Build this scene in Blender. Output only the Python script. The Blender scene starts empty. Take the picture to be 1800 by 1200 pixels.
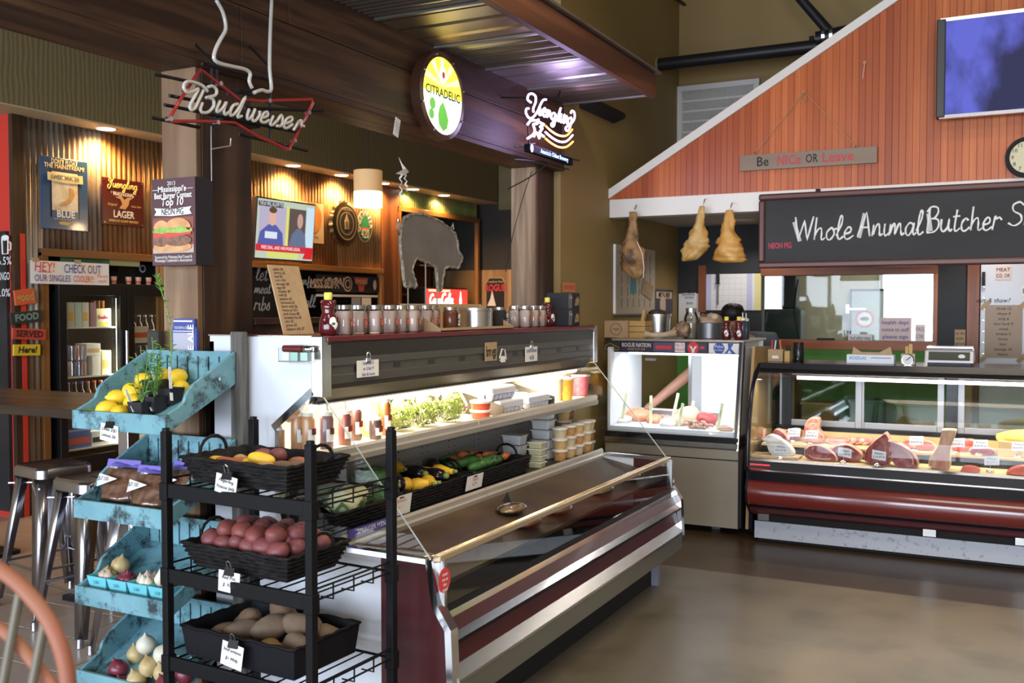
import bpy, bmesh, math, random
from mathutils import Vector as V, Matrix, noise
random.seed(7)
SC = bpy.context.scene
COL = SC.collection
PI = math.pi
# ------------------------------------------------------------------ camera
H = 1.59; YAW = math.radians(27.05); PIT = math.radians(-1.95); FPX = 1733.0
cam = bpy.data.cameras.new('camera'); camo = bpy.data.objects.new('camera', cam); COL.objects.link(camo)
camo.location = (0, 0, H); camo.rotation_euler = (PI/2 + PIT, 0, YAW)
cam.sensor_width = 36; cam.lens = FPX/1800*36; cam.clip_start = .05; cam.clip_end = 100
cam.dof.use_dof = True; cam.dof.focus_distance = 4.6; cam.dof.aperture_fstop = 4.2
SC.camera = camo
# ------------------------------------------------------------------ exposure, world
vs = SC.view_settings
vs.view_transform = 'Standard'; vs.look = 'None'; vs.gamma = 1; vs.use_curve_mapping = False; vs.exposure = 0.14
w = bpy.data.worlds.new('world'); SC.world = w; w.use_nodes = True
w.node_tree.nodes['Background'].inputs[0].default_value = (.62, .75, 1, 1)
w.node_tree.nodes['Background'].inputs[1].default_value = .9
# ------------------------------------------------------------------ daylight in the shop windows behind the camera
WINDOWS = [(-7.6, -5.4), (-4.7, -2.5), (-1.9, .3), (1.0, 3.2)]
WIN_Z = (.5, 3.1); FRONT_Y = -4.2
def area(name, loc, rot, sx, sy, power, col, spread=180):
    l = bpy.data.lights.new(name, 'AREA'); l.shape = 'RECTANGLE'; l.size = sx; l.size_y = sy; l.energy = power; l.color = col
    l.spread = math.radians(spread)
    o = bpy.data.objects.new(name, l); COL.objects.link(o); o.location = loc; o.rotation_euler = rot
    return o
for i, (a, b) in enumerate(WINDOWS):
    area('daylight', ((a+b)/2, FRONT_Y - .3, sum(WIN_Z)/2), (PI/2, 0, 0), b-a, WIN_Z[1]-WIN_Z[0], 290, (.78, .87, 1))
area('warm_fill', (.4, 3.4, 5.2), (-.35, 0, 0), 3.4, 1.2, 210, (1, .82, .6)); area('warm_fill', (.2, -.6, 5.2), (.1, 0, 0), 3, 1.2, 110, (1, .86, .68))  # unseen warm fill added overhead to brighten the gable and olive walls
def spot(name, loc, power, col, ang=110, blend=.6, r=.05, rot=(0, 0, 0)):
    l = bpy.data.lights.new(name, 'SPOT'); l.energy = power; l.color = col; l.spot_size = math.radians(ang); l.spot_blend = blend; l.shadow_soft_size = r
    o = bpy.data.objects.new(name, l); COL.objects.link(o); o.location = loc; o.rotation_euler = rot
    return o
def point(name, loc, power, col, r=.05):
    l = bpy.data.lights.new(name, 'POINT'); l.energy = power; l.color = col; l.shadow_soft_size = r
    o = bpy.data.objects.new(name, l); COL.objects.link(o); o.location = loc
    return o
# ------------------------------------------------------------------ helpers
_f = V((-math.sin(YAW)*math.cos(PIT), math.cos(YAW)*math.cos(PIT), math.sin(PIT)))
_r = V((math.cos(YAW), math.sin(YAW), 0)); _u = _r.cross(_f)
def at(px, py, X=None, Y=None, Z=None):
    """world point on the real plane X=, Y= or Z= that a photo pixel looks at"""
    d = _f + _r*((px-900)/FPX) + _u*((600-py)/FPX)
    t = X/d.x if X is not None else (Y/d.y if Y is not None else (Z-H)/d.z)
    return V((0, 0, H)) + d*t

def M(name, c, r=.5, metal=0, c2=None, sc=6, st=(1, 1, 1), bump=0, bsc=None, em=0, emc=None, coat=0, spec=.5, det=4, lo=.35, hi=.65, alpha=1, trans=0, ior=1.45):
    m = bpy.data.materials.new(name); m.use_nodes = True
    nt = m.node_tree; b = nt.nodes['Principled BSDF']; L = nt.links.new
    c = tuple(c)+(1,) if len(c) == 3 else c
    b.inputs['Base Color'].default_value = c; b.inputs['Roughness'].default_value = r; b.inputs['Metallic'].default_value = metal
    b.inputs['Specular IOR Level'].default_value = spec; b.inputs['Coat Weight'].default_value = coat; b.inputs['Coat Roughness'].default_value = .08
    b.inputs['Alpha'].default_value = alpha; b.inputs['Transmission Weight'].default_value = trans; b.inputs['IOR'].default_value = ior
    if em:
        b.inputs['Emission Color'].default_value = (tuple(emc)+(1,)) if emc else c; b.inputs['Emission Strength'].default_value = em
    if c2 is not None or bump:
        tc = nt.nodes.new('ShaderNodeTexCoord'); mp = nt.nodes.new('ShaderNodeMapping'); mp.inputs['Scale'].default_value = st
        nz = nt.nodes.new('ShaderNodeTexNoise'); nz.inputs['Scale'].default_value = sc; nz.inputs['Detail'].default_value = det
        L(tc.outputs['Object'], mp.inputs['Vector']); L(mp.outputs[0], nz.inputs['Vector'])
        if c2 is not None:
            cr = nt.nodes.new('ShaderNodeValToRGB'); cr.color_ramp.elements[0].position = lo; cr.color_ramp.elements[1].position = hi
            cr.color_ramp.elements[0].color = c; cr.color_ramp.elements[1].color = tuple(c2)+(1,)
            L(nz.outputs['Fac'], cr.inputs[0]); L(cr.outputs[0], b.inputs['Base Color'])
        if bump:
            src = nz
            if bsc:
                src = nt.nodes.new('ShaderNodeTexNoise'); src.inputs['Scale'].default_value = bsc; src.inputs['Detail'].default_value = det; L(mp.outputs[0], src.inputs['Vector'])
            bp = nt.nodes.new('ShaderNodeBump'); bp.inputs['Strength'].default_value = bump; bp.inputs['Distance'].default_value = .01
            L(src.outputs['Fac'], bp.inputs['Height']); L(bp.outputs[0], b.inputs['Normal'])
    return m
def wood(name, c, c2, axis='z', sc=7, r=.55, bump=.3, c3=None, ring=3.0):
    """long grain along an axis: stretched noise, a darker figure and knots"""
    st = {'x': (.06, 1, 1), 'y': (1, .06, 1), 'z': (1, 1, .06)}[axis]
    m = M(name, c, r, c2=c2, sc=sc*4, st=st, bump=bump, det=8, lo=.43, hi=.57)
    nt = m.node_tree; L = nt.links.new; b = nt.nodes['Principled BSDF']; cr = [n for n in nt.nodes if n.type == 'VALTORGB'][0]; mp = [n for n in nt.nodes if n.type == 'MAPPING'][0]
    n2 = nt.nodes.new('ShaderNodeTexNoise'); n2.inputs['Scale'].default_value = ring; n2.inputs['Detail'].default_value = 2; n2.inputs['Distortion'].default_value = 1.2
    L(mp.outputs[0], n2.inputs['Vector'])
    r2 = nt.nodes.new('ShaderNodeValToRGB'); r2.color_ramp.elements[0].position = .42; r2.color_ramp.elements[1].position = .6
    r2.color_ramp.elements[0].color = (0, 0, 0, 1); r2.color_ramp.elements[1].color = (1, 1, 1, 1)
    L(n2.outputs['Fac'], r2.inputs[0])
    mx = nt.nodes.new('ShaderNodeMix'); mx.data_type = 'RGBA'; mx.inputs[7].default_value = tuple(c3 or [v*.55 for v in c])+(1,)
    L(r2.outputs[0], mx.inputs[0]); L(cr.outputs[0], mx.inputs[6]); L(mx.outputs[2], b.inputs['Base Color'])
    return m
def glassmat(name, tint=(1, 1, 1), refl=.12, rough=.02):
    m = bpy.data.materials.new(name); m.use_nodes = True; nt = m.node_tree; nt.nodes.clear(); L = nt.links.new
    o = nt.nodes.new('ShaderNodeOutputMaterial'); t = nt.nodes.new('ShaderNodeBsdfTransparent'); t.inputs[0].default_value = tuple(tint)+(1,)
    g = nt.nodes.new('ShaderNodeBsdfGlossy'); g.inputs['Roughness'].default_value = rough
    f = nt.nodes.new('ShaderNodeFresnel'); f.inputs[0].default_value = 1.45
    a = nt.nodes.new('ShaderNodeMath'); a.operation = 'MULTIPLY'; a.inputs[1].default_value = refl/.04*.5; a.use_clamp = True
    mx = nt.nodes.new('ShaderNodeMixShader'); L(f.outputs[0], a.inputs[0]); L(a.outputs[0], mx.inputs[0]); L(t.outputs[0], mx.inputs[1]); L(g.outputs[0], mx.inputs[2]); L(mx.outputs[0], o.inputs[0])
    return m

class MB:
    def __init__(s): s.v = []; s.f = []
    def add(s, vs, fs):
        n = len(s.v); s.v += [tuple(p) for p in vs]; s.f += [tuple(i+n for i in f) for f in fs]; return s
    def box(s, x0, x1, y0, y1, z0, z1):
        return s.add([(x0,y0,z0),(x1,y0,z0),(x1,y1,z0),(x0,y1,z0),(x0,y0,z1),(x1,y0,z1),(x1,y1,z1),(x0,y1,z1)],
                     [(0,3,2,1),(4,5,6,7),(0,1,5,4),(1,2,6,5),(2,3,7,6),(3,0,4,7)])
    def obox(s, c, ax, ay, az):
        """box about c with half vectors"""
        c, ax, ay, az = V(c), V(ax), V(ay), V(az)
        return s.add([c-ax-ay-az, c+ax-ay-az, c+ax+ay-az, c-ax+ay-az, c-ax-ay+az, c+ax-ay+az, c+ax+ay+az, c-ax+ay+az],
                     [(0,3,2,1),(4,5,6,7),(0,1,5,4),(1,2,6,5),(2,3,7,6),(3,0,4,7)])
    def bar(s, p, q, w, h, up=(0, 0, 1)):
        p, q = V(p), V(q); d = q-p; x = d.normalized(); y = V(up).cross(x)
        if y.length < 1e-4: y = V((1, 0, 0)).cross(x)
        y.normalize(); z = x.cross(y)
        return s.obox((p+q)/2, d/2, y*w/2, z*h/2)
    def tube(s, pts, r, n=8, closed=False, cap=True, flat=1):
        pts = [V(p) for p in pts]; m = len(pts); rs = r if isinstance(r, (list, tuple)) else [r]*m
        base = len(s.v); prev = None
        for i, p in enumerate(pts):
            a = pts[(i-1) % m] if (closed or i) else p; b = pts[(i+1) % m] if (closed or i < m-1) else p
            t = (b-a).normalized() if (b-a).length > 1e-9 else V((0, 0, 1))
            if prev is None:
                x = t.orthogonal().normalized()
            else:
                x = prev - t*prev.dot(t); x = x.normalized() if x.length > 1e-6 else t.orthogonal().normalized()
            prev = x; y = t.cross(x)
            for k in range(n):
                an = 2*PI*k/n; s.v.append(tuple(p + (x*math.cos(an) + y*math.sin(an)*flat)*rs[i]))
        for i in range(m if closed else m-1):
            j = (i+1) % m
            for k in range(n):
                l = (k+1) % n; s.f.append((base+i*n+k, base+i*n+l, base+j*n+l, base+j*n+k))
        if cap and not closed:
            s.f.append(tuple(base+k for k in reversed(range(n)))); s.f.append(tuple(base+(m-1)*n+k for k in range(n)))
        return s
    def lathe(s, prof, c=(0, 0, 0), n=16, axis='z', sx=1, sy=1):
        """prof: list of (radius, height)"""
        base = len(s.v); c = V(c); m = len(prof)
        for (r, h) in prof:
            for k in range(n):
                a = 2*PI*k/n; x, y = r*math.cos(a)*sx, r*math.sin(a)*sy
                s.v.append(tuple(c + (V((x, y, h)) if axis == 'z' else (V((h, x, y)) if axis == 'x' else V((x, h, y))))))
        for i in range(m-1):
            for k in range(n):
                l = (k+1) % n; s.f.append((base+i*n+k, base+i*n+l, base+(i+1)*n+l, base+(i+1)*n+k))
        if prof[0][0] > 1e-6 and prof[0][1] != prof[1][1]: s.f.append(tuple(base+k for k in reversed(range(n))))
        if prof[-1][0] > 1e-6 and prof[-1][1] != prof[-2][1]: s.f.append(tuple(base+(m-1)*n+k for k in range(n)))
        return s
    def prism(s, poly, axis, a, b):
        """extrude a 2-D polygon; axis 'y': poly is (x,z); 'x': (y,z); 'z': (x,y)"""
        def p3(p, t): return (p[0], t, p[1]) if axis == 'y' else ((t, p[0], p[1]) if axis == 'x' else (p[0], p[1], t))
        n = len(poly)
        return s.add([p3(p, a) for p in poly]+[p3(p, b) for p in poly],
                     [tuple(range(n))[::-1], tuple(range(n, 2*n))]+[(i, (i+1) % n, n+(i+1) % n, n+i) for i in range(n)])
    def sheet(s, line, axis, a, b, t):
        """a bent sheet of thickness t: 2-D open polyline extruded along an axis"""
        L = [V(p) for p in line]; out = []
        for i, p in enumerate(L):
            d = (L[min(i+1, len(L)-1)]-L[max(i-1, 0)]).normalized(); out.append(p + V((-d.y, d.x))*t)
        return s.prism([tuple(p) for p in L]+[tuple(p) for p in reversed(out)], axis, a, b)
    def ell(s, c, r, n=12, m=8, nz=0, ns=4, rot=None, seed=0):
        base = len(s.v); c = V(c); R = rot or Matrix.Identity(3)
        vs = [V((0, 0, -1))]
        for j in range(1, m):
            t = -PI/2+PI*j/m
            vs += [V((math.cos(t)*math.cos(2*PI*k/n), math.cos(t)*math.sin(2*PI*k/n), math.sin(t))) for k in range(n)]
        vs.append(V((0, 0, 1)))
        for p in vs:
            k = 1 + (nz*noise.noise(p*ns*.5+V((seed*7.3, seed*3.1, seed))) if nz else 0)
            s.v.append(tuple(c + R @ V((p.x*r[0]*k, p.y*r[1]*k, p.z*r[2]*k))))
        for k in range(n):
            s.f.append((base, base+1+(k+1) % n, base+1+k)); e = base+1+(m-2)*n
            s.f.append((e+k, e+(k+1) % n, base+len(vs)-1))
        for j in range(m-2):
            for k in range(n):
                q = base+1+j*n; l = (k+1) % n; s.f.append((q+k, q+l, q+n+l, q+n+k))
        return s
    def quad(s, a, b, c, d): return s.add([a, b, c, d], [(0, 1, 2, 3)])
    def build(s, name, mat, parent=None, smooth=False, bevel=0, world=True):
        me = bpy.data.meshes.new(name); me.from_pydata(s.v, [], s.f)
        bm = bmesh.new(); bm.from_mesh(me); bmesh.ops.recalc_face_normals(bm, faces=bm.faces); bm.to_mesh(me); bm.free()
        if mat: me.materials.append(mat)
        if smooth:
            for p in me.polygons: p.use_smooth = True
            if smooth != True: me.set_sharp_from_angle(angle=math.radians(smooth))
        o = bpy.data.objects.new(name, me); COL.objects.link(o)
        if parent: adopt(o, parent, world)
        if bevel:
            b = o.modifiers.new('bevel', 'BEVEL'); b.width = bevel; b.segments = 2; b.limit_method = 'ANGLE'; b.angle_limit = math.radians(40)
        return o
def wm(o):
    m = Matrix.Translation(o.location) @ o.rotation_euler.to_matrix().to_4x4()
    return (wm(o.parent) @ o.matrix_parent_inverse @ m) if o.parent else m
def adopt(o, parent, world=True):
    o.parent = parent
    if world: o.matrix_parent_inverse = wm(parent).inverted()
def tag(o, label, cat, group=None):
    o['label'] = label; o['category'] = cat
    if group: o['group'] = group
    return o
def thing(name, label, cat, loc=(0, 0, 0), rz=0, group=None):
    o = bpy.data.objects.new(name, None); COL.objects.link(o); o.location = loc; o.rotation_euler = (0, 0, rz); o.empty_display_size = .1
    return tag(o, label, cat, group)
def struct(o): o['kind'] = 'structure'; return o
def copy_tree(o, parent=None):
    c = o.copy(); COL.objects.link(c)
    if parent: c.parent = parent
    for ch in list(o.children): copy_tree(ch, c)
    return c
def place(proto, used, loc, rz=0, label=None, group=None, tilt=None):
    """first call moves the prototype itself, later ones copy it"""
    o = proto if not used else copy_tree(proto)
    used.append(1); o.location = loc; o.rotation_euler = (tilt[0] if tilt else 0, tilt[1] if tilt else 0, rz)
    if label: o['label'] = label
    if group: o['group'] = group
    return o
ORD = ['first', 'second', 'third', 'fourth', 'fifth', 'sixth', 'seventh', 'eighth', 'ninth', 'tenth', 'eleventh', 'twelfth']
_tc = {}
def text(s, size, mat, parent, pos, xd, up, ext=.0015, align='CENTER', shear=0, name='lettering', bold=0, sx=1, spacing=1, world=True, mw=0):
    """raised lettering in the plane of xd/up, pos = middle of the line"""
    cu = bpy.data.curves.new(name, 'FONT'); cu.body = s; cu.size = 1; cu.align_x = align; cu.align_y = 'CENTER'; cu.shear = shear; cu.offset = bold; cu.space_character = spacing; cu.resolution_u = 2
    to = bpy.data.objects.new(name, cu); me = bpy.data.meshes.new_from_object(to)
    bpy.data.objects.remove(to); bpy.data.curves.remove(cu)
    xd, up = V(xd).normalized(), V(up).normalized(); n = xd.cross(up); pos = V(pos)
    if mw:
        wd = (max(v.co.x for v in me.vertices)-min(v.co.x for v in me.vertices))*size*sx
        if wd > mw: sx *= mw/wd
    for v in me.vertices: v.co = pos + xd*v.co.x*size*sx + up*v.co.y*size + n*ext
    me.materials.append(mat)
    o = bpy.data.objects.new(name, me); COL.objects.link(o)
    if parent: adopt(o, parent, world)
    return o
# single-stroke script alphabet: width, strokes (x-height 1)
SCRIPT = {
 'a': (1.15, [[(.85,.8),(.5,1),(.12,.6),(.2,.1),(.5,0),(.82,.5),(.9,1),(.86,.3),(1,.02),(1.2,.2)]]),
 'b': (1.0, [[(.1,1.9),(.1,.1),(.4,0),(.75,.4),(.6,.95),(.15,.7)]]),
 'c': (.95, [[(.72,.8),(.45,1),(.12,.6),(.2,.1),(.5,0),(.95,.3)]]),
 'd': (1.2, [[(.8,.8),(.45,1),(.12,.6),(.17,.1),(.48,0),(.8,.45),(.98,1.9),(.86,.3),(1.02,.02),(1.22,.2)]]),
 'e': (.95, [[(.1,.42),(.6,.55),(.68,.85),(.42,1),(.12,.6),(.17,.12),(.5,0),(.98,.3)]]),
 'g': (1.1, [[(.8,.8),(.42,1),(.1,.6),(.2,.1),(.55,.05),(.8,.5),(.86,1),(.8,-.5),(.5,-1),(.15,-.75),(.5,-.2),(1.15,.25)]]),
 'h': (1.15, [[(.12,1.9),(.1,.02)],[(.1,.3),(.35,.85),(.65,.98),(.76,.6),(.78,.1),(.95,.02),(1.15,.2)]]),
 'i': (.6, [[(.12,1),(.12,.3),(.3,0),(.6,.25)]]),
 'l': (.75, [[(.05,.3),(.45,1.2),(.5,1.8),(.32,1.95),(.2,1.3),(.18,.4),(.38,0),(.78,.25)]]),
 'm': (1.6, [[(.05,0),(.12,1),(.12,.1),(.35,.85),(.55,.95),(.65,.1),(.9,.85),(1.1,.95),(1.22,.4),(1.35,.02),(1.6,.2)]]),
 'n': (1.15, [[(.05,0),(.12,1),(.12,.1),(.4,.85),(.65,.98),(.76,.5),(.85,.05),(1.15,.2)]]),
 'o': (1.0, [[(.5,1),(.12,.6),(.2,.1),(.52,0),(.85,.5),(.6,.98),(.5,1),(.7,.85),(1.05,.9)]]),
 'r': (.9, [[(.05,0),(.2,1.08),(.3,.85),(.6,.98),(.85,.75)]]),
 's': (.85, [[(0,.1),(.4,1.05),(.5,.7),(.66,.25),(.45,0),(.15,.12)]]),
 't': (.8, [[(.35,1.7),(.25,.3),(.42,0),(.8,.25)],[(0,1.15),(.7,1.2)]]),
 'u': (1.15, [[(.05,1),(.08,.3),(.32,0),(.7,.3),(.8,1),(.82,.3),(1,.02),(1.18,.2)]]),
 'w': (1.5, [[(.05,1),(.1,.3),(.32,0),(.6,.3),(.7,.95),(.72,.3),(.98,0),(1.28,.4),(1.32,1),(1.55,.9)]]),
 'A': (1.5, [[(0,0),(.75,2),(1.3,0)],[(.3,.75),(1.15,.75)]]),
 'B': (1.4, [[(.2,1.9),(.15,0)],[(-.05,1.6),(.3,2),(.9,1.95),(1.05,1.55),(.75,1.12),(.4,1.05)],[(.5,1.08),(1.1,.95),(1.2,.4),(.8,0),(.1,-.05)]]),
 'C': (1.2, [[(1.05,1.6),(.75,2),(.2,1.6),(.05,.8),(.3,.1),(.75,0),(1.2,.4)]]),
 'S': (1.2, [[(1.05,1.7),(.7,2),(.25,1.75),(.35,1.25),(.9,.9),(1,.35),(.55,0),(.05,.25)]]),
 'W': (2.0, [[(0,2),(.5,0),(.95,1.7),(1.4,0),(1.8,2)]]),
 'Y': (1.5, [[(.25,1.2),(-.05,1.6),(.25,2.1),(.6,1.8),(.5,1.1),(.7,.8)],[(1.35,1.95),(1.1,1.6),(.85,.3),(.5,-.4),(.05,-.2),(0,.4),(.25,.6)]]),
 ' ': (.8, []),
}
def smoothline(p, k=5):
    p = [V(q).to_3d() for q in p]
    if len(p) < 3: return p
    out = []
    for i in range(len(p)-1):
        a, b, c, d = p[max(i-1, 0)], p[i], p[i+1], p[min(i+2, len(p)-1)]
        for j in range(k):
            t = j/k
            out.append(.5*((2*b)+(c-a)*t+(2*a-5*b+4*c-d)*t*t+(3*b-a-3*c+d)*t**3))
    return out+[p[-1]]
SHARP = set('AW')
def script_strokes(s, slant=.25):
    x = 0; out = []
    for ch in s:
        wd, st = SCRIPT[ch]
        for q in st:
            pts = [V((a+x, b, 0)) for a, b in q]
            pts = [u.lerp(v, k/5) for u, v in zip(pts, pts[1:]) for k in range(5)]+[pts[-1]] if ch in SHARP else smoothline(pts, 4)
            out.append([V((p.x+slant*p.y, p.y, 0)) for p in pts])
        x += wd
    return x, out
def script(s, mat, parent, pos, xd, up, length, r, slant=.25, name='lettering', flat=1, rise=1.0, n=6):
    """script lettering as bent tubes; pos = left end of the base line"""
    wd, st = script_strokes(s, slant); k = length/wd; xd, up, pos = V(xd).normalized(), V(up).normalized(), V(pos)
    mb = MB()
    for q in st: mb.tube([pos+xd*p.x*k+up*p.y*k*rise for p in q], r, n=n)
    return mb.build(name, mat, parent, smooth=True)
def arc(c, r, a0, a1, n=12, xd=(1, 0, 0), yd=(0, 0, 1)):
    c, xd, yd = V(c), V(xd), V(yd)
    return [c+xd*r*math.cos(math.radians(a0+(a1-a0)*i/n))+yd*r*math.sin(math.radians(a0+(a1-a0)*i/n)) for i in range(n+1)]
X_, Y_, Z_ = V((1, 0, 0)), V((0, 1, 0)), V((0, 0, 1))
# ================================================================== materials shared by the setting
m_olive = M('olive_paint', (.27, .185, .062), .6, c2=(.3, .21, .075), sc=1.5)
m_black = M('black_paint', (.018, .018, .019), .55, c2=(.03, .03, .032), sc=3)
m_white = M('white_paint', (.78, .75, .69), .45)
m_dark = M('dark_void', (.012, .011, .01), .8)
m_blackmetal = M('black_metal', (.01, .01, .011), .4, spec=.35)
m_chrome = M('chrome', (.75, .75, .76), .12, 1)
m_steel = M('brushed_steel', (.62, .62, .63), .28, 1)
m_red = M('red_paint', (.62, .045, .03), .5)
m_paper = M('paper', (.8, .79, .76), .8)
m_ink = M('black_ink', (.02, .02, .025), .8)
m_redink = M('red_ink', (.65, .06, .07), .8)
m_blueink = M('blue_ink', (.06, .05, .3), .8)
m_chalk = M('white_chalk', (.85, .85, .84), .9)
m_card = M('cardboard', (.42, .29, .16), .8, c2=(.46, .33, .19), sc=20)
m_glass = glassmat('clear_glass', (.96, .98, .97), .05)
m_yel = M('yellow_ink', (.85, .65, .1), .6)
m_brownwood = wood('dark_stained_wood', (.042, .018, .009), (.1, .046, .02), 'y', 5)
m_brownwoodz = wood('dark_wood_shaded_post', (.055, .028, .015), (.09, .048, .025), 'z', 5, c3=(.03, .015, .008))
m_litwood = wood('lit_weathered_pine', (.24, .15, .085), (.37, .25, .15), 'z', 6, c3=(.15, .08, .04))
m_orangewood = wood('orange_stained_wood', (.42, .115, .028), (.5, .16, .045), 'x', 5, .4)
m_orangewoodz = wood('orange_stained_stud', (.33, .09, .025), (.42, .13, .04), 'z', 5, .4)
m_trimwood = wood('varnished_trim', (.27, .12, .035), (.36, .17, .055), 'z', 5, .4)
m_trimwoody = wood('varnished_trim_long', (.27, .12, .035), (.36, .17, .055), 'y', 5, .4)

# ================================================================== floors
def floor_mat():
    m = M('stained_concrete', (.235, .185, .112), .34, c2=(.165, .135, .086), sc=1.6, bump=.05, bsc=9, det=8, spec=.45)
    nt = m.node_tree; L = nt.links.new; b = nt.nodes['Principled BSDF']; cr = [n for n in nt.nodes if n.type == 'VALTORGB'][0]; tc = [n for n in nt.nodes if n.type == 'TEX_COORD'][0]
    sp = nt.nodes.new('ShaderNodeSeparateXYZ'); L(tc.outputs['Object'], sp.inputs[0])
    def ramp(sock, p0, p1):
        r = nt.nodes.new('ShaderNodeMapRange'); r.inputs[1].default_value = p0; r.inputs[2].default_value = p1; L(sock, r.inputs[0]); return r.outputs[0]
    n2 = nt.nodes.new('ShaderNodeTexNoise'); n2.inputs['Scale'].default_value = 1.1; n2.inputs['Detail'].default_value = 6; L(tc.outputs['Object'], n2.inputs['Vector'])
    wv = nt.nodes.new('ShaderNodeMath'); wv.operation = 'MULTIPLY_ADD'; wv.inputs[1].default_value = .9; L(n2.outputs['Fac'], wv.inputs[0]); L(sp.outputs[0], wv.inputs[2])
    # a shading gradient painted in grey along the low case, and the dark brown stain strip in front of the meat counter
    g = nt.nodes.new('ShaderNodeMix'); g.data_type = 'RGBA'; g.inputs[7].default_value = (.14, .122, .09, 1)
    L(ramp(wv.outputs[0], -.35, -1.0), g.inputs[0]); L(cr.outputs[0], g.inputs[6])
    d = nt.nodes.new('ShaderNodeMix'); d.data_type = 'RGBA'; d.inputs[7].default_value = (.06, .038, .02, 1)
    L(ramp(sp.outputs[1], 5.80, 5.83), d.inputs[0]); L(g.outputs[2], d.inputs[6]); L(d.outputs[2], b.inputs['Base Color'])
    n3 = nt.nodes.new('ShaderNodeTexNoise'); n3.inputs['Scale'].default_value = 3.2; n3.inputs['Detail'].default_value = 8; L(tc.outputs['Object'], n3.inputs['Vector'])
    sp2 = nt.nodes.new('ShaderNodeMix'); sp2.data_type = 'RGBA'; sp2.blend_type = 'MULTIPLY'; sp2.inputs[7].default_value = (.58, .56, .5, 1)
    L(ramp(n3.outputs['Fac'], .5, .85), sp2.inputs[0]); L(d.outputs[2], sp2.inputs[6]); L(sp2.outputs[2], b.inputs['Base Color'])
    return m
struct(MB().box(-2.95, 5, FRONT_Y, 9.0, -.12, 0).build('floor', floor_mat()))
FX0, FY0, TS = -7.05, 1.55, .335
fb = struct(MB().box(-9, -2.95, FRONT_Y, 12.3, -.12, -.006).build('floor_bar', M('grout', (.05, .045, .04), .8)))
m_tile = [M('floor_tile', (.36+.02*k, .29+.016*k, .24+.013*k), .32, c2=(.43, .35, .29), sc=3, bump=.04, bsc=20) for k in range(3)]
tp = []
for mt in m_tile:
    o = MB().box(0, TS-.008, 0, TS-.008, -.01, 0).build('floor_tile', mt, None, bevel=.002); tp.append(o)
cnt = 0; usedt = [False]*3
for i in range(12):
    for j in range(16):
        k = random.randrange(3)
        o = tp[k] if not usedt[k] else tp[k].copy()
        if usedt[k]: COL.objects.link(o)
        usedt[k] = True
        o.location = (FX0+i*TS, FY0+j*TS, random.uniform(-.0008, .0008)); adopt(o, fb)
m_tilefar = M('tile_far', (.26, .21, .17), .32)
o = MB().box(-9, -2.955, FRONT_Y, FY0-.01, -.012, -.001).build('tile_field', m_tilefar, fb)
o = MB().box(-9, -2.955, FY0+16*TS, 12.2, -.012, -.001).build('tile_field', m_tilefar, fb)
o = MB().box(-9, FX0-.01, FY0, FY0+16*TS, -.012, -.001).build('tile_field', m_tilefar, fb)

# ================================================================== outer shell
CZ = 5.3
struct(MB().box(-9.1, 5.1, FRONT_Y-.1, 12.4, CZ, CZ+.1).build('ceiling', M('dark_ceiling', (.09, .08, .07), .8)))
struct(MB().box(5, 5.1, FRONT_Y, 9, 0, CZ).build('wall_right', M('warm_wall', (.45, .37, .25), .7)))
struct(MB().box(-9.1, -9, FRONT_Y, 4.9, 0, CZ).build('wall_far_left', M('warm_wall_left', (.4, .32, .2), .7)))
m_frontwall = M('front_wall', (.42, .35, .24), .7)
mb = MB(); xs = [-9.1]+[v for ab in WINDOWS for v in ab]+[5.1]
for i in range(0, len(xs), 2): mb.box(xs[i], xs[i+1], FRONT_Y-.12, FRONT_Y, 0, CZ)
for a, b in WINDOWS: mb.box(a, b, FRONT_Y-.12, FRONT_Y, 0, WIN_Z[0]); mb.box(a, b, FRONT_Y-.12, FRONT_Y, WIN_Z[1], CZ)
wf = struct(mb.build('wall_front', m_frontwall))
for i, (a, b) in enumerate(WINDOWS):
    wn = struct(thing('window_%d' % (i+1), '', '', ((a+b)/2, FRONT_Y, WIN_Z[0]))); del wn['label']; del wn['category']
    mb = MB()
    for x in (a+.03, (a+b)/2, b-.03): mb.box(x-.03, x+.03, FRONT_Y-.11, FRONT_Y-.03, *WIN_Z)
    for z in (WIN_Z[0]+.03, 2.4, WIN_Z[1]-.03): mb.box(a, b, FRONT_Y-.10, FRONT_Y-.04, z-.03, z+.03)
    mb.build('window_frame', m_blackmetal, wn)

# ================================================================== butcher end: left wall, back wall, gable
XW = -2.81; YB = 8.9; YG = 7.17
struct(MB().box(XW-.14, XW, 6.24, YB+.1, 0, CZ).build('wall_left', m_olive))
def backwall_mat():
    m = M('back_wall_paint', (.3, .2, .075), .6); nt = m.node_tree; L = nt.links.new; b = nt.nodes['Principled BSDF']
    tc = nt.nodes.new('ShaderNodeTexCoord'); sp = nt.nodes.new('ShaderNodeSeparateXYZ'); cr = nt.nodes.new('ShaderNodeValToRGB')
    mr = nt.nodes.new('ShaderNodeMath'); mr.operation = 'MULTIPLY'; mr.inputs[1].default_value = .2
    L(tc.outputs['Object'], sp.inputs[0]); L(sp.outputs[2], mr.inputs[0]); L(mr.outputs[0], cr.inputs[0])
    e = cr.color_ramp; e.interpolation = 'CONSTANT'; e.elements[0].color = (.11, .36, .06, 1); e.elements[1].position = 1.255/5; e.elements[1].color = (.022, .022, .023, 1)
    q = e.elements.new(2.42/5); q.color = (.3, .2, .075, 1); L(cr.outputs[0], b.inputs['Base Color'])
    return m
PW = (-2.03, -.61, 1.31, 1.875)   # pass-through opening
mb = MB(); x0, x1, z0, z1 = PW
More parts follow.
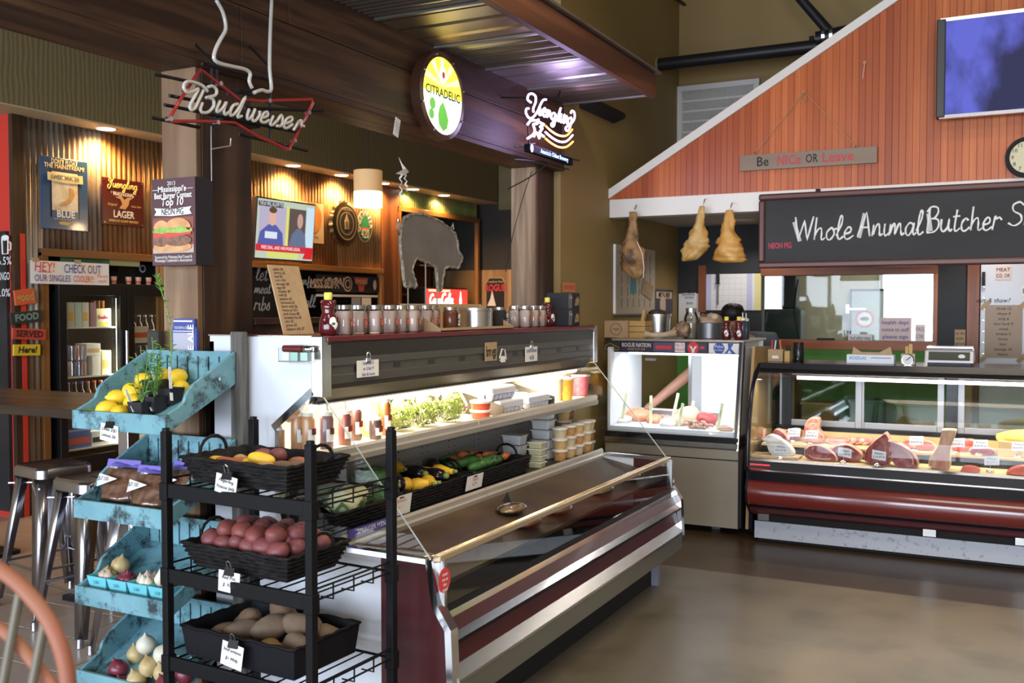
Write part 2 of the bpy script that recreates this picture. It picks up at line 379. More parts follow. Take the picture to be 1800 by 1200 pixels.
mb.box(XW-.1, x0, YB, YB+.12, 0, CZ); mb.box(x1, 5.1, YB, YB+.12, 0, CZ); mb.box(x0, x1, YB, YB+.12, 0, z0); mb.box(x0, x1, YB, YB+.12, z1, CZ)
struct(mb.build('wall_back', backwall_mat()))
struct(MB().box(XW, 5, YG+.13, YB, 2.34, 2.42).build('ceiling_kitchen', M('kitchen_ceiling', (.55, .5, .43), .7)))
# gable wall: core, header, rake trim and beadboard boards
gw = struct(thing('wall_gable', '', '', (0, YG+.08, 2.29))); del gw['label']; del gw['category']
SL = (3.666-2.452)/(-.752+2.811)
def rake(x): return 2.452+(x+2.811)*SL
XT = -2.811+(5.2-2.452)/SL
MB().prism([(XW, 2.30), (5, 2.30), (5, 5.2), (XT, 5.2), (XW, 2.44)], 'y', YG+.02, YG+.13).build('core', m_white, gw)
MB().box(XW, 5, YG-.012, YG+.13, 2.286, 2.425).build('header_board', m_white, gw, bevel=.004)
t = .055; n = V((-SL, 1)).normalized()
MB().prism([(XW, rake(XW)-.02), (XT, 5.18), (XT-.065, 5.2), (XW, rake(XW)+.05)], 'y', YG-.03, YG+.15).build('rake_trim', m_white, gw)
m_bead = [wood('redwood_bead_%d' % k, c, c2, 'z', 5, .38, .12, c3=c3, ring=2.2) for k, (c, c2, c3) in enumerate([
    ((.44, .098, .02), (.52, .128, .028), (.37, .074, .015)), ((.49, .115, .023), (.57, .15, .035), (.4, .085, .017)), ((.39, .082, .018), (.47, .11, .025), (.31, .06, .013)), ((.53, .13, .028), (.6, .165, .042), (.45, .1, .022))])]
BWD = .0435; x = XW; k = 0
while x < 1.2:
    xa, xb = x+.0002, x+BWD-.0002
    za = min(rake(xa)-.01, 5.1); zb = min(rake(xb)-.01, 5.1); c = .002
    if zb > 2.45:
        za = max(za, 2.43)
        poly = [(xa, YG), (xa+c, YG-.0018), (xb-c, YG-.0018), (xb, YG), (xb, YG+.02), (xa, YG+.02)]
        nn = len(poly); vsb = [(p[0], p[1], 2.425) for p in poly]; vst = [(p[0], p[1], min(max(rake(p[0])-.012, 2.43), 5.1)) for p in poly]
        MB().add(vsb+vst, [tuple(range(nn))[::-1], tuple(range(nn, 2*nn))]+[(i, (i+1) % nn, nn+(i+1) % nn, nn+i) for i in range(nn)]).build('bead_board', m_bead[random.choice([0, 0, 1, 1, 1, 2, 3])], gw)
    x += BWD; k += 1

# ================================================================== posts, beam, tin canopy
def post(label, y0, y1):
    t = thing('timber_post', label, 'post', (-2.95, (y0+y1)/2, 0))
    MB().box(-3.045, -2.862, y0, y0+.028, 0, 2.53).build('lit_board', m_litwood, t, bevel=.003)  # lit front face and shaded side are put into the wood colours
    MB().box(-2.89, -2.858, y0+.03, y1, 0, 2.53).build('shaded_board', m_brownwoodz, t, bevel=.003)
    MB().box(-3.04, -2.892, y0+.03, y1-.02, 0, 2.53).build('core', m_brownwoodz, t)
    return t
post('boxed timber post behind the near end of the low case, burger sign on it', 2.89, 3.20)
post('boxed timber post at the far end of the low case below the lit script sign', 5.95, 6.235)
bt = thing('ceiling_beam', 'long dark stained box beam carrying the round lit sign and neon signs', 'beam', (-2.92, 3.5, 2.53))
MB().box(-3.03, -2.81, -1.5, 6.22, 2.56, 3.0).build('core', m_brownwood, bt)
YS = [-1.5, 1.0, 3.06, 4.52, 6.24]
for i in range(4):
    MB().box(-2.81, -2.783, YS[i]+.002, YS[i+1]-.002, 2.56, 2.80).build('face_board', m_brownwood, bt, bevel=.003)
    MB().box(-2.81, -2.786, YS[i]+.3, YS[i+1]+.296 if i < 3 else 6.24, 2.804, 3.0).build('face_board', m_brownwood, bt, bevel=.003)
    MB().box(-3.06, -2.778, YS[i]+.002, YS[i+1]-.002, 2.53, 2.559).build('soffit_board', m_brownwood, bt, bevel=.003)
ct = thing('tin_canopy', 'canopy of old tin sheets with a dark wood fascia above the low case', 'canopy', (-2.47, 4.1, 2.98))
m_tin = [M('old_tin_%d' % k, c, .38, .85, c2=c2, sc=2.2, st=(.4, 1, 1), bump=.1, det=6, lo=.4, hi=.62) for k, (c, c2) in enumerate([
    ((.30, .29, .28), (.42, .41, .40)), ((.22, .19, .15), (.34, .24, .15)), ((.34, .33, .33), (.25, .22, .19))])]
ys = [1.6, 2.25, 2.86, 3.42, 4.0, 4.55, 5.12, 5.68, 6.235]
for i in range(8):
    mb = MB(); a, b = ys[i], ys[i+1]+.02; N = 44 if i % 2 else 24
    zz = 2.985+(.006 if i % 2 else 0)
    line = []
    for q in range(N+1):
        y = a+(b-a)*q/N
        if i % 2: z = zz+.006*math.sin(2*PI*(y-a)/.045)
        else: z = zz+(.014 if (q % 8) in (1,) else 0)
        line.append((y, z))
    mb.sheet(line, 'x', -2.785, -2.17, .002).build('tin_sheet', m_tin[[0, 1, 2][i % 3]], ct)
    MB().box(-2.785, -2.17, b-.035, b-.01, zz-.012, zz-.002).build('seam_batten', m_tin[0], ct)
MB().box(-2.172, -2.13, 1.6, 6.25, 2.97, 3.12).build('fascia', wood('fascia_wood', (.13, .05, .025), (.19, .075, .037), 'y', 5), ct, bevel=.003)
MB().prism([(-2.80, 3.16), (-2.10, 3.125), (-2.10, 3.14), (-2.80, 3.18)], 'y', 1.6, 6.27).build('roof_sheet', m_tin[2], ct)
MB().box(-2.785, -2.17, 6.215, 6.24, 2.99, 3.1).build('end_board', m_brownwood, ct)

# ================================================================== bar side
XB = -6.72; XS = -6.44; SZ = 3.04; YF = 12.2
struct(MB().box(-7.6, -7.5, 4.9, YF, 0, CZ).build('wall_bar', m_dark))
def wallpaper_mat():
    m = M('olive_wallpaper', (.19, .165, .085), .6); nt = m.node_tree; L = nt.links.new; b = nt.nodes['Principled BSDF']
    tc = nt.nodes.new('ShaderNodeTexCoord'); mp = nt.nodes.new('ShaderNodeMapping'); mp.inputs['Scale'].default_value = (1, 14, 7); L(tc.outputs['Object'], mp.inputs[0])
    wv = nt.nodes.new('ShaderNodeTexWave'); wv.inputs['Scale'].default_value = .55; wv.inputs['Distortion'].default_value = 4; wv.bands_direction = 'Y'; L(mp.outputs[0], wv.inputs['Vector'])
    cr = nt.nodes.new('ShaderNodeValToRGB'); cr.color_ramp.elements[0].color = (.15, .13, .062, 1); cr.color_ramp.elements[1].color = (.235, .205, .11, 1); L(wv.outputs['Fac'], cr.inputs[0]); L(cr.outputs[0], b.inputs['Base Color'])
    return m
m_wp = wallpaper_mat()
m_soff = M('soffit_paint', (.5, .44, .28), .6)
sf = struct(MB().box(-7.5, XS, 2.5, YF, SZ+.012, CZ).build('trim_soffit', m_wp))
MB().box(-7.5, XS-.004, 2.5, YF, SZ, SZ+.011).build('soffit_underside', m_soff, sf)
struct(MB().box(-9.1, XB, 4.9, 5.0, 0, SZ).build('wall_red', m_red))
wfb = struct(MB().box(-7.5, -2.95, YF, YF+.1, 0, CZ).build('wall_bar_far', M('charcoal_paint', (.035, .034, .033), .6)))
MB().box(-6.43, -2.95, YF-.015, YF, 2.95, CZ).build('wallpaper_panel', m_wp, wfb)
MB().box(-7.5, -2.95, YF-.02, YF, 0, 2.12).build('wainscot', wood('pine_beadboard', (.42, .25, .11), (.5, .31, .15), 'z', 5), wfb)
struct(MB().box(-3.04, -2.95, 6.24, YF, 0, CZ).build('wall_partition', m_olive))
# corrugated sheets
cs = struct(thing('wall_corrugated', '', '', (XB, 8, 0))); del cs['label']; del cs['category']
m_corr = [M('rusty_corrugated_%d' % k, c, .5, .55, c2=c2, sc=3.2, st=(1, 1.6, .35), det=8, lo=.38, hi=.66, bump=.06) for k, (c, c2) in enumerate([
    ((.33, .31, .28), (.20, .13, .08)), ((.36, .21, .095), (.2, .085, .03)), ((.38, .27, .15), (.27, .14, .055))])]
m_corrg = M('green_corrugated', (.2, .3, .1), .5, .3, c2=(.34, .36, .16), sc=3, st=(1, 2, .3), lo=.4, hi=.6)
def corr(y0, y1, z0, z1, m, dx=0):
    N = max(4, int((y1-y0)/.05*8)); line = [(XB+dx+.009*math.sin(2*PI*(y0+(y1-y0)*i/N)/.05), y0+(y1-y0)*i/N) for i in range(N+1)]
    MB().sheet(line, 'z', z0, z1, .0015).build('corrugated_sheet', m, cs, smooth=True)
NY = (5.16, 6.6, 2.02)      # cooler niche
DY = (10.1, 12.08, 2.80)    # service doorway
BK = (7.0, 9.72, 2.02)      # back bar opening
corr(4.93, NY[0], 0, SZ, m_corr[0])
segs = [(NY[0], 5.73, 0), (5.72, 6.3, 1), (6.29, 6.95, 1), (6.94, 7.6, 1), (7.59, 8.24, 2), (8.23, 8.9, 1), (8.89, 9.74, 2)]
for a, b, k in segs:
    zb = NY[2] if b < 6.4 else (BK[2] if a > 6.9 else 0)
    corr(a, b, zb, SZ, m_corr[k], random.uniform(0, .006))
corr(DY[0], 11.1, DY[2], SZ, m_corrg); corr(11.09, DY[1], DY[2], SZ, m_corrg)
MB().box(XB-.02, XB+.03, 9.74, 10.1, 0, SZ).build('wood_panel', wood('red_brown_panel', (.2, .07, .028), (.27, .1, .04), 'z', 4, .4), cs)
def frame(y0, y1, z, nm='trim'):
    MB().box(XB-.02, XB+.035, y0-.03, y0+.03, 0, z).build(nm, m_trimwood, cs, bevel=.003)
    MB().box(XB-.02, XB+.035, y1-.03, y1+.03, 0, z).build(nm, m_trimwood, cs, bevel=.003)
    MB().box(XB-.02, XB+.038, y0-.03, y1+.03, z-.03, z+.03).build(nm, m_trimwoody, cs, bevel=.003)
frame(NY[0], NY[1]-.03, NY[2]); frame(DY[0], DY[1], DY[2]); frame(BK[0], BK[1], BK[2])
MB().box(XB-.01, XB+.03, 4.897, 5.0, 0, SZ).build('corner_board', m_brownwoodz, cs)
MB().box(XB+.028, XB+.034, 4.95, 4.99, 0, 2.15).build('red_strip', m_red, cs)
# recessed cans in the soffit with their lamps
m_lamp = M('lamp_face', (1, .93, .85), .5, em=9, emc=(1, .86, .72)); m_ring = M('can_ring', (.8, .76, .68), .4)
CANS = [at(180, 227, Z=SZ), at(514, 291, Z=SZ), at(597, 308, Z=SZ), at(676, 322, Z=SZ), at(733, 332, Z=SZ), at(816, 341, Z=SZ), V((-6.58, 6.72, SZ))]
WHERE = ['above the tin signs', 'nearest the television above the bar', 'above the round orange picture', 'just behind the pendant lamp', 'just right of the pendant lamp', 'above the dark doorway', 'hidden behind the near post']
for i, p in enumerate(CANS):
    t = thing('recessed_light', 'round recessed downlight in the soffit '+WHERE[i], 'light', (-6.585, p.y, SZ), 0, 'downlights in the bar soffit')
    MB().lathe([(.07, -.002), (.085, -.006), (.09, 0)], (-6.585, p.y, SZ), 20).build('ring', m_ring, t, smooth=True)
    MB().lathe([(0, -.003), (.07, -.003)], (-6.585, p.y, SZ-.001), 20).build('lens', m_lamp, t)
    spot('downlight', (-6.585, p.y, SZ-.03), 62, (1, .56, .2), 150, .5, .05)
# ================================================================== bar wall decor
m_wtxt = M('white_print', (.82, .8, .75), .5); m_navy = M('blue_tin', (.03, .085, .21), .3, coat=.3); m_maroon = M('maroon_tin', (.09, .012, .012), .3, coat=.3)
m_cream = M('cream_print', (.75, .6, .28), .5); m_green = M('green_print', (.04, .28, .09), .5); m_gold = M('gold_print', (.75, .5, .14), .45)
m_orange = M('orange_print', (.75, .22, .06), .6); m_pink = M('pink_print', (.8, .2, .22), .5)
def yrect(l, t, r, b, X):
    """rectangle on a plane X: y0, y1 at the px columns, z0, z1 from the left edge"""
    m = (t+b)/2
    return at(l, m, X=X).y, at(r, m, X=X).y, at(l, b, X=X).z, at(l, t, X=X).z
def ypanel(parent, name, y0, y1, z0, z1, X, mat, t=.004, bevel=0): return MB().box(X, X+t, y0, y1, z0, z1).build(name, mat, parent, bevel=bevel)
def yflat(parent, name, pts, X, mat, t=.001):
    return MB().prism(pts, 'x', X, X+t).build(name, mat, parent)
def ydisc(parent, name, y, z, ry, rz, X, mat, t=.001, n=28, a0=0, a1=360):
    return yflat(parent, name, [(y+ry*math.cos(math.radians(a0+(a1-a0)*i/n)), z+rz*math.sin(math.radians(a0+(a1-a0)*i/n))) for i in range(n if a1-a0 == 360 else n+1)], X, mat, t)
# --- blue tin sign
y0, y1, z0, z1 = yrect(69, 272, 153, 401, -6.69); W_, H_ = y1-y0, z1-z0; yc = (y0+y1)/2; X = -6.69
s = thing('tin_sign', 'blue tin beer sign with a fish picture reading BLUE on corrugated wall', 'sign', (X, yc, z0))
ypanel(s, 'plate', y0, y1, z0, z1, X, m_navy, .012, .006); X += .013
text("DON'T FLOAT", W_*.12, m_cream, s, (X, yc, z1-H_*.06), Y_, Z_, bold=.02, mw=W_*.55); text("THE MAINSTREAM!", W_*.11, m_cream, s, (X, yc, z1-H_*.125), Y_, Z_, bold=.02, mw=W_*.84)
ypanel(s, 'picture_border', yc-W_*.3, yc+W_*.3, z0+H_*.17, z1-H_*.17, X-.001, m_ink, .002)
ypanel(s, 'picture', yc-W_*.27, yc+W_*.27, z0+H_*.25, z1-H_*.2, X, M('fish_picture', (.72, .68, .55), .5, c2=(.45, .36, .2), sc=9, lo=.45, hi=.7), .003)
fish = [(-.16, -.2), (-.02, -.18), (.12, -.1), (.2, .03), (.16, .14), (.07, .17), (.1, .08), (.08, -.02), (0, -.1), (-.12, -.14)]
yflat(s, 'fish', [(yc+W_*.9*a+.01, (z0+z1)/2-.01+W_*.9*b) for a, b in fish], X+.004, M('trout_print', (.55, .42, .12), .5, c2=(.6, .25, .1), sc=30))
yflat(s, 'ribbon', [(yc+W_*a, z1-H_*b) for a, b in [(-.36, .215), (0, .235), (.37, .215), (.38, .33), (0, .345), (-.36, .325)]], X+.004, M('ribbon_print', (.72, .62, .3), .5), .003)
text('SWEETWATER', W_*.105, m_navy, s, (X+.0075, yc, z1-H_*.28), Y_, Z_, bold=.01, mw=W_*.6)
ypanel(s, 'name_band', yc-W_*.28, yc+W_*.28, z0+H_*.17, z0+H_*.265, X+.004, m_navy, .002)
text('BLUE', W_*.17, m_wtxt, s, (X+.007, yc, z0+H_*.215), Y_, Z_, bold=.03, mw=W_*.48)
yflat(s, 'gold_fish', [(yc+W_*a, z0+H_*b) for a, b in [(-.14, .1), (-.1, .075), (.05, .07), (.12, .095), (.15, .07), (.15, .115), (.1, .105), (0, .12), (-.1, .115)]], X, m_gold)
text('hand crafted small batch', W_*.05, m_wtxt, s, (X, yc, z0+H_*.15), Y_, Z_, mw=W_*.6)
# --- lager sign
X = -6.69; y0, y1, z0, z1 = yrect(178, 310, 251, 394, X); W_, H_ = y1-y0, z1-z0; yc = (y0+y1)/2
s = thing('tin_sign', 'maroon tin LAGER sign with white lettering right of the blue sign', 'sign', (X, yc, z0))
ypanel(s, 'plate', y0, y1, z0, z1, X, m_maroon, .012, .006); X += .013
script('Yuengling', m_gold, s, (X, y0+W_*.13, z1-H_*.2), Y_, Z_, W_*.7, .0045, rise=1.1)
text('* TRADITIONAL *', W_*.095, m_wtxt, s, (X, yc, z1-H_*.33), Y_, Z_, bold=.02, mw=W_*.62)
yflat(s, 'eagle', [(yc+W_*a, (z0+z1)/2+H_*b) for a, b in [(-.2, .1), (-.05, .14), (.02, .06), (.1, .12), (.24, .13), (.14, .06), (.12, -.04), (.04, -.14), (-.1, -.13), (-.03, -.03), (-.08, .07)]], X, M('eagle_print', (.5, .3, .14), .5))
text('Original', W_*.07, m_gold, s, (X, y0+W_*.22, (z0+z1)/2-H_*.06), Y_, Z_, shear=.3, mw=W_*.22); text('Amber Beer', W_*.06, m_gold, s, (X, y1-W_*.2, (z0+z1)/2-H_*.06), Y_, Z_, shear=.3, mw=W_*.25)
text('LAGER', W_*.19, m_wtxt, s, (X, yc, z0+H_*.24), Y_, Z_, bold=.02, mw=W_*.5); text("AMERICA'S OLDEST BREWERY", W_*.062, m_gold, s, (X, yc, z0+H_*.1), Y_, Z_, bold=.02, mw=W_*.72)
for a, b in ((y0+.02, z0+.02), (y1-.02, z0+.02), (y0+.02, z1-.02), (y1-.02, z1-.02)): ydisc(s, 'nail', a, b, .006, .006, X, m_steel, .003, 8)
# --- banner
X = -6.648; y0, y1, z0, z1 = yrect(53, 457, 191, 498, X); W_, H_ = y1-y0, z1-z0
s = thing('paper_banner', 'hand-lettered white paper banner HEY! CHECK OUT OUR SINGLES COOLER above the beer cooler', 'banner', (X, (y0+y1)/2, z0))
MB().sheet([(X+.006*math.sin(i*1.1), y0+W_*i/12) for i in range(13)], 'z', z0, z1, .001).build('sheet', m_paper, s)
X += .01
text('HEY!', W_*.145, m_redink, s, (X, y0+W_*.16, z0+H_*.72), Y_, Z_, shear=.1, mw=W_*.24); text('CHECK OUT', W_*.135, m_blueink, s, (X, y0+W_*.64, z0+H_*.68), Y_, Z_, mw=W_*.48)
text('OUR SINGLES', W_*.1, m_blueink, s, (X, y0+W_*.26, z0+H_*.24), Y_, Z_, mw=W_*.44); text('COOLER!!!', W_*.1, m_redink, s, (X, y0+W_*.65, z0+H_*.24), Y_, Z_, mw=W_*.26)
text('Mix and\nmatch!', W_*.055, m_orange, s, (X, y0+W_*.9, z0+H_*.3), Y_, Z_, mw=W_*.14)
ypanel(s, 'underline', y0+W_*.08, y0+W_*.24, z0+H_*.5, z0+H_*.53, X, m_redink, .001)
for q in (.06, .58): MB().box(X-.004, X-.001, y0+W_*q-.03, y0+W_*q+.03, z1-.01, z1+.02).build('tape', m_card, s)
# --- four little word signs
for i, (txt, l, t, r, b, bg, fg, rot) in enumerate([('good', 25, 508, 61, 535, (.62, .12, .04), (.5, .3, .1), .12), ('FOOD', 18, 547, 73, 568, (.03, .035, .03), (.2, .32, .3), .1), ('SERVED', 21, 578, 80, 598, (.5, .07, .04), (.04, .02, .02), -.06), ('Here!', 23, 606, 70, 626, (.65, .5, .03), (.03, .02, .02), -.03)]):
    X = -6.655; y0, y1, z0, z1 = yrect(l, t, r, b, X); yc, zc = (y0+y1)/2, (z0+z1)/2
    xd = V((0, math.cos(rot), math.sin(rot))); up = V((0, -math.sin(rot), math.cos(rot)))
    s = thing('word_sign', 'small %s painted word sign reading %s in the column at the wall corner' % (['orange', 'black', 'red', 'yellow'][i], txt.upper()), 'sign', (X, yc, z0))
    MB().obox((X, yc, zc), (.008, 0, 0), xd*(y1-y0)/2, up*(z1-z0)/2).build('plank', M('word_sign_%d' % i, bg, .5), s, bevel=.003)
    text(txt, (z1-z0)*.8, M('word_paint_%d' % i, fg, .5), s, (X+.009, yc, zc), xd, up, bold=.03, shear=.15 if i == 3 else 0, mw=(y1-y0)*.85)
    MB().tube([(X-.015, yc, zc), (X, yc, zc)], .006, 6).build('peg', m_steel, s)
# --- chalkboard on the red wall
zt = at(10, 406, Y=4.88).z
s = thing('chalkboard', 'tall beer chalkboard with mug drawing below the red wall paint', 'chalkboard', (-7.4, 4.88, .7))
MB().box(-8.4, -6.745, 4.87, 4.9, .05, zt).build('board', m_black, s)  # board runs on down as a dark sheet for the shadow under the table
for tx, px, py, sz in (('6.5%', 8, 459, .085), ('MANGO', 4, 486, .085), ('7.0%', 6, 515, .085), ('IPA', -14, 430, .085)):
    text(tx, sz, m_chalk, s, at(px, py, Y=4.868), X_, Z_, mw=.17)
p = at(9, 432, Y=4.868)
MB().tube([p+V((-.035, 0, .05)), p+V((-.03, 0, -.06)), p+V((.03, 0, -.06)), p+V((.035, 0, .05)), p+V((-.035, 0, .05))], .006, 5).build('mug_drawing', m_chalk, s)
MB().tube([p+V((.033, 0, .03)), p+V((.065, 0, .02)), p+V((.062, 0, -.03)), p+V((.032, 0, -.035))], .005, 5).build('mug_handle', m_chalk, s)
MB().ell(p+V((0, 0, .06)), (.045, .004, .022), 10, 6).build('mug_foam', m_chalk, s)
# --- beer coolers in the niche
m_shelf = M('cooler_shelf', (.75, .72, .66), .4); m_lit = M('cooler_lamp', (1, .97, .9), em=5)
def cooler(y0, y1, label, zup):
    t = thing('beer_cooler', label, 'cooler', (-7, (y0+y1)/2, 0)); XF = -6.66; Zt = 1.79
    mb = MB(); mb.box(-7.42, -7.38, y0, y1, 0, Zt); b = mb.build('back_panel', m_shelf, t)
    MB().box(-7.4, XF-.05, y0, y0+.03, 0, Zt).build('side_panel', m_blackmetal, t); MB().box(-7.4, XF-.05, y1-.03, y1, 0, Zt).build('side_panel', m_blackmetal, t)
    MB().box(-7.4, XF-.05, y0, y1, Zt-.07, Zt).build('top_panel', m_blackmetal, t); MB().box(-7.4, XF-.05, y0, y1, .02, .35).build('plinth', m_blackmetal, t)
    d = MB(); d.box(XF-.05, XF, y0, y0+.07, .3, Zt); d.box(XF-.05, XF, y1-.07, y1, .3, Zt); d.box(XF-.05, XF, y0+.07, y1-.07, Zt-.1, Zt); d.box(XF-.05, XF, y0+.07, y1-.07, .3, .4)
    d = d.build('door', m_blackmetal, t, bevel=.004)
    MB().box(XF-.03, XF-.025, y0+.07, y1-.07, .4, Zt-.1).build('pane', m_glass, d)
    MB().tube([(XF+.03, y1-.03, .9), (XF+.03, y1-.03, 1.4)], .012, 8).build('handle', m_steel, d)
    for z in (.45, .76, 1.035, zup):
        MB().box(-7.38, XF-.08, y0+.03, y1-.03, z-.012, z).build('shelf', m_shelf, t)
    MB().box(XF-.075, XF-.055, y1-.05, y1-.035, .45, Zt-.12).build('light_tube', m_lit, t)
    area('cooler_light', (XF-.09, y1-.06, 1.1), (PI/2, 0, PI/2+.9), .06, 1.2, 7, (1, .93, .8))
    return t
ya = at(105, 600, X=-6.66).y; ybm = at(224, 600, X=-6.66).y
cooler(ya, ybm, 'black glass-door beer cooler full of cans, left of the two', 1.435); cooler(ybm+.01, ybm+.01+(ybm-ya), 'black glass-door beer cooler of bottles, half hidden by the post', 1.3)
m_cans = [M('can_%d' % k, c, .3, .4) for k, c in enumerate([(.5, .35, .35), (.55, .55, .6), (.25, .3, .5), (.5, .12, .08)])]
m_bot = [M('bottle_brown', (.05, .018, .006), .15), M('bottle_amber', (.16, .06, .012), .15), M('bottle_green', (.02, .06, .02), .15)]
m_lab = [M('label_%d' % k, c, .5) for k, c in enumerate([(.7, .12, .06), (.7, .65, .5), (.1, .15, .4), (.75, .45, .08)])]
def canproto(mt):
    t = thing('beer_can', 'x', 'can', (0, 0, 0)); MB().lathe([(.024, 0), (.032, .008), (.032, .112), (.026, .122)], (0, 0, 0), 12).build('body', mt, t, smooth=40)
    MB().lathe([(.026, .1215), (.024, .1235), (0, .1235)], (0, 0, 0), 12).build('lid', m_steel, t); return t
def botproto(mt, ml, nm='beer_bottle'):
    t = thing(nm, 'x', 'bottle', (0, 0, 0)); MB().lathe([(.029, 0), (.03, .005), (.03, .12), (.026, .145), (.014, .17), (.0125, .22), (0, .22)], (0, 0, 0), 12).build('body', mt, t, smooth=40)
    MB().lathe([(.0305, .035), (.0305, .1)], (0, 0, 0), 12).build('label', ml, t, smooth=True)
    MB().lathe([(.015, .213), (.015, .228), (0, .23)], (0, 0, 0), 10).build('cap', ml, t); return t
can = [canproto(m) for m in m_cans[:3]]; cu = [[], [], [], []]
for i in range(4):
    for r in range(2):
        place(can[(i+r) % 3], cu[(i+r) % 3], (-6.80, ya+.12+i*.068, 1.035+r*.125), 0, '%s beer can in the %s layer of the left cooler can stack' % (ORD[i], ['lower', 'upper'][r]), 'cans in the left cooler')
bot = [botproto(m_bot[0], m_lab[2]), botproto(m_bot[1], m_lab[0]), botproto(m_bot[0], m_lab[1])]; bu = [[], [], []]
for i in range(8):
    k = 0 if i < 4 else 1
    place(bot[k], bu[k], (-6.80, ya+.115+i*.064, .76), i*.7, '%s bottle from the left on the low shelf of the left cooler' % ORD[i], 'bottles low in the left cooler')
for i in range(6):
    place(bot[2], bu[2], (-6.80, ybm+.12+i*.066, 1.3), i, '%s bottle from the left on the middle shelf of the right cooler' % ORD[i], 'bottles in the right cooler')
    place(bot[0], bu[0], (-6.80, ybm+.12+i*.066, 1.035), i, '%s bottle from the left on the lower shelf of the right cooler' % ORD[i], 'bottles in the right cooler')
def carton(nm, label, y0, y1, z0, h, mt, band, d=.13, x=-6.76):
    t = thing(nm, label, 'carton', (x-d/2, (y0+y1)/2, z0)); MB().box(x-d, x, y0, y1, z0, z0+h).build('box', mt, t, bevel=.002)
    ypanel(t, 'printed_band', y0+.01, y1-.01, z0+h*.25, z0+h*.6, x, band, .001); return t
cc = [M('carton_%d' % k, c, .5) for k, c in enumerate([(.5, .62, .6), (.62, .62, .5), (.25, .12, .14), (.75, .73, .66), (.6, .4, .2), (.8, .75, .4)])]
for i in range(4): carton('beer_carton', '%s pale blue beer carton from the left on the top shelf of the left cooler' % ORD[i], ya+.085+i*.07, ya+.15+i*.07, 1.435, .2, cc[i % 2], m_lab[3] if i % 2 else cc[0])
carton('beer_carton', 'dark maroon carton beside the lemon six-pack in the left cooler', ya+.37, ya+.43, 1.435, .2, cc[2], cc[2])
t = carton('six_pack', 'yellow six-pack carton with red script on top shelf of left cooler', ya+.435, ya+.58, 1.435, .15, cc[5], cc[3])
script('lenelen', m_redink, t, (-6.758, ya+.45, 1.5), Y_, Z_, .1, .003)
ydisc(t, 'lemon_print', ya+.51, 1.46, .05, .016, -6.758, M('lemon_print', (.8, .7, .05), .5))
for i in range(3): MB().lathe([(.012, 1.565), (.012, 1.615), (.014, 1.617), (.014, 1.63)], (-6.82, ya+.46+i*.045, .02), 8).build('bottle_neck', m_bot[1], t)
carton('beer_carton', 'white wine box with a round emblem in the left cooler', ya+.385, ya+.47, 1.035, .16, cc[3], cc[3])
t = carton('beer_carton', 'tan carton with arched windows atop the white box in the left cooler', ya+.33, ya+.47, 1.197, .1, cc[3], cc[4])
carton('beer_carton', 'pale yellow carton at the right end of the left cooler shelf', ya+.48, ya+.575, 1.035, .2, cc[5], m_lab[3])
carton('six_pack', 'white six-pack carton with red print in the right cooler', ybm+.1, ybm+.3, 1.3, .13, cc[3], m_lab[0], .02, -6.735)
carton('beer_carton', 'striped red and blue beer case at the bottom of the left cooler', ya+.08, ya+.36, .45, .14, m_lab[2], m_lab[0]); carton('beer_carton', 'white printed beer case at the bottom right of the left cooler', ya+.37, ya+.57, .45, .12, cc[3], m_ink)
# sticker panel, green strip and shot glasses over the coolers
MB().box(-6.95, -6.90, NY[0]+.03, NY[1]-.06, 1.8, 1.985).build('niche_panel', m_dark, cs)
s = thing('green_sign_strip', 'long narrow green sign strip inside the wood frame over the coolers', 'sign', (-6.72, 5.6, 1.9)); y0, y1, z0, z1 = yrect(107, 446, 246, 458, -6.72)
ypanel(s, 'strip', y0, y1, z0-.02, z1-.02, -6.73, M('green_strip', (.05, .16, .08), .5)); ypanel(s, 'pale_end', y0+(y1-y0)*.6, y1, z0-.018, z1-.022, -6.725, M('pale_strip', (.4, .4, .2), .5), .001)
text('LEBOROGH', .055, M('dim_green', (.03, .09, .06), .5), s, (-6.7245, y0+.25, (z0+z1)/2-.02), Y_, Z_)
sg = thing('shot_glass', 'x', 'glass'); MB().lathe([(.018, 0), (.019, .004), (.026, .062), (.024, .062), (.017, .01), (0, .01)], (0, 0, 0), 12).build('cup', M('frosted_glass', (.6, .6, .55), .2, alpha=.6), sg, smooth=40)
MB().lathe([(.0205, .014), (.0235, .042)], (0, 0, 0), 12).build('print', m_lab[0], sg, smooth=True); su = []
for i, px in enumerate((200, 226, 243, 261)):
    p = at(px, 500, X=-6.70); place(sg, su, (-6.70, p.y, 1.79), i, '%s shot glass from the left on top of the coolers' % ORD[i], 'shot glasses on the coolers')
s = thing('round_sticker', 'round white sticker on the black panel above the shot glasses', 'sticker', (-6.89, at(251, 472, X=-6.89).y, 1.88)); p = at(251, 472, X=-6.895)
ydisc(s, 'disc', p.y, p.z, .035, .035, -6.8995, m_paper, .002); ydisc(s, 'emblem', p.y, p.z, .022, .022, -6.8972, m_ink, .001)
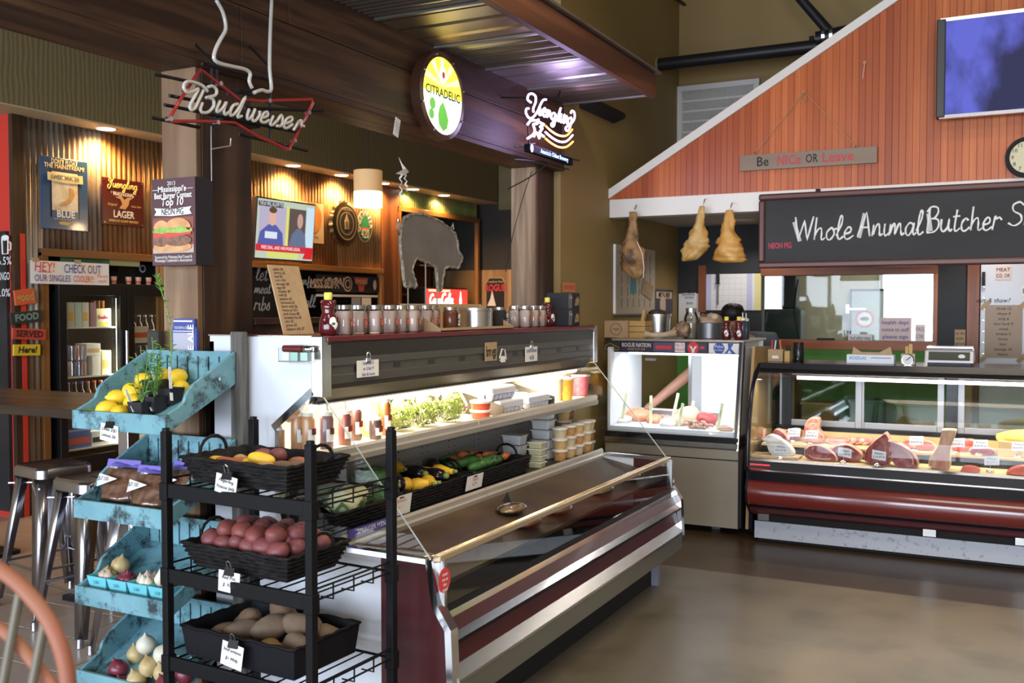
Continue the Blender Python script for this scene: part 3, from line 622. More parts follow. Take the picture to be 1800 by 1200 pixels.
# --- television over the bar
X = -6.30; y0 = at(445, 400, X=X).y; y1 = at(549, 410, X=X).y; zt = at(447, 345, X=X).z; zb = at(447, 455, X=X).z; tl = .05
t = thing('television', 'flat television showing a talk show, hung tilted over the bar', 'television', (X, (y0+y1)/2, zb))
upv = V((tl, 0, zt-zb)).normalized(); nrm = Y_.cross(upv)
c = V((X+tl/2, (y0+y1)/2, (zt+zb)/2)); hw, hh = (y1-y0)/2, (V((tl, 0, zt-zb)).length)/2
MB().obox(c-nrm*.03, Y_*hw, upv*hh, nrm*.028).build('case', m_blackmetal, t, bevel=.004)
def scr(name, pts, col, off, em=.9):
    return MB().add([c+nrm*off+Y_*a*hw+upv*b*hh for a, b in pts], [tuple(range(len(pts)))]).build(name, M('screen_'+name, (.01, .01, .01), .3, em=em, emc=col), t)
R4 = lambda a, b, x, y: [(a, b), (x, b), (x, y), (a, y)]
EL = lambda x, y, a, b, n=16: [(x+a*math.cos(2*PI*i/n), y+b*math.sin(2*PI*i/n)) for i in range(n)]
scr('screen', R4(-.97, -.95, .97, .95), (.55, .62, .5), .001)
for k, (nm, pts, col) in enumerate([('studio', R4(-.9, -.5, .0, .75), (.5, .45, .6)), ('kitchen', R4(.08, -.5, .66, .75), (.12, .09, .08)), ('divider', R4(-.02, -.5, .08, .8), (.75, .75, .2)), ('sidebar', R4(.68, -.5, .95, .85), (.62, .78, .9)),
        ('shirt', [(-.92, -.5), (-.85, -.1), (-.6, .15), (-.35, .15), (-.12, -.1), (-.08, -.5)], (.1, .12, .4)), ('face', EL(-.47, .38, .12, .27), (.75, .45, .35)), ('hair', EL(-.47, .62, .13, .1), (.12, .07, .04)),
        ('shirt_grey', [(.1, -.5), (.2, -.1), (.36, .1), (.5, .1), (.66, -.1), (.7, -.5)], (.14, .18, .3)), ('face_right', EL(.46, .36, .1, .25), (.6, .35, .28)), ('card', R4(-.7, -.3, -.3, -.08), (.75, .8, .9)),
        ('ticker', R4(-.97, -.72, .97, -.5), (.65, .03, .05)), ('ticker_yellow', R4(-.6, -.92, .45, -.72), (.7, .75, .2)), ('logo', [(.6, -.9), (.75, -.52), (.95, -.52), (.95, -.9)], (.7, .02, .03)), ('caption', R4(-.95, .72, -.15, .88), (.02, .02, .03))]):
    scr(nm, pts, col, .002+k*.0003)
m_scrtxt = M('screen_text', (.01, .01, .01), em=1, emc=(.95, .95, .95))
text('THE #1 WILL ALLOW TO', .05, m_scrtxt, t, c+nrm*.0075-Y_*hw*.55+upv*hh*.8, Y_, upv, mw=hw*.75); text('FREE DEAL, AND WIN MORE LEGAL', .045, m_scrtxt, t, c+nrm*.0075-Y_*hw*.15-upv*hh*.6, Y_, upv, mw=hw*1.3)
MB().tube([(X-.05, (y0+y1)/2, (zt+zb)/2), (-6.6, (y0+y1)/2, (zt+zb)/2+.1), (XB, (y0+y1)/2, (zt+zb)/2+.1)], .025, 8).build('wall_arm', m_blackmetal, t)
# --- poster, bottle-cap sign, oval sign
X = -6.69; y0, y1, z0, z1 = yrect(520, 352, 568, 424, X)
s = thing('poster', 'cream poster with an orange ball behind the television', 'poster', (X, (y0+y1)/2, z0)); ypanel(s, 'sheet', y0, y1, z0, z1, X, M('cream_paper', (.68, .52, .36), .6), .008)
ydisc(s, 'orange_ball', y0+(y1-y0)*.55, (z0+z1)/2+.05, .17, .17, X+.008, M('orange_ball', (.6, .22, .06), .5, c2=(.7, .35, .12), sc=6), .002); text('BREWING', .04, m_ink, s, (X+.009, y0+(y1-y0)*.6, z0+.06), Y_, Z_, mw=.3)
p = at(603, 393, X=X); s = thing('bottle_cap_sign', 'giant dark bottle-cap sign with a lantern emblem on corrugated wall', 'sign', (X, p.y, p.z-.25)); R = .255
N = 84; prof = []
mb = MB(); base = [(R*1.0, 0), (R*.93, .035), (R*.8, .05)]
for j, (r, h) in enumerate(base):
    for k in range(N):
        a = 2*PI*k/N; rr = r*(1+(.035 if j == 0 else .012 if j == 1 else 0)*math.cos(21*a)); mb.v.append((X+h, p.y+rr*math.cos(a), p.z+rr*math.sin(a)))
for j in range(2):
    for k in range(N): l = (k+1) % N; mb.f.append((j*N+k, j*N+l, (j+1)*N+l, (j+1)*N+k))
mb.f.append(tuple(2*N+k for k in range(N))); mb.build('crimped_rim', M('cap_metal', (.13, .1, .06), .3, .9), s, smooth=30)
ydisc(s, 'cap_face', p.y, p.z, R*.78, R*.78, X+.05, m_ink, .002); m_capgold = M('cap_gold', (.5, .38, .22), .5)
for r1, r2 in ((.72, .68), (.5, .47)):
    MB().lathe([(R*r1, .053), (R*r2, .053)], (X, p.y, p.z), 40, 'x').build('ring_print', m_capgold, s)
yflat(s, 'lantern', [(p.y+R*a, p.z+R*b) for a, b in [(-.14, -.25), (.14, -.25), (.16, .1), (.05, .28), (0, .42), (-.05, .28), (-.16, .1)]], X+.052, m_capgold, .002)
for a in (-.07, .0, .07): ypanel(s, 'lantern_bar', p.y+R*a-.004, p.y+R*a+.004, p.z-R*.2, p.z+R*.08, X+.0545, m_ink, .001)
text('THE SHED', .04, m_capgold, s, (X+.053, p.y, p.z+R*.6), Y_, Z_)
y0, y1, z0, z1 = yrect(627, 368, 653, 424, X); yc, zc = (y0+y1)/2, (z0+z1)/2
s = thing('oval_sign', 'tall green and white oval beer sign numbered 420', 'sign', (X, yc, z0)); a, b = (y1-y0)/2, (z1-z0)/2
ydisc(s, 'plate', yc, zc, a, b, X, M('white_tin', (.55, .52, .45), .4), .01); ydisc(s, 'green_field', yc, zc, a*.93, b*.95, X+.01, M('green_field', (.03, .13, .07), .4), .001); ydisc(s, 'tree', yc, zc+b*.15, a*.55, b*.55, X+.011, M('tree_print', (.03, .3, .12), .5), .001)
ypanel(s, 'red_band', yc-a*.55, yc+a*.55, zc-b*.25, zc-b*.1, X+.012, m_lab[0], .001); text('420', .15, m_wtxt, s, (X+.0125, yc, zc-b*.5), Y_, Z_, sx=.7)
for i, ch in enumerate('SWEETWATER'):
    an = math.radians(200-22*i); d = V((0, -math.sin(an), math.cos(an)*1.5)).normalized()
    text(ch, .085, m_wtxt, s, (X+.0125, yc+a*.77*math.cos(an), zc+b*.8*math.sin(an)), V((0, math.sin(an), -math.cos(an))), V((0, math.cos(an), math.sin(an))), bold=.02)
# --- back bar: menu board, sponsor board, bottles
s = thing('menu_chalkboard', 'black chalk menu board with looping white handwriting behind the post', 'chalkboard', (-6.95, 7.7, .9)); X = -6.95
ypanel(s, 'board', BK[0]+.04, 8.55, .95, 1.98, X, m_black, .02)
m_dimchalk = M('dim_chalk', (.5, .5, .48), .9)
for i, (tx, l, py) in enumerate([('let', 449, 492), ('dun', 520, 500), ('meat', 447, 515), ('rolls', 497, 525), ('ribs', 446, 545), ('all', 535, 540), ('beer', 540, 505), ('lunch', 500, 558)]):
    p = at(l, py, X=X+.022); script(tx, m_dimchalk, s, (X+.022, p.y, p.z), Y_, Z_, .062*len(tx), .006)
for i in range(4): text('6 oz 9.50', .045, m_dimchalk, s, (X+.022, 7.3+i*.3, 1.72-.16*(i % 3)), Y_, Z_)
s = thing('sponsor_board', 'black board reading LOCAL MISSISSIPPI with round logos at the back bar', 'sign', (-6.72, 9.1, 1.6)); X = -6.72
y0, y1, z0, z1 = yrect(556, 482, 663, 511, X); z0 -= .01; ypanel(s, 'board', y0, y1, z0, z1, X, m_ink, .015); m_peach = M('peach_print', (.72, .52, .35), .5)
text('LOCAL', .135, m_peach, s, (X+.016, y0+.3, z1-.08), Y_, Z_, bold=.03); text('MISSISSIPPI', .135, m_peach, s, (X+.016, y0+.13, z0+.085), Y_, Z_, bold=.03, sx=.82)
for q, (r, mt) in enumerate(((.085, m_peach), (.07, m_ink), (.05, m_peach), (.035, m_ink))): ydisc(s, 'logo_ring', at(609, 497, X=X).y, (z0+z1)/2, r, r, X+.016+q*.001, mt)
yflat(s, 'red_logo', [(at(633, 497, X=X).y+a, (z0+z1)/2+b) for a, b in [(-.13, .08), (.13, .08), (.12, .02), (.07, 0), (.04, -.08), (-.04, -.08), (-.07, 0), (-.12, .02)]], X+.016, M('rust_print', (.5, .1, .05), .5)); text('SMOKE', .07, m_peach, s, (X+.0175, at(633, 497, X=X).y, (z0+z1)/2+.03), Y_, Z_, bold=.02)
MB().ell((X+.016, at(657, 497, X=X).y, (z0+z1)/2), (.002, .035, .06), 10, 8).build('flame_logo', m_peach, s)
MB().box(X, X+.012, y0, y1, z0-.05, z0-.025).build('white_rail', m_paper, s)
s = thing('back_bar_fridge', 'black under-counter fridge below the sponsor board', 'fridge', (-7, 9.1, 0)); MB().box(-7.4, -6.72, 8.6, 9.68, 0, 1.42).build('body', m_blackmetal, s, bevel=.01); MB().box(-6.72, -6.7, 8.62, 9.66, .3, 1.4).build('door', m_blackmetal, s)
for a, b, mt in ((at(618, 530, X=-6.7).y, at(634, 530, X=-6.7).y, M('grey_sticker', (.3, .32, .36), .6)), (at(636, 530, X=-6.7).y, at(652, 530, X=-6.7).y, m_paper)): ypanel(s, 'sticker', a, b, at(630, 538, X=-6.7).z, at(630, 523, X=-6.7).z, -6.7, mt, .002)
lb = [botproto(M('liquor_amber', (.22, .06, .01), .12), m_lab[3], 'liquor_bottle'), botproto(M('liquor_dark', (.1, .02, .01), .12), m_lab[0], 'liquor_bottle')]; lu = [[], []]
MB().box(-6.95, -6.6, BK[0]+.04, 8.55, 1.2, 1.235).build('back_shelf', m_brownwood, cs)
for i in range(7):
    y = 7.1+i*.11; place(lb[i % 2], lu[i % 2], (-6.66, y, 1.236), i, '%s liquor bottle from the post on the back bar shelf' % ORD[i], 'liquor bottles on the back bar')
# --- service doorway: panels, shelves and the lit drinks cooler
s = thing('storage_shelving', 'dim reddish shelving inside the dark doorway behind the pig', 'shelving', (-7.4, 11.2, 0)); m_sh = M('shelf_brown', (.14, .05, .02), .6, c2=(.09, .03, .014), sc=4)
MB().box(-7.48, -7.42, 10.9, 12.0, 0, 2.7).build('back_board', m_sh, s)
for z in (1.3, 1.75, 2.15): MB().box(-7.42, -7.1, 10.9, 12.0, z, z+.03).build('shelf', m_sh, s); MB().box(-7.1, -7.09, 11.2, 12.0, z, z+.02).build('shelf_edge', M('shelf_edge', (.6, .5, .3), .5), s)
X = -6.78; y0, y1, z0, z1 = yrect(751, 507, 822, 534, X)
s = thing('drinks_cooler', 'drinks cooler with a lit red and white header sign in the doorway', 'cooler', (X-.3, (y0+y1)/2, 0)); MB().box(X-.29, X-.02, y0-.02, y1+.02, 0, z1+.02).build('cabinet', m_blackmetal, s, bevel=.01)
MB().box(X-.02, X, y0, y1, z0-.06, z1).build('lit_header', M('lit_red', (.5, .02, .02), .4, em=1.1, emc=(.8, .06, .04)), s, bevel=.006); MB().box(X, X+.002, y0+.03, y0+(y1-y0)*.55, z1-.035, z1-.008).build('lit_top', M('lit_cream', (.8, .6, .4), em=1.2, emc=(1, .75, .5)), s)
m_litw = M('lit_white', (1, 1, 1), em=1.6); script('Coca', m_litw, s, (X+.004, y0+.05, z0+.0), Y_, Z_, (y1-y0)*.26, .011); script('Cola', m_litw, s, (X+.004, y0+.05+(y1-y0)*.28, z0+.0), Y_, Z_, (y1-y0)*.28, .011)
MB().lathe([(.03, 0), (.035, .05), (.025, .09), (.012, .14), (.012, .17)], (X+.003, y1-.2, z0), 8, sx=.1).build('bottle_print', m_litw, s)
# --- poster of the red lettered sign on the far wall
p0 = at(853, 487, Y=YF-.03); p1 = at(889, 545, Y=YF-.03)
s = thing('shield_sign', 'dark shield-shaped sign with red ROGUE lettering beside the far post', 'sign', ((p0.x+p1.x)/2, YF-.03, p1.z)); Y = YF-.03
MB().prism([(p0.x, p1.z), (p1.x, p1.z), (p1.x, p0.z-.06), (p1.x-.06, p0.z), (p0.x+.06, p0.z), (p0.x, p0.z-.06)], 'y', Y, Y+.01).build('plate', M('tan_edge', (.4, .28, .15), .5), s)
MB().prism([(p0.x+.02, p1.z), (p1.x-.02, p1.z), (p1.x-.02, p0.z-.07), (p1.x-.07, p0.z-.02), (p0.x+.07, p0.z-.02), (p0.x+.02, p0.z-.07)], 'y', Y-.003, Y).build('field', m_ink, s)
text('ROGUE', .13, m_redink, s, ((p0.x+p1.x)/2, Y-.005, p0.z-.155), X_, Z_, bold=.03, sx=.75); text('Creations from', .045, m_cream, s, ((p0.x+p1.x)/2, Y-.005, p0.z-.065), X_, Z_)
MB().prism([((p0.x+p1.x)/2+a-.05, p1.z+.06+b) for a, b in [(-.08, 0), (.06, 0), (.03, .1), (.0, .22), (-.03, .1)]], 'y', Y-.005, Y-.003).build('white_figure', m_paper, s)
# ================================================================== pendant lamp, paper bird, pig
X = -4.9; p = at(647, 332, X=X); zt = at(647, 300, X=X).z; zb = at(647, 364, X=X).z; r = (at(671, 332, X=X)-at(624, 332, X=X)).length/2*.62
s = thing('pendant_lamp', 'cream drum pendant lamp glowing at its lower half above the bar', 'lamp', (p.x, p.y, zb)); zm = zb+(zt-zb)*.42
m_shade = M('lamp_shade', (.75, .5, .27), .7, em=.22, emc=(1, .55, .2)); m_glow = M('lamp_glow', (1, .8, .5), .7, em=2.2, emc=(1, .78, .42))
MB().lathe([(r, zm), (r, zt), (r-.004, zt), (r-.004, zm)], (p.x, p.y, 0), 28).build('shade', m_shade, s, smooth=40); MB().lathe([(r, zb), (r, zm), (r-.004, zm), (r-.004, zb)], (p.x, p.y, 0), 28).build('glowing_band', m_glow, s, smooth=40)
MB().lathe([(0, zb+.005), (r-.006, zb+.005)], (p.x, p.y, 0), 28).build('diffuser', m_glow, s); MB().tube([(p.x, p.y, zt-.02), (p.x, p.y, CZ)], .004, 6).build('cord', m_ink, s)
MB().tube([(p.x-r+.003, p.y, zt-.02), (p.x+r-.003, p.y, zt-.02)], .003, 6).build('spider', m_steel, s)
point('pendant_bulb', (p.x, p.y, zb-.06), 14, (1, .7, .36), .06)
m_pap = M('bird_paper', (.75, .75, .76), .6)
X = -2.76; a = at(690, 209, X=X); b = at(705, 238, X=X)
s = thing('hang_tag', 'small white price tag hanging under the beam above the paper bird', 'tag', (X, a.y, b.z)); c = (a+b)/2
MB().obox(c, (.001, 0, 0), V((0, .022, -.006)), V((0, .012, .045))).build('card', m_pap, s); MB().tube([c+V((0, 0, .04)), (X, c.y, 2.6)], .001, 4).build('string', m_ink, s)
for i in range(4): text('sale per lb', .009, m_ink, s, c+V((.0015, .003, .02-.014*i)), V((0, .96, -.27)), V((0, .27, .96)))
p = at(706, 303, X=X); s = thing('paper_bird', 'white folded paper bird with spiral legs hanging on a thread from the beam', 'ornament', (X, p.y, p.z-.08))
MB().add([(X, p.y-.055, p.z-.012), (X+.02, p.y-.02, p.z+.01), (X, p.y-.012, p.z+.05), (X, p.y-.028, p.z+.075), (X+.006, p.y-.006, p.z+.045), (X+.02, p.y+.01, p.z+.02), (X, p.y+.07, p.z+.012), (X, p.y+.02, p.z-.014), (X-.02, p.y, p.z)], [(0, 1, 7), (1, 2, 4, 5), (2, 3, 4), (5, 6, 7), (1, 5, 7), (0, 8, 7), (8, 5, 6)]).build('body', m_pap, s)
for q, (dy, ln) in enumerate(((-.008, .11), (.03, .08))):
    MB().tube([V((X+.006*math.cos(i*1.3), p.y+dy+.006*math.sin(i*1.3)+(.02 if q else 0)*i/14, p.z-.01-ln*i/14)) for i in range(15)], .005, 5, flat=.4).build('curled_leg', m_pap, s)
MB().tube([(X, p.y, p.z+.02), (X, p.y, 2.54)], .0008, 4).build('thread', m_ink, s)
# half wall behind the low case and the pig cut-out standing on it
struct(MB().box(-3.02, -2.87, 3.21, 5.94, 0, 1.52).build('wall_half', m_brownwoodz)); struct(MB().box(-3.06, -2.85, 3.21, 5.94, 1.52, 1.545).build('trim_ledge', m_brownwood))
X = -2.97
pig = [(707,384),(714,379),(724,376),(737,376),(750,380),(765,386),(778,394),(788,402),(797,413),(800,424),(802,438),(805,446),(809,452),(808,459),(805,462),(802,471),(795,470),(783,469),(777,472),(775,490),(773,510),(767,510),(765,488),(763,470),(755,464),(745,460),(735,456),(728,454),(724,460),(721,475),(726,492),(729,503),(723,505),(716,495),(714,500),(719,505),(709,504),(706,485),(704,462),(701,440),(700,420),(702,400)]
pp = [at(a, b, X=X) for a, b in pig]; zmin = min(q.z for q in pp)
s = thing('pig_cutout', 'grey sheet-metal pig cut-out with a ragged edge standing behind the jars', 'ornament', (X, sum(q.y for q in pp)/len(pp), 1.545))
MB().prism([(q.y, q.z) for q in pp], 'x', X, X+.012).build('sheet', M('grey_tin', (.16, .145, .12), .6, c2=(.2, .18, .15), sc=8), s)
edge = []
for i in range(len(pp)):
    for j in range(4):
        q = pp[i].lerp(pp[(i+1) % len(pp)], j/4); k = noise.noise(q*60)*.006; edge.append(V((X+.013, q.y+k, q.z+noise.noise(q*47)*.006)))
MB().tube(edge, [.006+.009*abs(noise.noise(q*33)) for q in edge], 5, closed=True).build('ragged_border', M('pale_crust', (.42, .38, .28), .8, c2=(.14, .12, .09), sc=60), s)
q = at(702, 390, X=X); MB().tube(smoothline([q, q+V((.01, -.03, .01)), q+V((.01, -.035, -.04)), q+V((.01, -.015, -.07))], 4), .006, 6).build('tail', m_steel, s)
q = at(793, 400, X=X); MB().tube([q, q+V((.01, .004, .025)), q+V((.01, .012, -.01))], .005, 5).build('ear', M('pale_crust2', (.3, .27, .2), .8), s)
for px in (749, 769, 718): q = at(px, 460, X=X); MB().tube([(X-.004, q.y, q.z), (X-.004, q.y, 1.545)], .004, 6).build('support_rod', m_steel, s)
# ================================================================== signs on the beam and post
# --- unlit script neon on the near end of the beam
X = -2.64; t = thing('neon_sign', 'unlit white script neon sign with red bow-tie outline hung from the beam', 'neon sign', (X, 2.9, 2.2))
m_tubew = M('white_tube', (.5, .49, .46), .25, coat=.5); m_tuber = M('red_tube', (.28, .02, .022), .2, coat=.5)
P = lambda x, y, dx=0: at(x, y, X=X+dx)
bow = [(352, 122), (385, 147), (420, 175), (460, 177), (548, 174), (550, 181), (530, 220), (508, 262), (500, 260), (450, 238), (412, 215), (360, 213), (300, 213), (297, 209), (325, 162)]
MB().tube([P(*q) for q in bow], .0065, 8, closed=True).build('bow_tie_tube', m_tuber, t, smooth=True)
def pxscript(strokes, r, name, mat, par, dx=.02):
    for st in strokes: MB().tube(smoothline([P(a, b, dx) for a, b in st], 4), r, 8).build(name, mat, par, smooth=True)
O = lambda pts: [(260+a/5.625, 90+b/5.625) for a, b in pts]
bud = [O([(590, 400), (540, 340), (430, 300), (370, 310), (355, 360), (390, 405), (450, 395), (500, 370)]), O([(500, 375), (450, 470), (415, 540), (430, 580), (465, 560), (510, 470), (550, 385)]), O([(590, 355), (640, 345), (680, 385), (665, 435), (610, 450), (570, 460)]), O([(600, 458), (645, 480), (650, 540), (600, 600), (540, 605), (520, 570), (540, 510)]),
       O([(715, 490), (680, 570), (690, 600), (740, 560), (775, 500), (750, 580), (765, 625), (800, 600)]), O([(890, 520), (840, 540), (810, 610), (830, 635), (880, 590), (965, 450), (900, 600), (890, 650), (930, 640)]), O([(1000, 570), (980, 650), (1000, 670), (1040, 620), (1060, 570), (1030, 660), (1055, 690), (1100, 640), (1105, 590)]),
       O([(1120, 660), (1180, 640), (1180, 600), (1140, 620), (1115, 680), (1150, 705), (1200, 680)]), O([(1240, 640), (1210, 710), (1230, 730), (1270, 690)]), O([(1270, 700), (1320, 630), (1330, 700), (1310, 740), (1270, 735)]), O([(1340, 720), (1420, 690), (1420, 650), (1370, 670), (1340, 730), (1370, 760), (1430, 720)]), O([(1490, 690), (1440, 780)]), O([(1455, 755), (1500, 690), (1520, 690), (1515, 730), (1545, 740)])]
for st in bud: MB().tube(smoothline([P(a, b, .02) for a, b in st], 4), .0062, 8).build('script_tube', m_tubew, t, smooth=True)
for pts in ([(380, 0), (392, 22), (397, 50), (388, 68), (380, 84), (376, 102), (386, 111), (410, 117), (432, 122), (440, 130), (438, 142), (443, 155)], [(478, -5), (475, 60), (474, 120), (477, 155), (470, 161), (460, 158), (446, 163)]):
    MB().tube(smoothline([P(a, b, .01) for a, b in pts], 3), .0075, 8).build('supply_cable', m_tubew, t, smooth=True)
for a, b in (((270, 130), (440, 166)), ((298, 168), (350, 178)), ((289, 184), (520, 232)), ((265, 206), (350, 224)), ((355, 112), (470, 140)), ((430, 190), (567, 195)), ((420, 236), (540, 265)), ((400, 165), (440, 158))):
    MB().tube([P(*a, -.03), P(*b, -.03)], .007, 6).build('frame_bar', m_blackmetal, t)
for px, ya_, yb_ in ((372, 118, 232), (381, 100, 225), (475, 140, 242)): MB().tube([P(px, ya_, -.035), P(px, yb_, -.035)], .006, 6).build('frame_upright', m_blackmetal, t)
a, b = P(385, 168, -.06), P(452, 240, -.06); MB().box(X-.10, X-.04, a.y, b.y, b.z+.03, a.z-.05).build('transformer', m_blackmetal, t, bevel=.006)
for px in (383, 476): q = P(px, 120, -.035); MB().tube([q, (-2.785, q.y, q.z+.1), (-2.79, q.y, q.z+.12)], .005, 6).build('bracket', m_blackmetal, t)
for px, py in ((326, 162), (385, 147), (471, 177), (541, 198), (516, 247), (380, 215), (297, 209)): MB().lathe([(.009, -.012), (.009, .012)], P(px, py, -.005), 8, 'x').build('tube_clip', m_steel, t)
MB().tube([P(371, 222, 0), P(372, 318, 0)], .002, 4).build('pull_chain', m_steel, t); MB().tube([P(371, 262, 0), P(405, 256, 0), P(406, 243, 0)], .003, 5).build('hook_wire', m_steel, t)
# --- lit script neon by the far post
X = -2.56; t = thing('neon_sign', 'lit violet-white script neon sign with orange stripes at the far end of the beam', 'neon sign', (X, 5.6, 2.5))
m_nw = M('neon_white', (1, 1, 1), em=3.2, emc=(.72, .5, 1)); m_no = M('neon_orange', (1, .4, .1), em=2.6, emc=(1, .26, .03)); O = lambda pts: [(900+a/7.5, 140+b/7.5) for a, b in pts]
yu = [O([(250, 300), (205, 260), (220, 200), (265, 185), (310, 220), (310, 300), (280, 380), (285, 430)]), O([(450, 262), (410, 270), (370, 340), (330, 430), (270, 500), (220, 500), (185, 440), (190, 385), (220, 380)]), O([(370, 370), (355, 440), (375, 465), (400, 400), (395, 470)]), O([(405, 440), (440, 410), (430, 375), (405, 420), (420, 480), (445, 480)]), O([(450, 480), (470, 400), (465, 490), (495, 410), (505, 480), (520, 500)]), O([(560, 440), (525, 450), (520, 510), (555, 520), (575, 450), (555, 590), (530, 615), (520, 580), (590, 530)]), O([(600, 540), (635, 400), (640, 380), (605, 500), (620, 550)]), O([(650, 450), (635, 530), (650, 560), (670, 530)]), O([(670, 560), (690, 460), (685, 570), (720, 480), (725, 570), (740, 575)]), O([(780, 500), (740, 520), (740, 590), (770, 590), (790, 520), (760, 640), (725, 675), (710, 630), (790, 570), (825, 500), (820, 430), (790, 410), (775, 440)])]
for st in yu: MB().tube(smoothline([P(a, b) for a, b in st], 4), .0068, 8).build('script_tube', m_nw, t, smooth=True)
for st in ([(205, 590), (250, 540), (320, 540), (330, 580), (280, 590), (300, 660), (280, 720), (205, 775)], [(345, 515), (360, 560), (420, 590), (370, 620), (400, 640), (365, 700), (420, 750)], [(290, 750), (310, 700), (335, 710), (360, 770), (365, 720)]):
    MB().tube(smoothline([P(a, b) for a, b in O(st)], 4), .0075, 8).build('eagle_tube', m_nw, t, smooth=True)
for st, m in (([(445, 610), (520, 680), (620, 735), (720, 735), (795, 655)], m_no), ([(440, 690), (520, 760), (620, 815), (720, 810), (800, 730)], m_nw), ([(440, 775), (520, 840), (620, 890), (720, 885), (805, 815)], m_no)):
    MB().tube(smoothline([P(a, b) for a, b in O(st)], 5), .0065, 8).build('stripe_tube', m, t, smooth=True)
a = P(929, 252, 0); b = P(1006, 270, 0); zt = P(929, 252).z; zb = P(929, 266).z
MB().box(X-.03, X+.005, a.y, b.y, zb, zt).build('caption_box', M('caption_black', (.004, .005, .01), .6, spec=.1), t, bevel=.003)
text("America's Oldest Brewery", (zt-zb)*.82, M('caption_lit', (.3, .5, .8), em=3, emc=(.45, .7, 1)), t, (X+.006, (a.y+b.y)/2+.035, (zt+zb)/2), Y_, Z_, mw=(b.y-a.y)*.8)
MB().ell((X+.006, a.y+.035, (zt+zb)/2), (.003, .02, .024), 8, 6).build('caption_emblem', m_nw, t)
for qa, qb in (((905, 258), (940, 252)), ((902, 272), (1000, 298)), ((925, 165), (930, 262)), ((990, 190), (988, 292)), ((946, 268), (1018, 282)), ((905, 280), (960, 285)), ((980, 172), (985, 160))):
    MB().tube([P(*qa, -.04), P(*qb, -.04)], .005, 6).build('frame_bar', m_blackmetal, t)
for px in (930, 985): q = P(px, 172, -.04); MB().tube([q, (-2.79, q.y, q.z+.02)], .005, 6).build('bracket', m_blackmetal, t)
MB().tube(smoothline([P(960, 290, -.05), P(930, 312, -.1), at(893, 332, X=-2.86)], 5), .004, 6).build('power_cord', m_ink, t)
MB().tube(smoothline([at(935, 300, X=-2.7), at(917, 355, X=-2.855), at(900, 420, X=-2.855), at(889, 478, X=-2.87)], 5), .0025, 5).build('loose_cord', m_ink, t)
point('neon_glow', (X+.06, 5.62, 2.66), 9, (.6, .5, 1), .1)
# --- round lit sign
X = -2.783; p = at(780, 169, X=X+.06); R = .225
t = thing('round_lit_sign', 'round backlit yellow and white CITRADELIC beer sign on the dark beam', 'sign', (X, p.y, p.z-R))
MB().lathe([(R*1.02, 0), (R*1.02, .055), (R*.9, .06), (R*.9, .05)], (X, p.y, p.z), 48, 'x').build('dark_rim', M('sign_rim', (.06, .025, .015), .3), t, smooth=35)
m_sy = M('lit_yellow', (1, .8, .1), em=1.5, emc=(1, .72, .05)); m_sw = M('lit_pale', (1, 1, .9), em=1.25, emc=(1, .98, .82)); Xs = X+.052
r = R*.9
ydisc(t, 'yellow_half', p.y, p.z, r, r, Xs, m_sy, .002, 30, 2, 178); ydisc(t, 'white_half', p.y, p.z, r, r, Xs, m_sw, .002, 30, 178, 362)
m_sr = M('lit_stripe', (1, .9, .3), em=1.5, emc=(1, .9, .35))
for k in range(5):
    a0 = 25+k*30; yflat(t, 'sun_ray', [(p.y, p.z+.05), (p.y+r*.97*math.cos(math.radians(a0)), p.z+r*.97*math.sin(math.radians(a0))), (p.y+r*.97*math.cos(math.radians(a0+12)), p.z+r*.97*math.sin(math.radians(a0+12)))], Xs+.002, m_sr)
ydisc(t, 'hop_badge', p.y, p.z+r*.55, .035, .045, Xs+.003, M('lit_cream_badge', (1, .9, .8), em=1.2, emc=(1, .88, .75)), .001); ydisc(t, 'badge_dot', p.y+.005, p.z+r*.55, .014, .018, Xs+.004, m_lab[0], .001)
m_dg = M('lit_darkgreen', (.05, .1, .02), em=.12, emc=(.1, .2, .02)); m_lg = M('lit_leafgreen', (.1, .4, .05), em=.55, emc=(.15, .6, .08))
text('CITRADELIC', .064, m_dg, t, (Xs+.004, p.y, p.z+.012), Y_, Z_, bold=.03, mw=r*1.75); text('NEW BELGIUM', .026, m_sr, t, (Xs+.004, p.y, p.z+.075), Y_, Z_)
for dy, dz, a, b in ((-.105, -.055, .028, .03), (-.115, -.11, .024, .027)): ydisc(t, 'hop_leaf', p.y+dy, p.z+dz, a, b, Xs+.003, m_lg)
yflat(t, 'hop_cone', [(p.y+a, p.z+b) for a, b in [(.0, -.03), (-.035, -.06), (-.05, -.11), (-.04, -.155), (0, -.185), (.04, -.165), (.055, -.12), (.03, -.07)]], Xs+.003, m_lg)
ydisc(t, 'citrus_slice', p.y+.08, p.z-.08, .06, .075, Xs+.0025, M('lit_citrus', (1, .95, .6), em=1.1, emc=(.95, 1, .6))); 
for k in range(8): a = k*PI/4+.3; q = V((X+.062, p.y+R*.97*math.cos(a), p.z+R*.97*math.sin(a))); MB().lathe([(.006, -.004), (.006, .002), (0, .004)], q, 8, 'x').build('rim_screw', m_steel, t)
point('sign_glow', (X+.2, p.y, p.z), 1.2, (1, .9, .5), .15)
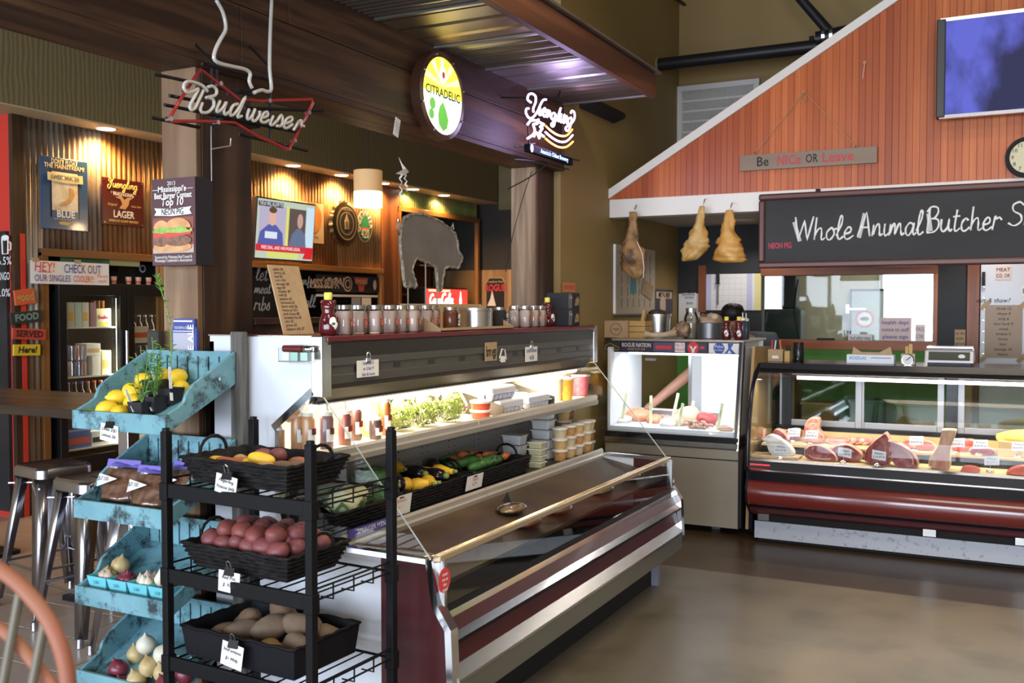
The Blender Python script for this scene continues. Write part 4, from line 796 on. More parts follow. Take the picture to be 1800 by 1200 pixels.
# --- burger award box sign on the near post
Y = 2.80; a = at(268, 390, Y=Y); b = at(344, 390, Y=Y); zt = at(268, 316, Y=Y).z; zb = at(268, 467, Y=Y).z; W_, H_ = b.x-a.x, zt-zb; xc = (a.x+b.x)/2
t = thing('award_sign', 'maroon box sign of a burger award mounted on the near timber post', 'sign', (xc, Y+.04, zb)); m_plum = M('plum_print', (.085, .035, .042), .45)
MB().box(a.x, b.x, Y, Y+.09, zb, zt).build('box', M('sign_side', (.015, .015, .02), .4), t); MB().box(a.x, b.x, Y-.002, Y, zb, zt).build('face', m_plum, t)
Yt = Y-.003
def xt(s_, sz, m, fx, fz, mw=.86, **k): return text(s_, sz, m, t, (a.x+W_*fx, Yt, zt-H_*fz), X_, Z_, mw=W_*mw, **k)
xt('2013', .022, m_wtxt, .47, .06); xt("Mississippi's", .031, m_wtxt, .48, .125, bold=.02); xt('Best Burger Contest', .031, m_wtxt, .5, .2, bold=.02); xt('Top 10', .04, m_wtxt, .48, .275, bold=.02, shear=.15)
for f0, f1 in ((.02, .2), (.75, .96)): MB().box(a.x+W_*f0, a.x+W_*f1, Yt-.001, Yt, zt-H_*.13, zt-H_*.125).build('rule', m_wtxt, t)
XZ = lambda pts: [(a.x+W_*p_[0], zt-H_*p_[1]) for p_ in pts]
def flat(nm, pts, m, off): return MB().prism(XZ(pts), 'y', Yt-off, Yt-off+.001).build(nm, m, t)
flat('ribbon', [(.07, .335), (.5, .355), (.93, .335), (.88, .37), (.93, .42), (.5, .435), (.07, .42), (.12, .375)], m_wtxt, .002); xt('NEON PIG', .034, m_ink, .5, .39, .5).location.y = -.003
flat('picture', [(.03, .45), (.97, .45), (.97, .86), (.03, .86)], M('picture_ground', (.2, .05, .045), .5, c2=(.3, .1, .07), sc=7), .001); flat('table', [(.03, .8), (.97, .77), (.97, .86), (.03, .86)], M('picture_table', (.45, .36, .3), .5), .002)
E = lambda cx, cz, rx, rz, a0=0, a1=360, n=18: [(cx+rx*math.cos(math.radians(a0+(a1-a0)*i/n)), cz-rz*math.sin(math.radians(a0+(a1-a0)*i/n))) for i in range(n+1 if a1-a0 < 360 else n)]
bunm = M('bun_print', (.55, .26, .1), .5, c2=(.68, .38, .17), sc=20); pat = M('patty_print', (.16, .075, .05), .5, c2=(.25, .13, .08), sc=60); tom = M('tomato_print', (.6, .07, .05), .5); let = M('lettuce_print', (.2, .38, .06), .5, c2=(.35, .5, .12), sc=50)
for (cx, sx, off) in ((.24, .19, .003), (.63, .31, .006)):
    q = .6
    flat('bottom_bun', E(cx, .79, sx, .055), bunm, off); flat('patty', E(cx, .72, sx*1.0, .065), pat, off+.0005); flat('tomato', [(cx-sx*.95, .63), (cx+sx*.95, .6), (cx+sx*.98, .65), (cx-sx*.95, .69)], tom, off+.001)
    flat('lettuce', [(cx+sx*1.08*math.cos(k*.35+.0), .595-.02*math.sin(k*2.1)-(.03 if 2 < k < 7 else 0)) for k in range(10)]+[(cx-sx*1.05, .62), (cx+sx*.2, .635), (cx+sx*1.08, .62)], let, off+.0015); flat('top_bun', E(cx, .575, sx*.95, .115 if sx > .2 else .095, 0, 180), bunm, off+.001)
xt('Sponsored by: Mississippi Beef Council &', .0165, m_wtxt, .5, .905); xt("Mississippi Cattlemen's Association", .0165, m_wtxt, .5, .945)
# --- can-shaped sign on the post
Y = 2.872; a = at(303, 600, Y=Y); b = at(346, 600, Y=Y); zt = at(303, 560, Y=Y).z; zb = at(303, 650, Y=Y).z; w_ = b.x-a.x
t = thing('can_sign', 'flat beer-can shaped sign reading WHITE ALE on the near post', 'sign', ((a.x+b.x)/2, Y, zb)); m_cb = M('can_blue', (.05, .07, .3), .35)
MB().prism([(a.x+.004, zb), (b.x-.002, zb), (b.x, zt-.045), (b.x-.012, zt-.03), (b.x-.012, zt-.005), (b.x-.016, zt), (a.x+.01, zt), (a.x+.006, zt-.005), (a.x+.006, zt-.03), (a.x, zt-.045)], 'y', Y, Y+.012).build('plate', m_cb, t)
MB().box(a.x+.006, b.x-.014, Y-.002, Y, zb+.02, zt-.055).build('can_face', M('can_silver', (.42, .42, .5), .35), t); MB().box(a.x+.01, b.x-.02, Y-.003, Y-.002, zt-.012, zt-.006).build('can_lid', m_wtxt, t); MB().box(a.x+.008, b.x-.016, Y-.003, Y-.002, zt-.05, zt-.047).build('can_line', m_wtxt, t)
text('FOR FROM A CROWD', .016, m_wtxt, t, ((a.x+b.x)/2-.004, Y-.001, zt-.036), X_, Z_, mw=w_*.7); text('WHITE ALE', .042, m_wtxt, t, (b.x-.026, Y-.003, zb+.075), Z_, -X_, bold=.02)
MB().prism([(a.x+.008, zb), (b.x-.036, zb), (b.x-.036, zb+.06), (a.x+.03, zb+.085), (a.x+.008, zb+.08)], 'y', Y-.003, Y-.002).build('grain_picture', M('grain_print', (.45, .33, .15), .5, c2=(.6, .5, .3), sc=40), t)
# --- menu sheet leaning on the half wall
bl, br, tl_, tr = at(500, 588, X=-2.6), at(552, 586, X=-2.6), at(471, 465, X=-2.7), at(525, 468, X=-2.7)
t = thing('menu_sheet', 'tall cardboard price list leaning at the near end of the case top', 'menu', tuple(bl)); n_ = (br-bl).cross(tl_-bl).normalized()
MB().add([bl, br, tr, tl_, bl-n_*.006, br-n_*.006, tr-n_*.006, tl_-n_*.006], [(0, 1, 2, 3), (7, 6, 5, 4), (0, 4, 5, 1), (1, 5, 6, 2), (2, 6, 7, 3), (3, 7, 4, 0)]).build('sheet', m_card, t)
xd = (br-bl).normalized(); up = ((tl_-bl)-xd*(tl_-bl).dot(xd)).normalized()
for i in range(17):
    f = .06+i*.054; q = tl_.lerp(bl, f)+xd*.02; text(['apples $4', 'carrots $2', 'basil $3', 'corn 4/$1', 'sausages $8', 'eggs $4', 'cheddar $9', 'milk $5', 'peaches $3', 'tomatoes $3', 'bacon ends $6', 'honey jar $12', 'pork chops $8', 'strawberries $5', 'okra $2', 'greens $3', 'jalapeno jelly $7'][i], .017, m_ink, t, q, xd, up, align='LEFT', shear=.2)
# ================================================================== high table, stools, chair
m_plank = wood('bar_plank', (.075, .05, .035), (.12, .085, .06), 'x', 6, .3)
t = thing('high_table', 'dark plank bar-height table in front of the beer coolers', 'table', (-5.1, 3.97, 0))
for j in range(4): MB().box(-6.3, -4.12, 3.58+j*.195, 3.58+j*.195+.192, 1.0, 1.05).build('plank', m_plank, t, bevel=.004)
for x in (-4.32, -6.0):
    MB().box(x-.04, x+.04, 3.8, 3.88, .03, 1.0).build('leg', m_steel, t, bevel=.006); MB().box(x-.28, x+.28, 3.62, 4.2, 0, .03).build('foot_plate', m_blackmetal, t, bevel=.006)
m_gun = M('gunmetal', (.52, .52, .57), .26, 1, c2=(.44, .44, .48), sc=5)
def make_stool():
    t = thing('metal_stool', 'x', 'stool'); hs, hb, Z = .148, .215, .76
    mb = MB(); N = 6
    def rr(r, z, c=.05):
        out = []
        for (sx, sy, a0) in ((1, 1, 0), (-1, 1, 90), (-1, -1, 180), (1, -1, 270)):
            for k in range(N): a = math.radians(a0+90*k/(N-1)); out.append((sx*(r-c)+c*math.cos(a), sy*(r-c)+c*math.sin(a), z))
        return out
    rings = [rr(hs+.006, Z-.055), rr(hs+.004, Z-.012), rr(hs-.006, Z), rr(hs-.03, Z-.004, .04)]; n = len(rings[0])
    for q in rings: mb.v += q
    for i in range(3):
        for k in range(n): l = (k+1) % n; mb.f.append((i*n+k, i*n+l, (i+1)*n+l, (i+1)*n+k))
    mb.f.append(tuple(3*n+k for k in range(n))); mb.build('seat', m_gun, t, smooth=40)
    MB().box(-.03, .03, -.008, .008, Z-.0045, Z-.0025).build('hand_slot', m_dark, t)
    for sx, sy in ((1, 1), (1, -1), (-1, 1), (-1, -1)):
        top = V((sx*(hs-.012), sy*(hs-.012), Z-.03)); bt_ = V((sx*hb, sy*hb, .035)); mb = MB(); ax, ay = V((-sx, 0, 0)), V((0, -sy, 0)); N2 = 7
        # flared angle-section leg, wide at the seat and narrow at the foot
        for w_, p_ in ((.088, top), (.066, top.lerp(bt_, .45)), (.042, bt_)):
            o_ = w_*.32
            prof = [p_+ax*w_] + [p_+ax*o_*(1-math.sin(a))+ay*o_*(1-math.cos(a)) for a in [i*PI/2/4 for i in range(5)]] + [p_+ay*w_]
            mb.v += [tuple(q) for q in prof]
        for i in range(2):
            for k in range(N2-1): a = i*N2+k; mb.f.append((a, a+1, a+1+N2, a+N2))
        l = mb.build('leg', m_gun, t, smooth=50); sm = l.modifiers.new('thickness', 'SOLIDIFY'); sm.thickness = .003
        f0 = top.lerp(bt_, .62)+ax*.014+ay*.014; f1 = top.lerp(bt_, .9)+ax*.011+ay*.011
        MB().tube([f0, f1], .0065, 6).build('rib', m_gun, l); MB().lathe([(.017, 0), (.019, .004), (.016, .045), (0, .045)], (sx*(hb-.008), sy*(hb-.008), 0), 10).build('foot', m_gun, l)
    zf = .24; k = (Z-.03-zf)/(Z-.065); e = hs-.012+(hb-hs+.012)*k-.012
    for a, b in (((-e, -e), (e, -e)), ((e, -e), (e, e)), ((e, e), (-e, e)), ((-e, e), (-e, -e))): MB().tube([(a[0], a[1], zf), (b[0], b[1], zf)], .007, 6).build('foot_rail', m_gun, t)
    zf = .62; e = hs+.01
    for a, b in (((-e, -e), (e, e)), ((-e, e), (e, -e))): MB().tube([(a[0], a[1], zf+.04), (b[0], b[1], zf+.04)], .006, 6).build('brace', m_gun, t)
    return t
st = make_stool(); su = []
for (x, y, a, lb) in ((-4.58, 3.56, -.17, 'gunmetal bar stool furthest left, in front of the high table'), (-4.04, 3.38, -.17, 'gunmetal bar stool second from the left, overlapping the produce stand'), (-3.56, 3.32, .05, 'gunmetal bar stool mostly hidden behind the blue produce trays'), (-4.3, 4.55, .1, 'gunmetal bar stool on the far side of the high table')):
    place(st, su, (x, y, 0), a, lb, 'metal stools at the high table')
# --- blurred chair in the near left corner
t = thing('bar_chair', 'terracotta bentwood-look chair back at the lower left corner of the view', 'chair', (-1.42, 1.2, 0)); m_terra = M('terracotta_paint', (.27, .095, .055), .6, c2=(.25, .11, .06), sc=5); m_sp = M('olive_spindle', (.12, .105, .075), .5)
Y = 1.0; A = [at(a, b, Y=Y) for a, b in ((122, 1230), (117, 1180), (104, 1130), (82, 1085), (52, 1046), (18, 1014), (-20, 990), (-60, 978))]
cx = A[-1].x; full = A+[V((2*cx-q.x, q.y, q.z)) for q in reversed(A[:-1])]; seat = .74
full = [V((A[0].x-.03, Y-.12, seat))]+smoothline(full, 3)+[V((2*cx-A[0].x+.03, Y-.12, seat))]
MB().tube(full, .012, 8).build('back_hoop', m_terra, t, smooth=True)
B = [at(a, b, Y=Y) for a, b in ((100, 1215), (60, 1165), (25, 1125), (-15, 1096), (-60, 1086))]; inner = B+[V((2*cx-q.x, q.y, q.z)) for q in reversed(B[:-1])]
MB().tube(smoothline(inner, 3), .010, 8).build('inner_hoop', m_terra, t, smooth=True)
for px, py in ((36, 1034), (80, 1084), (-10, 1000), (-60, 985), (-105, 1000), (-150, 1034)):
    q = at(px, py, Y=Y); MB().tube([q, (q.x, Y-.1, seat-.01)], .007, 8).build('spindle', m_sp, t)
MB().lathe([(0, seat-.03), (.19, seat-.03), (.2, seat-.015), (.19, seat), (0, seat)], (cx, Y-.28, 0), 24).build('seat', m_terra, t, smooth=35)
for a in (.14, -.14):
    for b in (-.14, .14): MB().tube([(cx+a, Y-.28+b, seat-.03), (cx+a*1.45, Y-.28+b*1.45, 0)], .014, 8).build('leg', m_terra, t)
MB().tube([V((cx+.18*math.cos(k*PI/8), Y-.28+.18*math.sin(k*PI/8), .28)) for k in range(16)], .008, 6, closed=True).build('foot_ring', m_terra, t)
# ================================================================== blue tray stand
m_blue = M('worn_blue_paint', (.11, .26, .31), .6, c2=(.17, .36, .42), sc=5, bump=.25, bsc=40, det=8)
def wear(m, dark, lo=.60, hi=.68):
    nt = m.node_tree; L = nt.links.new; b = nt.nodes['Principled BSDF']; cr = [n for n in nt.nodes if n.type == 'VALTORGB'][0]; mp = [n for n in nt.nodes if n.type == 'MAPPING'][0]
    n2 = nt.nodes.new('ShaderNodeTexNoise'); n2.inputs['Scale'].default_value = 11; n2.inputs['Detail'].default_value = 8; n2.inputs['Roughness'].default_value = .72; L(mp.outputs[0], n2.inputs['Vector'])
    r = nt.nodes.new('ShaderNodeValToRGB'); r.color_ramp.elements[0].position = lo; r.color_ramp.elements[1].position = hi; L(n2.outputs['Fac'], r.inputs[0])
    mx = nt.nodes.new('ShaderNodeMix'); mx.data_type = 'RGBA'; mx.inputs[7].default_value = tuple(dark)+(1,); L(r.outputs[0], mx.inputs[0]); L(cr.outputs[0], mx.inputs[6]); L(mx.outputs[2], b.inputs['Base Color'])
wear(m_blue, (.025, .035, .04), .5, .62)
m_grey = wood('weathered_grey', (.105, .098, .088), (.2, .19, .175), 'z', 8, .8, .9, c3=(.035, .032, .028), ring=9)
TX0, TX1, TY0, TY1 = -3.075, -2.615, 2.49, 2.83; TW, TD, TR = TX1-TX0, TY1-TY0, .15
TZ = [1.165, .835, .515, .2]
t = thing('produce_stand', 'weathered wooden stand of four blue slanted produce trays beside the post', 'display stand', ((TX0+TX1)/2, (TY0+TY1)/2, 0))
for x in (TX0-.005, TX1-.03): MB().box(x, x+.06, TY1+.004, TY1+.035, 0, 1.5).build('upright', m_grey, t, bevel=.004)
NM = ['top', 'second', 'third', 'bottom']
for k, z in enumerate(TZ):
    side = [(TY0, z-.012), (TY1, z+TR-.012), (TY1, z+TR+.11), (TY0+.135, z+.06+.095), (TY0+.1, z+.044+.085), (TY0+.08, z+.035+.055), (TY0+.055, z+.075), (TY0+.02, z+.062), (TY0, z+.052)]
    tr_ = MB().prism([(TY0+.012, z-.01), (TY1, z+TR-.01), (TY1, z+TR+.002), (TY0+.012, z+.004)], 'x', TX0+.012, TX1-.012).build('tray', m_blue, t)
    for x in (TX0, TX1-.014): MB().prism(side, 'x', x, x+.014).build('side_board', m_blue, tr_, bevel=.002)
    MB().box(TX0-.004, TX1+.004, TY0-.012, TY0+.002, z-.016, z+.052).build('front_lip', m_blue, tr_, bevel=.002)
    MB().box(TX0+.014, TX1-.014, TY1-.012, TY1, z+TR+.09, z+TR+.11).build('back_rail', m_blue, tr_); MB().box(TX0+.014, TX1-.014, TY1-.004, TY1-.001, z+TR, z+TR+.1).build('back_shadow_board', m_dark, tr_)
    n_ = 8; g = (TW-.03)/n_
    for i in range(n_): MB().box(TX0+.015+i*g+.004, TX0+.015+(i+1)*g-.004, TY1-.013, TY1-.005, z+TR, z+TR+.095).build('back_slat', m_blue, tr_)
    for x in (TX0-.002, TX1):
        for yy in (.25, .75): MB().lathe([(.006, 0), (.006, .002)], (x, TY0+TD*yy, z+TR*yy+.05), 8, 'x').build('screw', m_steel, tr_)
def tz(k, y): return TZ[k]+(y-TY0)/TD*TR+.004
def fruit(nm, cat, mat, r, label, group, loc, sc=(1, 1, 1), nz=.05, rot=None, stem=None, n=14, m=10, seed=0):
    o = MB().ell((0, 0, 0), (r*sc[0], r*sc[1], r*sc[2]), n, m, nz, 3, seed=seed).build(nm, mat, None, smooth=True)
    o.location = loc; o.rotation_euler = rot or (random.uniform(-.5, .5), random.uniform(-.5, .5), random.uniform(0, 6)); tag(o, label, cat, group)
    return o
m_lemon = M('lemon_skin', (.8, .56, .03), .42, bump=.15, sc=60); m_lime = M('lime_skin', (.12, .3, .02), .4, bump=.15, sc=60)
lem = [(188, 718, 2.535), (210, 726, 2.525), (206, 699, 2.60), (233, 707, 2.59), (231, 688, 2.63), (253, 670, 2.745), (284, 682, 2.755), (284, 661, 2.76), (313, 662, 2.765), (318, 683, 2.75)]
LL = ['front-left', 'front, over the price card', 'left of the herb labels', 'behind the first white label', 'topmost of the left lemons', 'behind the feathery herb', 'lower of the pair between labels', 'upper of the pair between labels', 'upper right', 'lower right']
for i, (a, b, y) in enumerate(lem):
    q = at(a, b, Y=y); o = MB().lathe([(0, -.043), (.006, -.04), (.018, -.033), (.029, -.018), (.032, 0), (.029, .018), (.018, .032), (.008, .038), (.005, .044), (0, .045)], (0, 0, 0), 14).build('lemon', m_lemon, None, smooth=True)
    o.location = q; o.rotation_euler = (random.uniform(.8, 2), random.uniform(-.5, .5), random.uniform(0, 6)); tag(o, 'yellow lemon in the top blue tray, '+LL[i], 'lemon', 'lemons in the top tray')
for i, (a, b) in enumerate(((160, 729), (181, 732))):
    q = at(a, b, Y=2.515); fruit('lime', 'lime', m_lime, .026, 'green lime at the front of the top blue tray, %s one' % ['left', 'right'][i], 'limes in the top tray', q, (1.25, 1, .9), .03, (0, 0, .3))
m_pot = M('black_pot', (.018, .017, .02), .45); m_soil = M('soil', (.03, .018, .01), .9, bump=.8, sc=80); m_leaf = M('herb_leaf', (.09, .24, .035), .55, c2=(.15, .32, .06), sc=30); m_stake = M('plant_stake', (.78, .79, .82), .5)
def leafmesh(mb, p, d, l, w):
    d = V(d).normalized(); s_ = d.cross(Z_+V((.1, .2, 0))).normalized()*w; u_ = V((0, 0, .15*l))
    mb.add([p, p+d*l*.45+s_+u_, p+d*l, p+d*l*.45-s_+u_], [(0, 1, 2, 3)])
def herb(label, px, py, y, kind, stake):
    q = at(px, py, Y=y); q.z = max(q.z, tz(0, y)); t = thing('potted_herb', label, 'plant', q)
    MB().add([(q.x+sx*r, q.y+sy*r, q.z+h) for r, h in ((.027, 0), (.036, .058)) for sx, sy in ((-1, -1), (1, -1), (1, 1), (-1, 1))], [(3, 2, 1, 0), (0, 1, 5, 4), (1, 2, 6, 5), (2, 3, 7, 6), (3, 0, 4, 7)]).build('pot', m_pot, t); MB().box(q.x-.034, q.x+.034, q.y-.034, q.y+.034, q.z+.046, q.z+.052).build('soil', m_soil, t)
    top = q+V((0, 0, .05)); stems = MB(); lv = []
    if kind == 'feather':
        for i in range(11):
            a = random.uniform(0, 6.3); e = top+V((math.cos(a)*.035, math.sin(a)*.03, random.uniform(.07, .14))); stems.tube([top, top.lerp(e, .5)+V((0, 0, .01)), e], .0012, 4)
            for j in range(10): p_ = top.lerp(e, .25+.075*j); b_ = random.uniform(0, 6.3); lv.append((p_, (math.cos(b_), math.sin(b_), .5), .022, .0028))
    elif kind == 'tall':
        pts = smoothline([top, at(300, 640, Y=y), at(301, 600, Y=y), at(297, 560, Y=y), at(287, 522, Y=y), at(277, 492, Y=y)], 4); stems.tube(pts, .0022, 5)
        for j in range(4, len(pts)): 
            for s_ in range(2 if j < len(pts)-4 else 4): b_ = random.uniform(0, 6.3); lv.append((pts[j], (math.cos(b_), math.sin(b_), .35 if j < len(pts)-4 else .9), random.uniform(.022, .04) if j % 3 == 0 or j > len(pts)-5 or j < 8 else .012, .005))
    else:
        for i in range(5):
            a = random.uniform(0, 6.3); e = top+V((math.cos(a)*.03, math.sin(a)*.03, random.uniform(.06, .2))); stems.tube([top, e], .0014, 4)
            for j in range(6):
                b_ = random.uniform(0, 6.3); lv.append((top.lerp(e, .3+.14*j), (math.cos(b_), math.sin(b_), .3), .035, .008))
    stems.build('stem', m_leaf, t)
    for p_, d, l, w_ in lv[:110]: mb = MB(); leafmesh(mb, p_, d, l, w_); mb.build('leaf', m_leaf, t)
    if stake:
        (a, b), (c_, d_) = stake; p0, p1 = at(a, b, Y=y-.02), at(c_, d_, Y=y-.03); mb = MB(); mb.bar(p1, p0, .013, .0015, up=(1, 0, 0)); s_ = mb.build('label_stake', m_stake, t)
        for i in range(4): text('basil', .011, m_ink, s_, p0.lerp(p1, .15+.18*i)+V((0, -.0022, 0)), p1-p0, X_+V((0, 0, .3)))
herb('potted herb at the front of the top tray with a slanted white label', 250, 746, 2.55, 'leafy', ((221, 684), (236, 724)))
herb('feathery potted herb in the middle of the top tray', 272, 738, 2.59, 'feather', ((256, 690), (268, 722)))
herb('tall thin seedling reaching up the timber post from the top tray', 300, 722, 2.65, 'tall', ((298, 645), (302, 704)))
herb('leafy potted herb at the back left of the top tray', 274, 712, 2.70, 'leafy', ((268, 652), (281, 702)))
def price_card(label, tl, w_, h_, Y, lines, tilt=.12, par=None, name='price_card', m=None, sz=.018):
    """a card hung from a binder clip on a lip facing the shop"""
    q = at(*tl, Y=Y); t = thing(name, label, 'price card', (q.x+w_/2, Y, q.z-h_)); xd = V((math.cos(tilt), 0, -math.sin(tilt))); up = V((math.sin(tilt), 0, math.cos(tilt))); c = q+xd*w_/2-up*h_/2
    MB().obox(c, xd*w_/2, V((0, .0008, 0)), up*h_/2).build('card', m or m_paper, t)
    tp = q+xd*w_/2; MB().prism([(Y-.008, tp.z-.012), (Y+.012, tp.z-.012), (Y+.002, tp.z+.012)], 'x', tp.x-.02, tp.x+.02).build('binder_clip', m_blackmetal, t)
    MB().tube([tp+V((-.008, 0, .01)), tp+V((-.008, -.006, .03)), tp+V((0, -.007, .036)), tp+V((.008, -.006, .03)), tp+V((.008, 0, .01))], .0016, 5).build('clip_handle', m_steel, t)
    for i, s_ in enumerate(lines): text(s_, sz, m_ink, t, c+up*h_*(.2-.36*i)+V((0, -.001, 0)), xd, up, shear=.25, bold=.01, mw=w_*.85)
    return t
price_card('white LIMES and LEMONS price card clipped to the top blue tray', (178, 742), .088, .062, TY0-.016, ['Limes 3/$1', 'Lemons 50c'], .13)
# --- bags of nuts in the second tray
m_nut = M('pecan_halves', (.11, .045, .02), .5, c2=(.2, .1, .05), sc=38, bump=.5); m_zip = M('purple_zip', (.17, .13, .48), .35); m_film = glassmat('bag_film', (.97, .96, .97), .16, .12)
def nutbag(label, px, py, y, w_, h_, rz):
    q = at(px, py, Y=y); q.z = tz(1, y)+.004; t = thing('nut_bag', label, 'bag', q, rz)
    def pillow(d, h0, h1, ww, rough=.0):
        mb = MB(); NX, NZ = 12, 12
        for sgn in (1, -1):
            for j in range(NZ+1):
                for i in range(NX+1):
                    u_, v_ = i/NX*2-1, j/NZ; th = d*(max(0, 1-u_*u_)**.5)*max(0, (1-v_)**.6 if v_ > .15 else (v_/.15)**.5)
                    x = u_*ww/2; zz = h0+(h1-h0)*v_; k = noise.noise(V((x*40, zz*40, sgn*3+px)))*rough; mb.v.append((x, -sgn*(th+k*(1 if 0 < i < NX else 0))+zz*.35, zz))
        n1 = (NX+1)*(NZ+1)
        for s_ in range(2):
            for j in range(NZ):
                for i in range(NX): a = s_*n1+j*(NX+1)+i; mb.f.append((a, a+1, a+NX+2, a+NX+1))
        return mb
    pillow(.032, .004, h_*.82, w_*.94, .012).build('pecans', m_nut, t, smooth=True, world=False); pillow(.037, 0, h_, w_, .007).build('film', m_film, t, smooth=True, world=False)
    MB().obox((0, h_*.35-.002, h_*.96), (w_/2, 0, 0), (0, .003, 0), (0, .004, .013)).build('zip_strip', m_zip, t, world=False)
    MB().add([(-w_*.42, h_*.26-.045, h_*.74), (w_*.15, h_*.22-.046, h_*.64), (-w_*.42, h_*.14-.044, h_*.42)], [(0, 1, 2)]).build('price_label', m_paper, t, world=False)
    text('$7.00', .022, m_ink, t, (-w_*.24, h_*.21-.049, h_*.62), (1, 0, 0), (0, .35, 1), world=False)
nutbag('bag of pecans with purple zip at the left of the second tray', 203, 895, 2.555, .155, .145, .1); nutbag('bag of pecans labelled $7.00 in the middle of the second tray', 256, 908, 2.545, .155, .14, .05); nutbag('bag of pecans half hidden behind the black rack post', 312, 900, 2.6, .14, .13, -.1)
# --- blue pulp baskets of small onions in the third tray, onions in the bottom tray
m_pulp = M('blue_pulp', (.13, .5, .58), .8); m_ony = M('yellow_onion', (.42, .3, .13), .4, c2=(.52, .42, .22), sc=10, st=(3, 3, .5)); m_onw = M('white_onion', (.62, .58, .44), .4, c2=(.68, .66, .56), sc=10, st=(3, 3, .5)); m_onr = M('red_onion', (.13, .018, .035), .3, c2=(.2, .04, .06), sc=10, st=(3, 3, .5)); m_gar = M('garlic', (.58, .5, .4), .5, c2=(.5, .35, .3), sc=20)
def onion(label, group, loc, r, mt, seed=0, nm='onion', cat='onion', tall=1):
    t = thing(nm, label, cat, loc, seed*1.7, group); t.rotation_euler = (random.uniform(-.4, .4), random.uniform(-.4, .4), seed)
    MB().lathe([(0, -r*.95), (r*.5, -r*.85), (r*.9, -r*.4), (r, 0), (r*.92, r*.4), (r*.6, r*.78*tall), (r*.25, r*1.0*tall), (r*.1, r*1.2*tall), (r*.06, r*1.35*tall), (0, r*1.35*tall)], (0, 0, 0), 14).build('bulb', mt, t, smooth=True, world=False)
    MB().lathe([(r*.1, -r*1.03), (r*.16, -r*.9)], (0, 0, 0), 8).build('root', m_card, t, world=False); return t
MIX = [[m_ony, m_ony, m_gar], [m_onr, m_onr, m_onr], [m_gar, m_gar, m_onw], [m_onr, m_gar, m_onr]]; KN = ['yellow onions and shallots', 'little red onions', 'garlic bulbs', 'mixed shallots']
for k in range(4):
    x0 = TX0+.022+k*.104; y0 = TY0+.02; z = tz(2, y0+.05)
    t = thing('pulp_basket', 'blue pulp basket of %s in the third tray, %s from the left' % (KN[k], ORD[k]), 'basket', (x0+.05, y0+.05, z), 0, 'pulp baskets in the third tray')
    mb = MB(); w0, w1, h = .040, .050, .05; mb.v = [(sx*r, sy*r, hh) for r, hh in ((w0, 0), (w1, h), (w1-.004, h), (w0-.004, .004)) for sx, sy in ((-1, -1), (1, -1), (1, 1), (-1, 1))]
    mb.f = [(3, 2, 1, 0)]+[(a*4+i, a*4+(i+1) % 4, a*4+4+(i+1) % 4, a*4+4+i) for a in range(3) for i in range(4)]+[(12, 13, 14, 15)]
    b_ = mb.build('tub', m_pulp, t, world=False); text('2.50', .016, m_ink, t, (0, -w1-.0005, .03), (1, 0, 0), (0, -.2, 1), world=False)
    for i in range(7):
        a = i*2.4; rr_ = .028*math.sqrt(i/6); onion('small %s in the %s pulp basket of the third tray' % (['yellow onion', 'red onion', 'garlic bulb', 'shallot'][k], ORD[k]), 'bulbs in the pulp baskets', (x0+.05+rr_*math.cos(a), y0+.05+rr_*math.sin(a), z+.045+.012*(i < 2)), random.uniform(.015, .021), MIX[k][i % 3], i, 'garlic_bulb' if k == 2 else 'onion', 'garlic' if k == 2 else 'onion', 1.3 if k == 2 else 1)
onion('large pale onion at the back left of the third tray', None, (-3.0, 2.62, tz(2, 2.62)+.04), .036, m_ony, 1); onion('white garlic bulb with a long stem on the third tray', None, at(283, 1018, Y=2.53)+V((0, 0, 0)), .024, m_onw, 2, 'garlic_bulb', 'garlic', 2.2)
for i, (px, py, y, mt, nm) in enumerate([(257, 1133, 2.6, m_onw, 'white onion on top of the heap in the bottom tray'), (287, 1150, 2.58, m_onw, 'white onion beside the rack post in the bottom tray'), (262, 1172, 2.55, m_ony, 'pale yellow onion in the middle of the bottom tray'), (208, 1176, 2.55, m_onr, 'shiny red onion at the left of the bottom tray'), (240, 1150, 2.63, m_ony, 'yellow onion with papery skin behind the white one'), (288, 1182, 2.54, m_ony, 'yellow onion low by the post in the bottom tray'), (240, 1196, 2.52, m_ony, 'yellow onion at the front edge of the bottom tray'), (290, 1205, 2.5, m_onr, 'dark red onion at the front right of the bottom tray'), (310, 1172, 2.6, m_onw, 'white onion right of the rack post in the bottom tray'), (325, 1185, 2.56, m_onr, 'red onion right of the rack post in the bottom tray'), (215, 1205, 2.52, m_onr, 'red onion at the front left corner of the bottom tray')]):
    q = at(px, py, Y=y); onion(nm, 'onions in the bottom tray', q, .037, mt, i)
# ================================================================== black produce rack
RO = V((-1.885, 2.357, 0)); ra = math.radians(-3); RXd = V((math.cos(ra), math.sin(ra), 0)); RYd = V((-math.sin(ra), math.cos(ra), 0)); RW, RDp = .63, .40
def R_(x, y, z): return RO + RXd*(x-RW) + RYd*y + V((0, 0, z))
RZ = [.985, .70, .405, .1]
t = thing('produce_rack', 'black metal produce rack with wire shelves in front of the low case', 'rack', R_(RW/2, RDp/2, 0)); m_rack = M('black_enamel', (.006, .006, .007), .5, spec=.2)
for x, y in ((0, 0), (RW, 0), (RW, RDp), (0, RDp)):
    mb = MB(); c = R_(x, y, .59); o = mb.obox(c, RXd*.014, RYd*.014, V((0, 0, .59))).build('post', m_rack, t, bevel=.003)
    for z in RZ: MB().obox(R_(x, y, z-.005), RXd*.018, RYd*.018, V((0, 0, .03))).build('collar', m_rack, o, bevel=.003)
    MB().lathe([(.013, 1.18), (.013, 1.19), (0, 1.192)], R_(x, y, 0), 8).build('cap', m_rack, o)
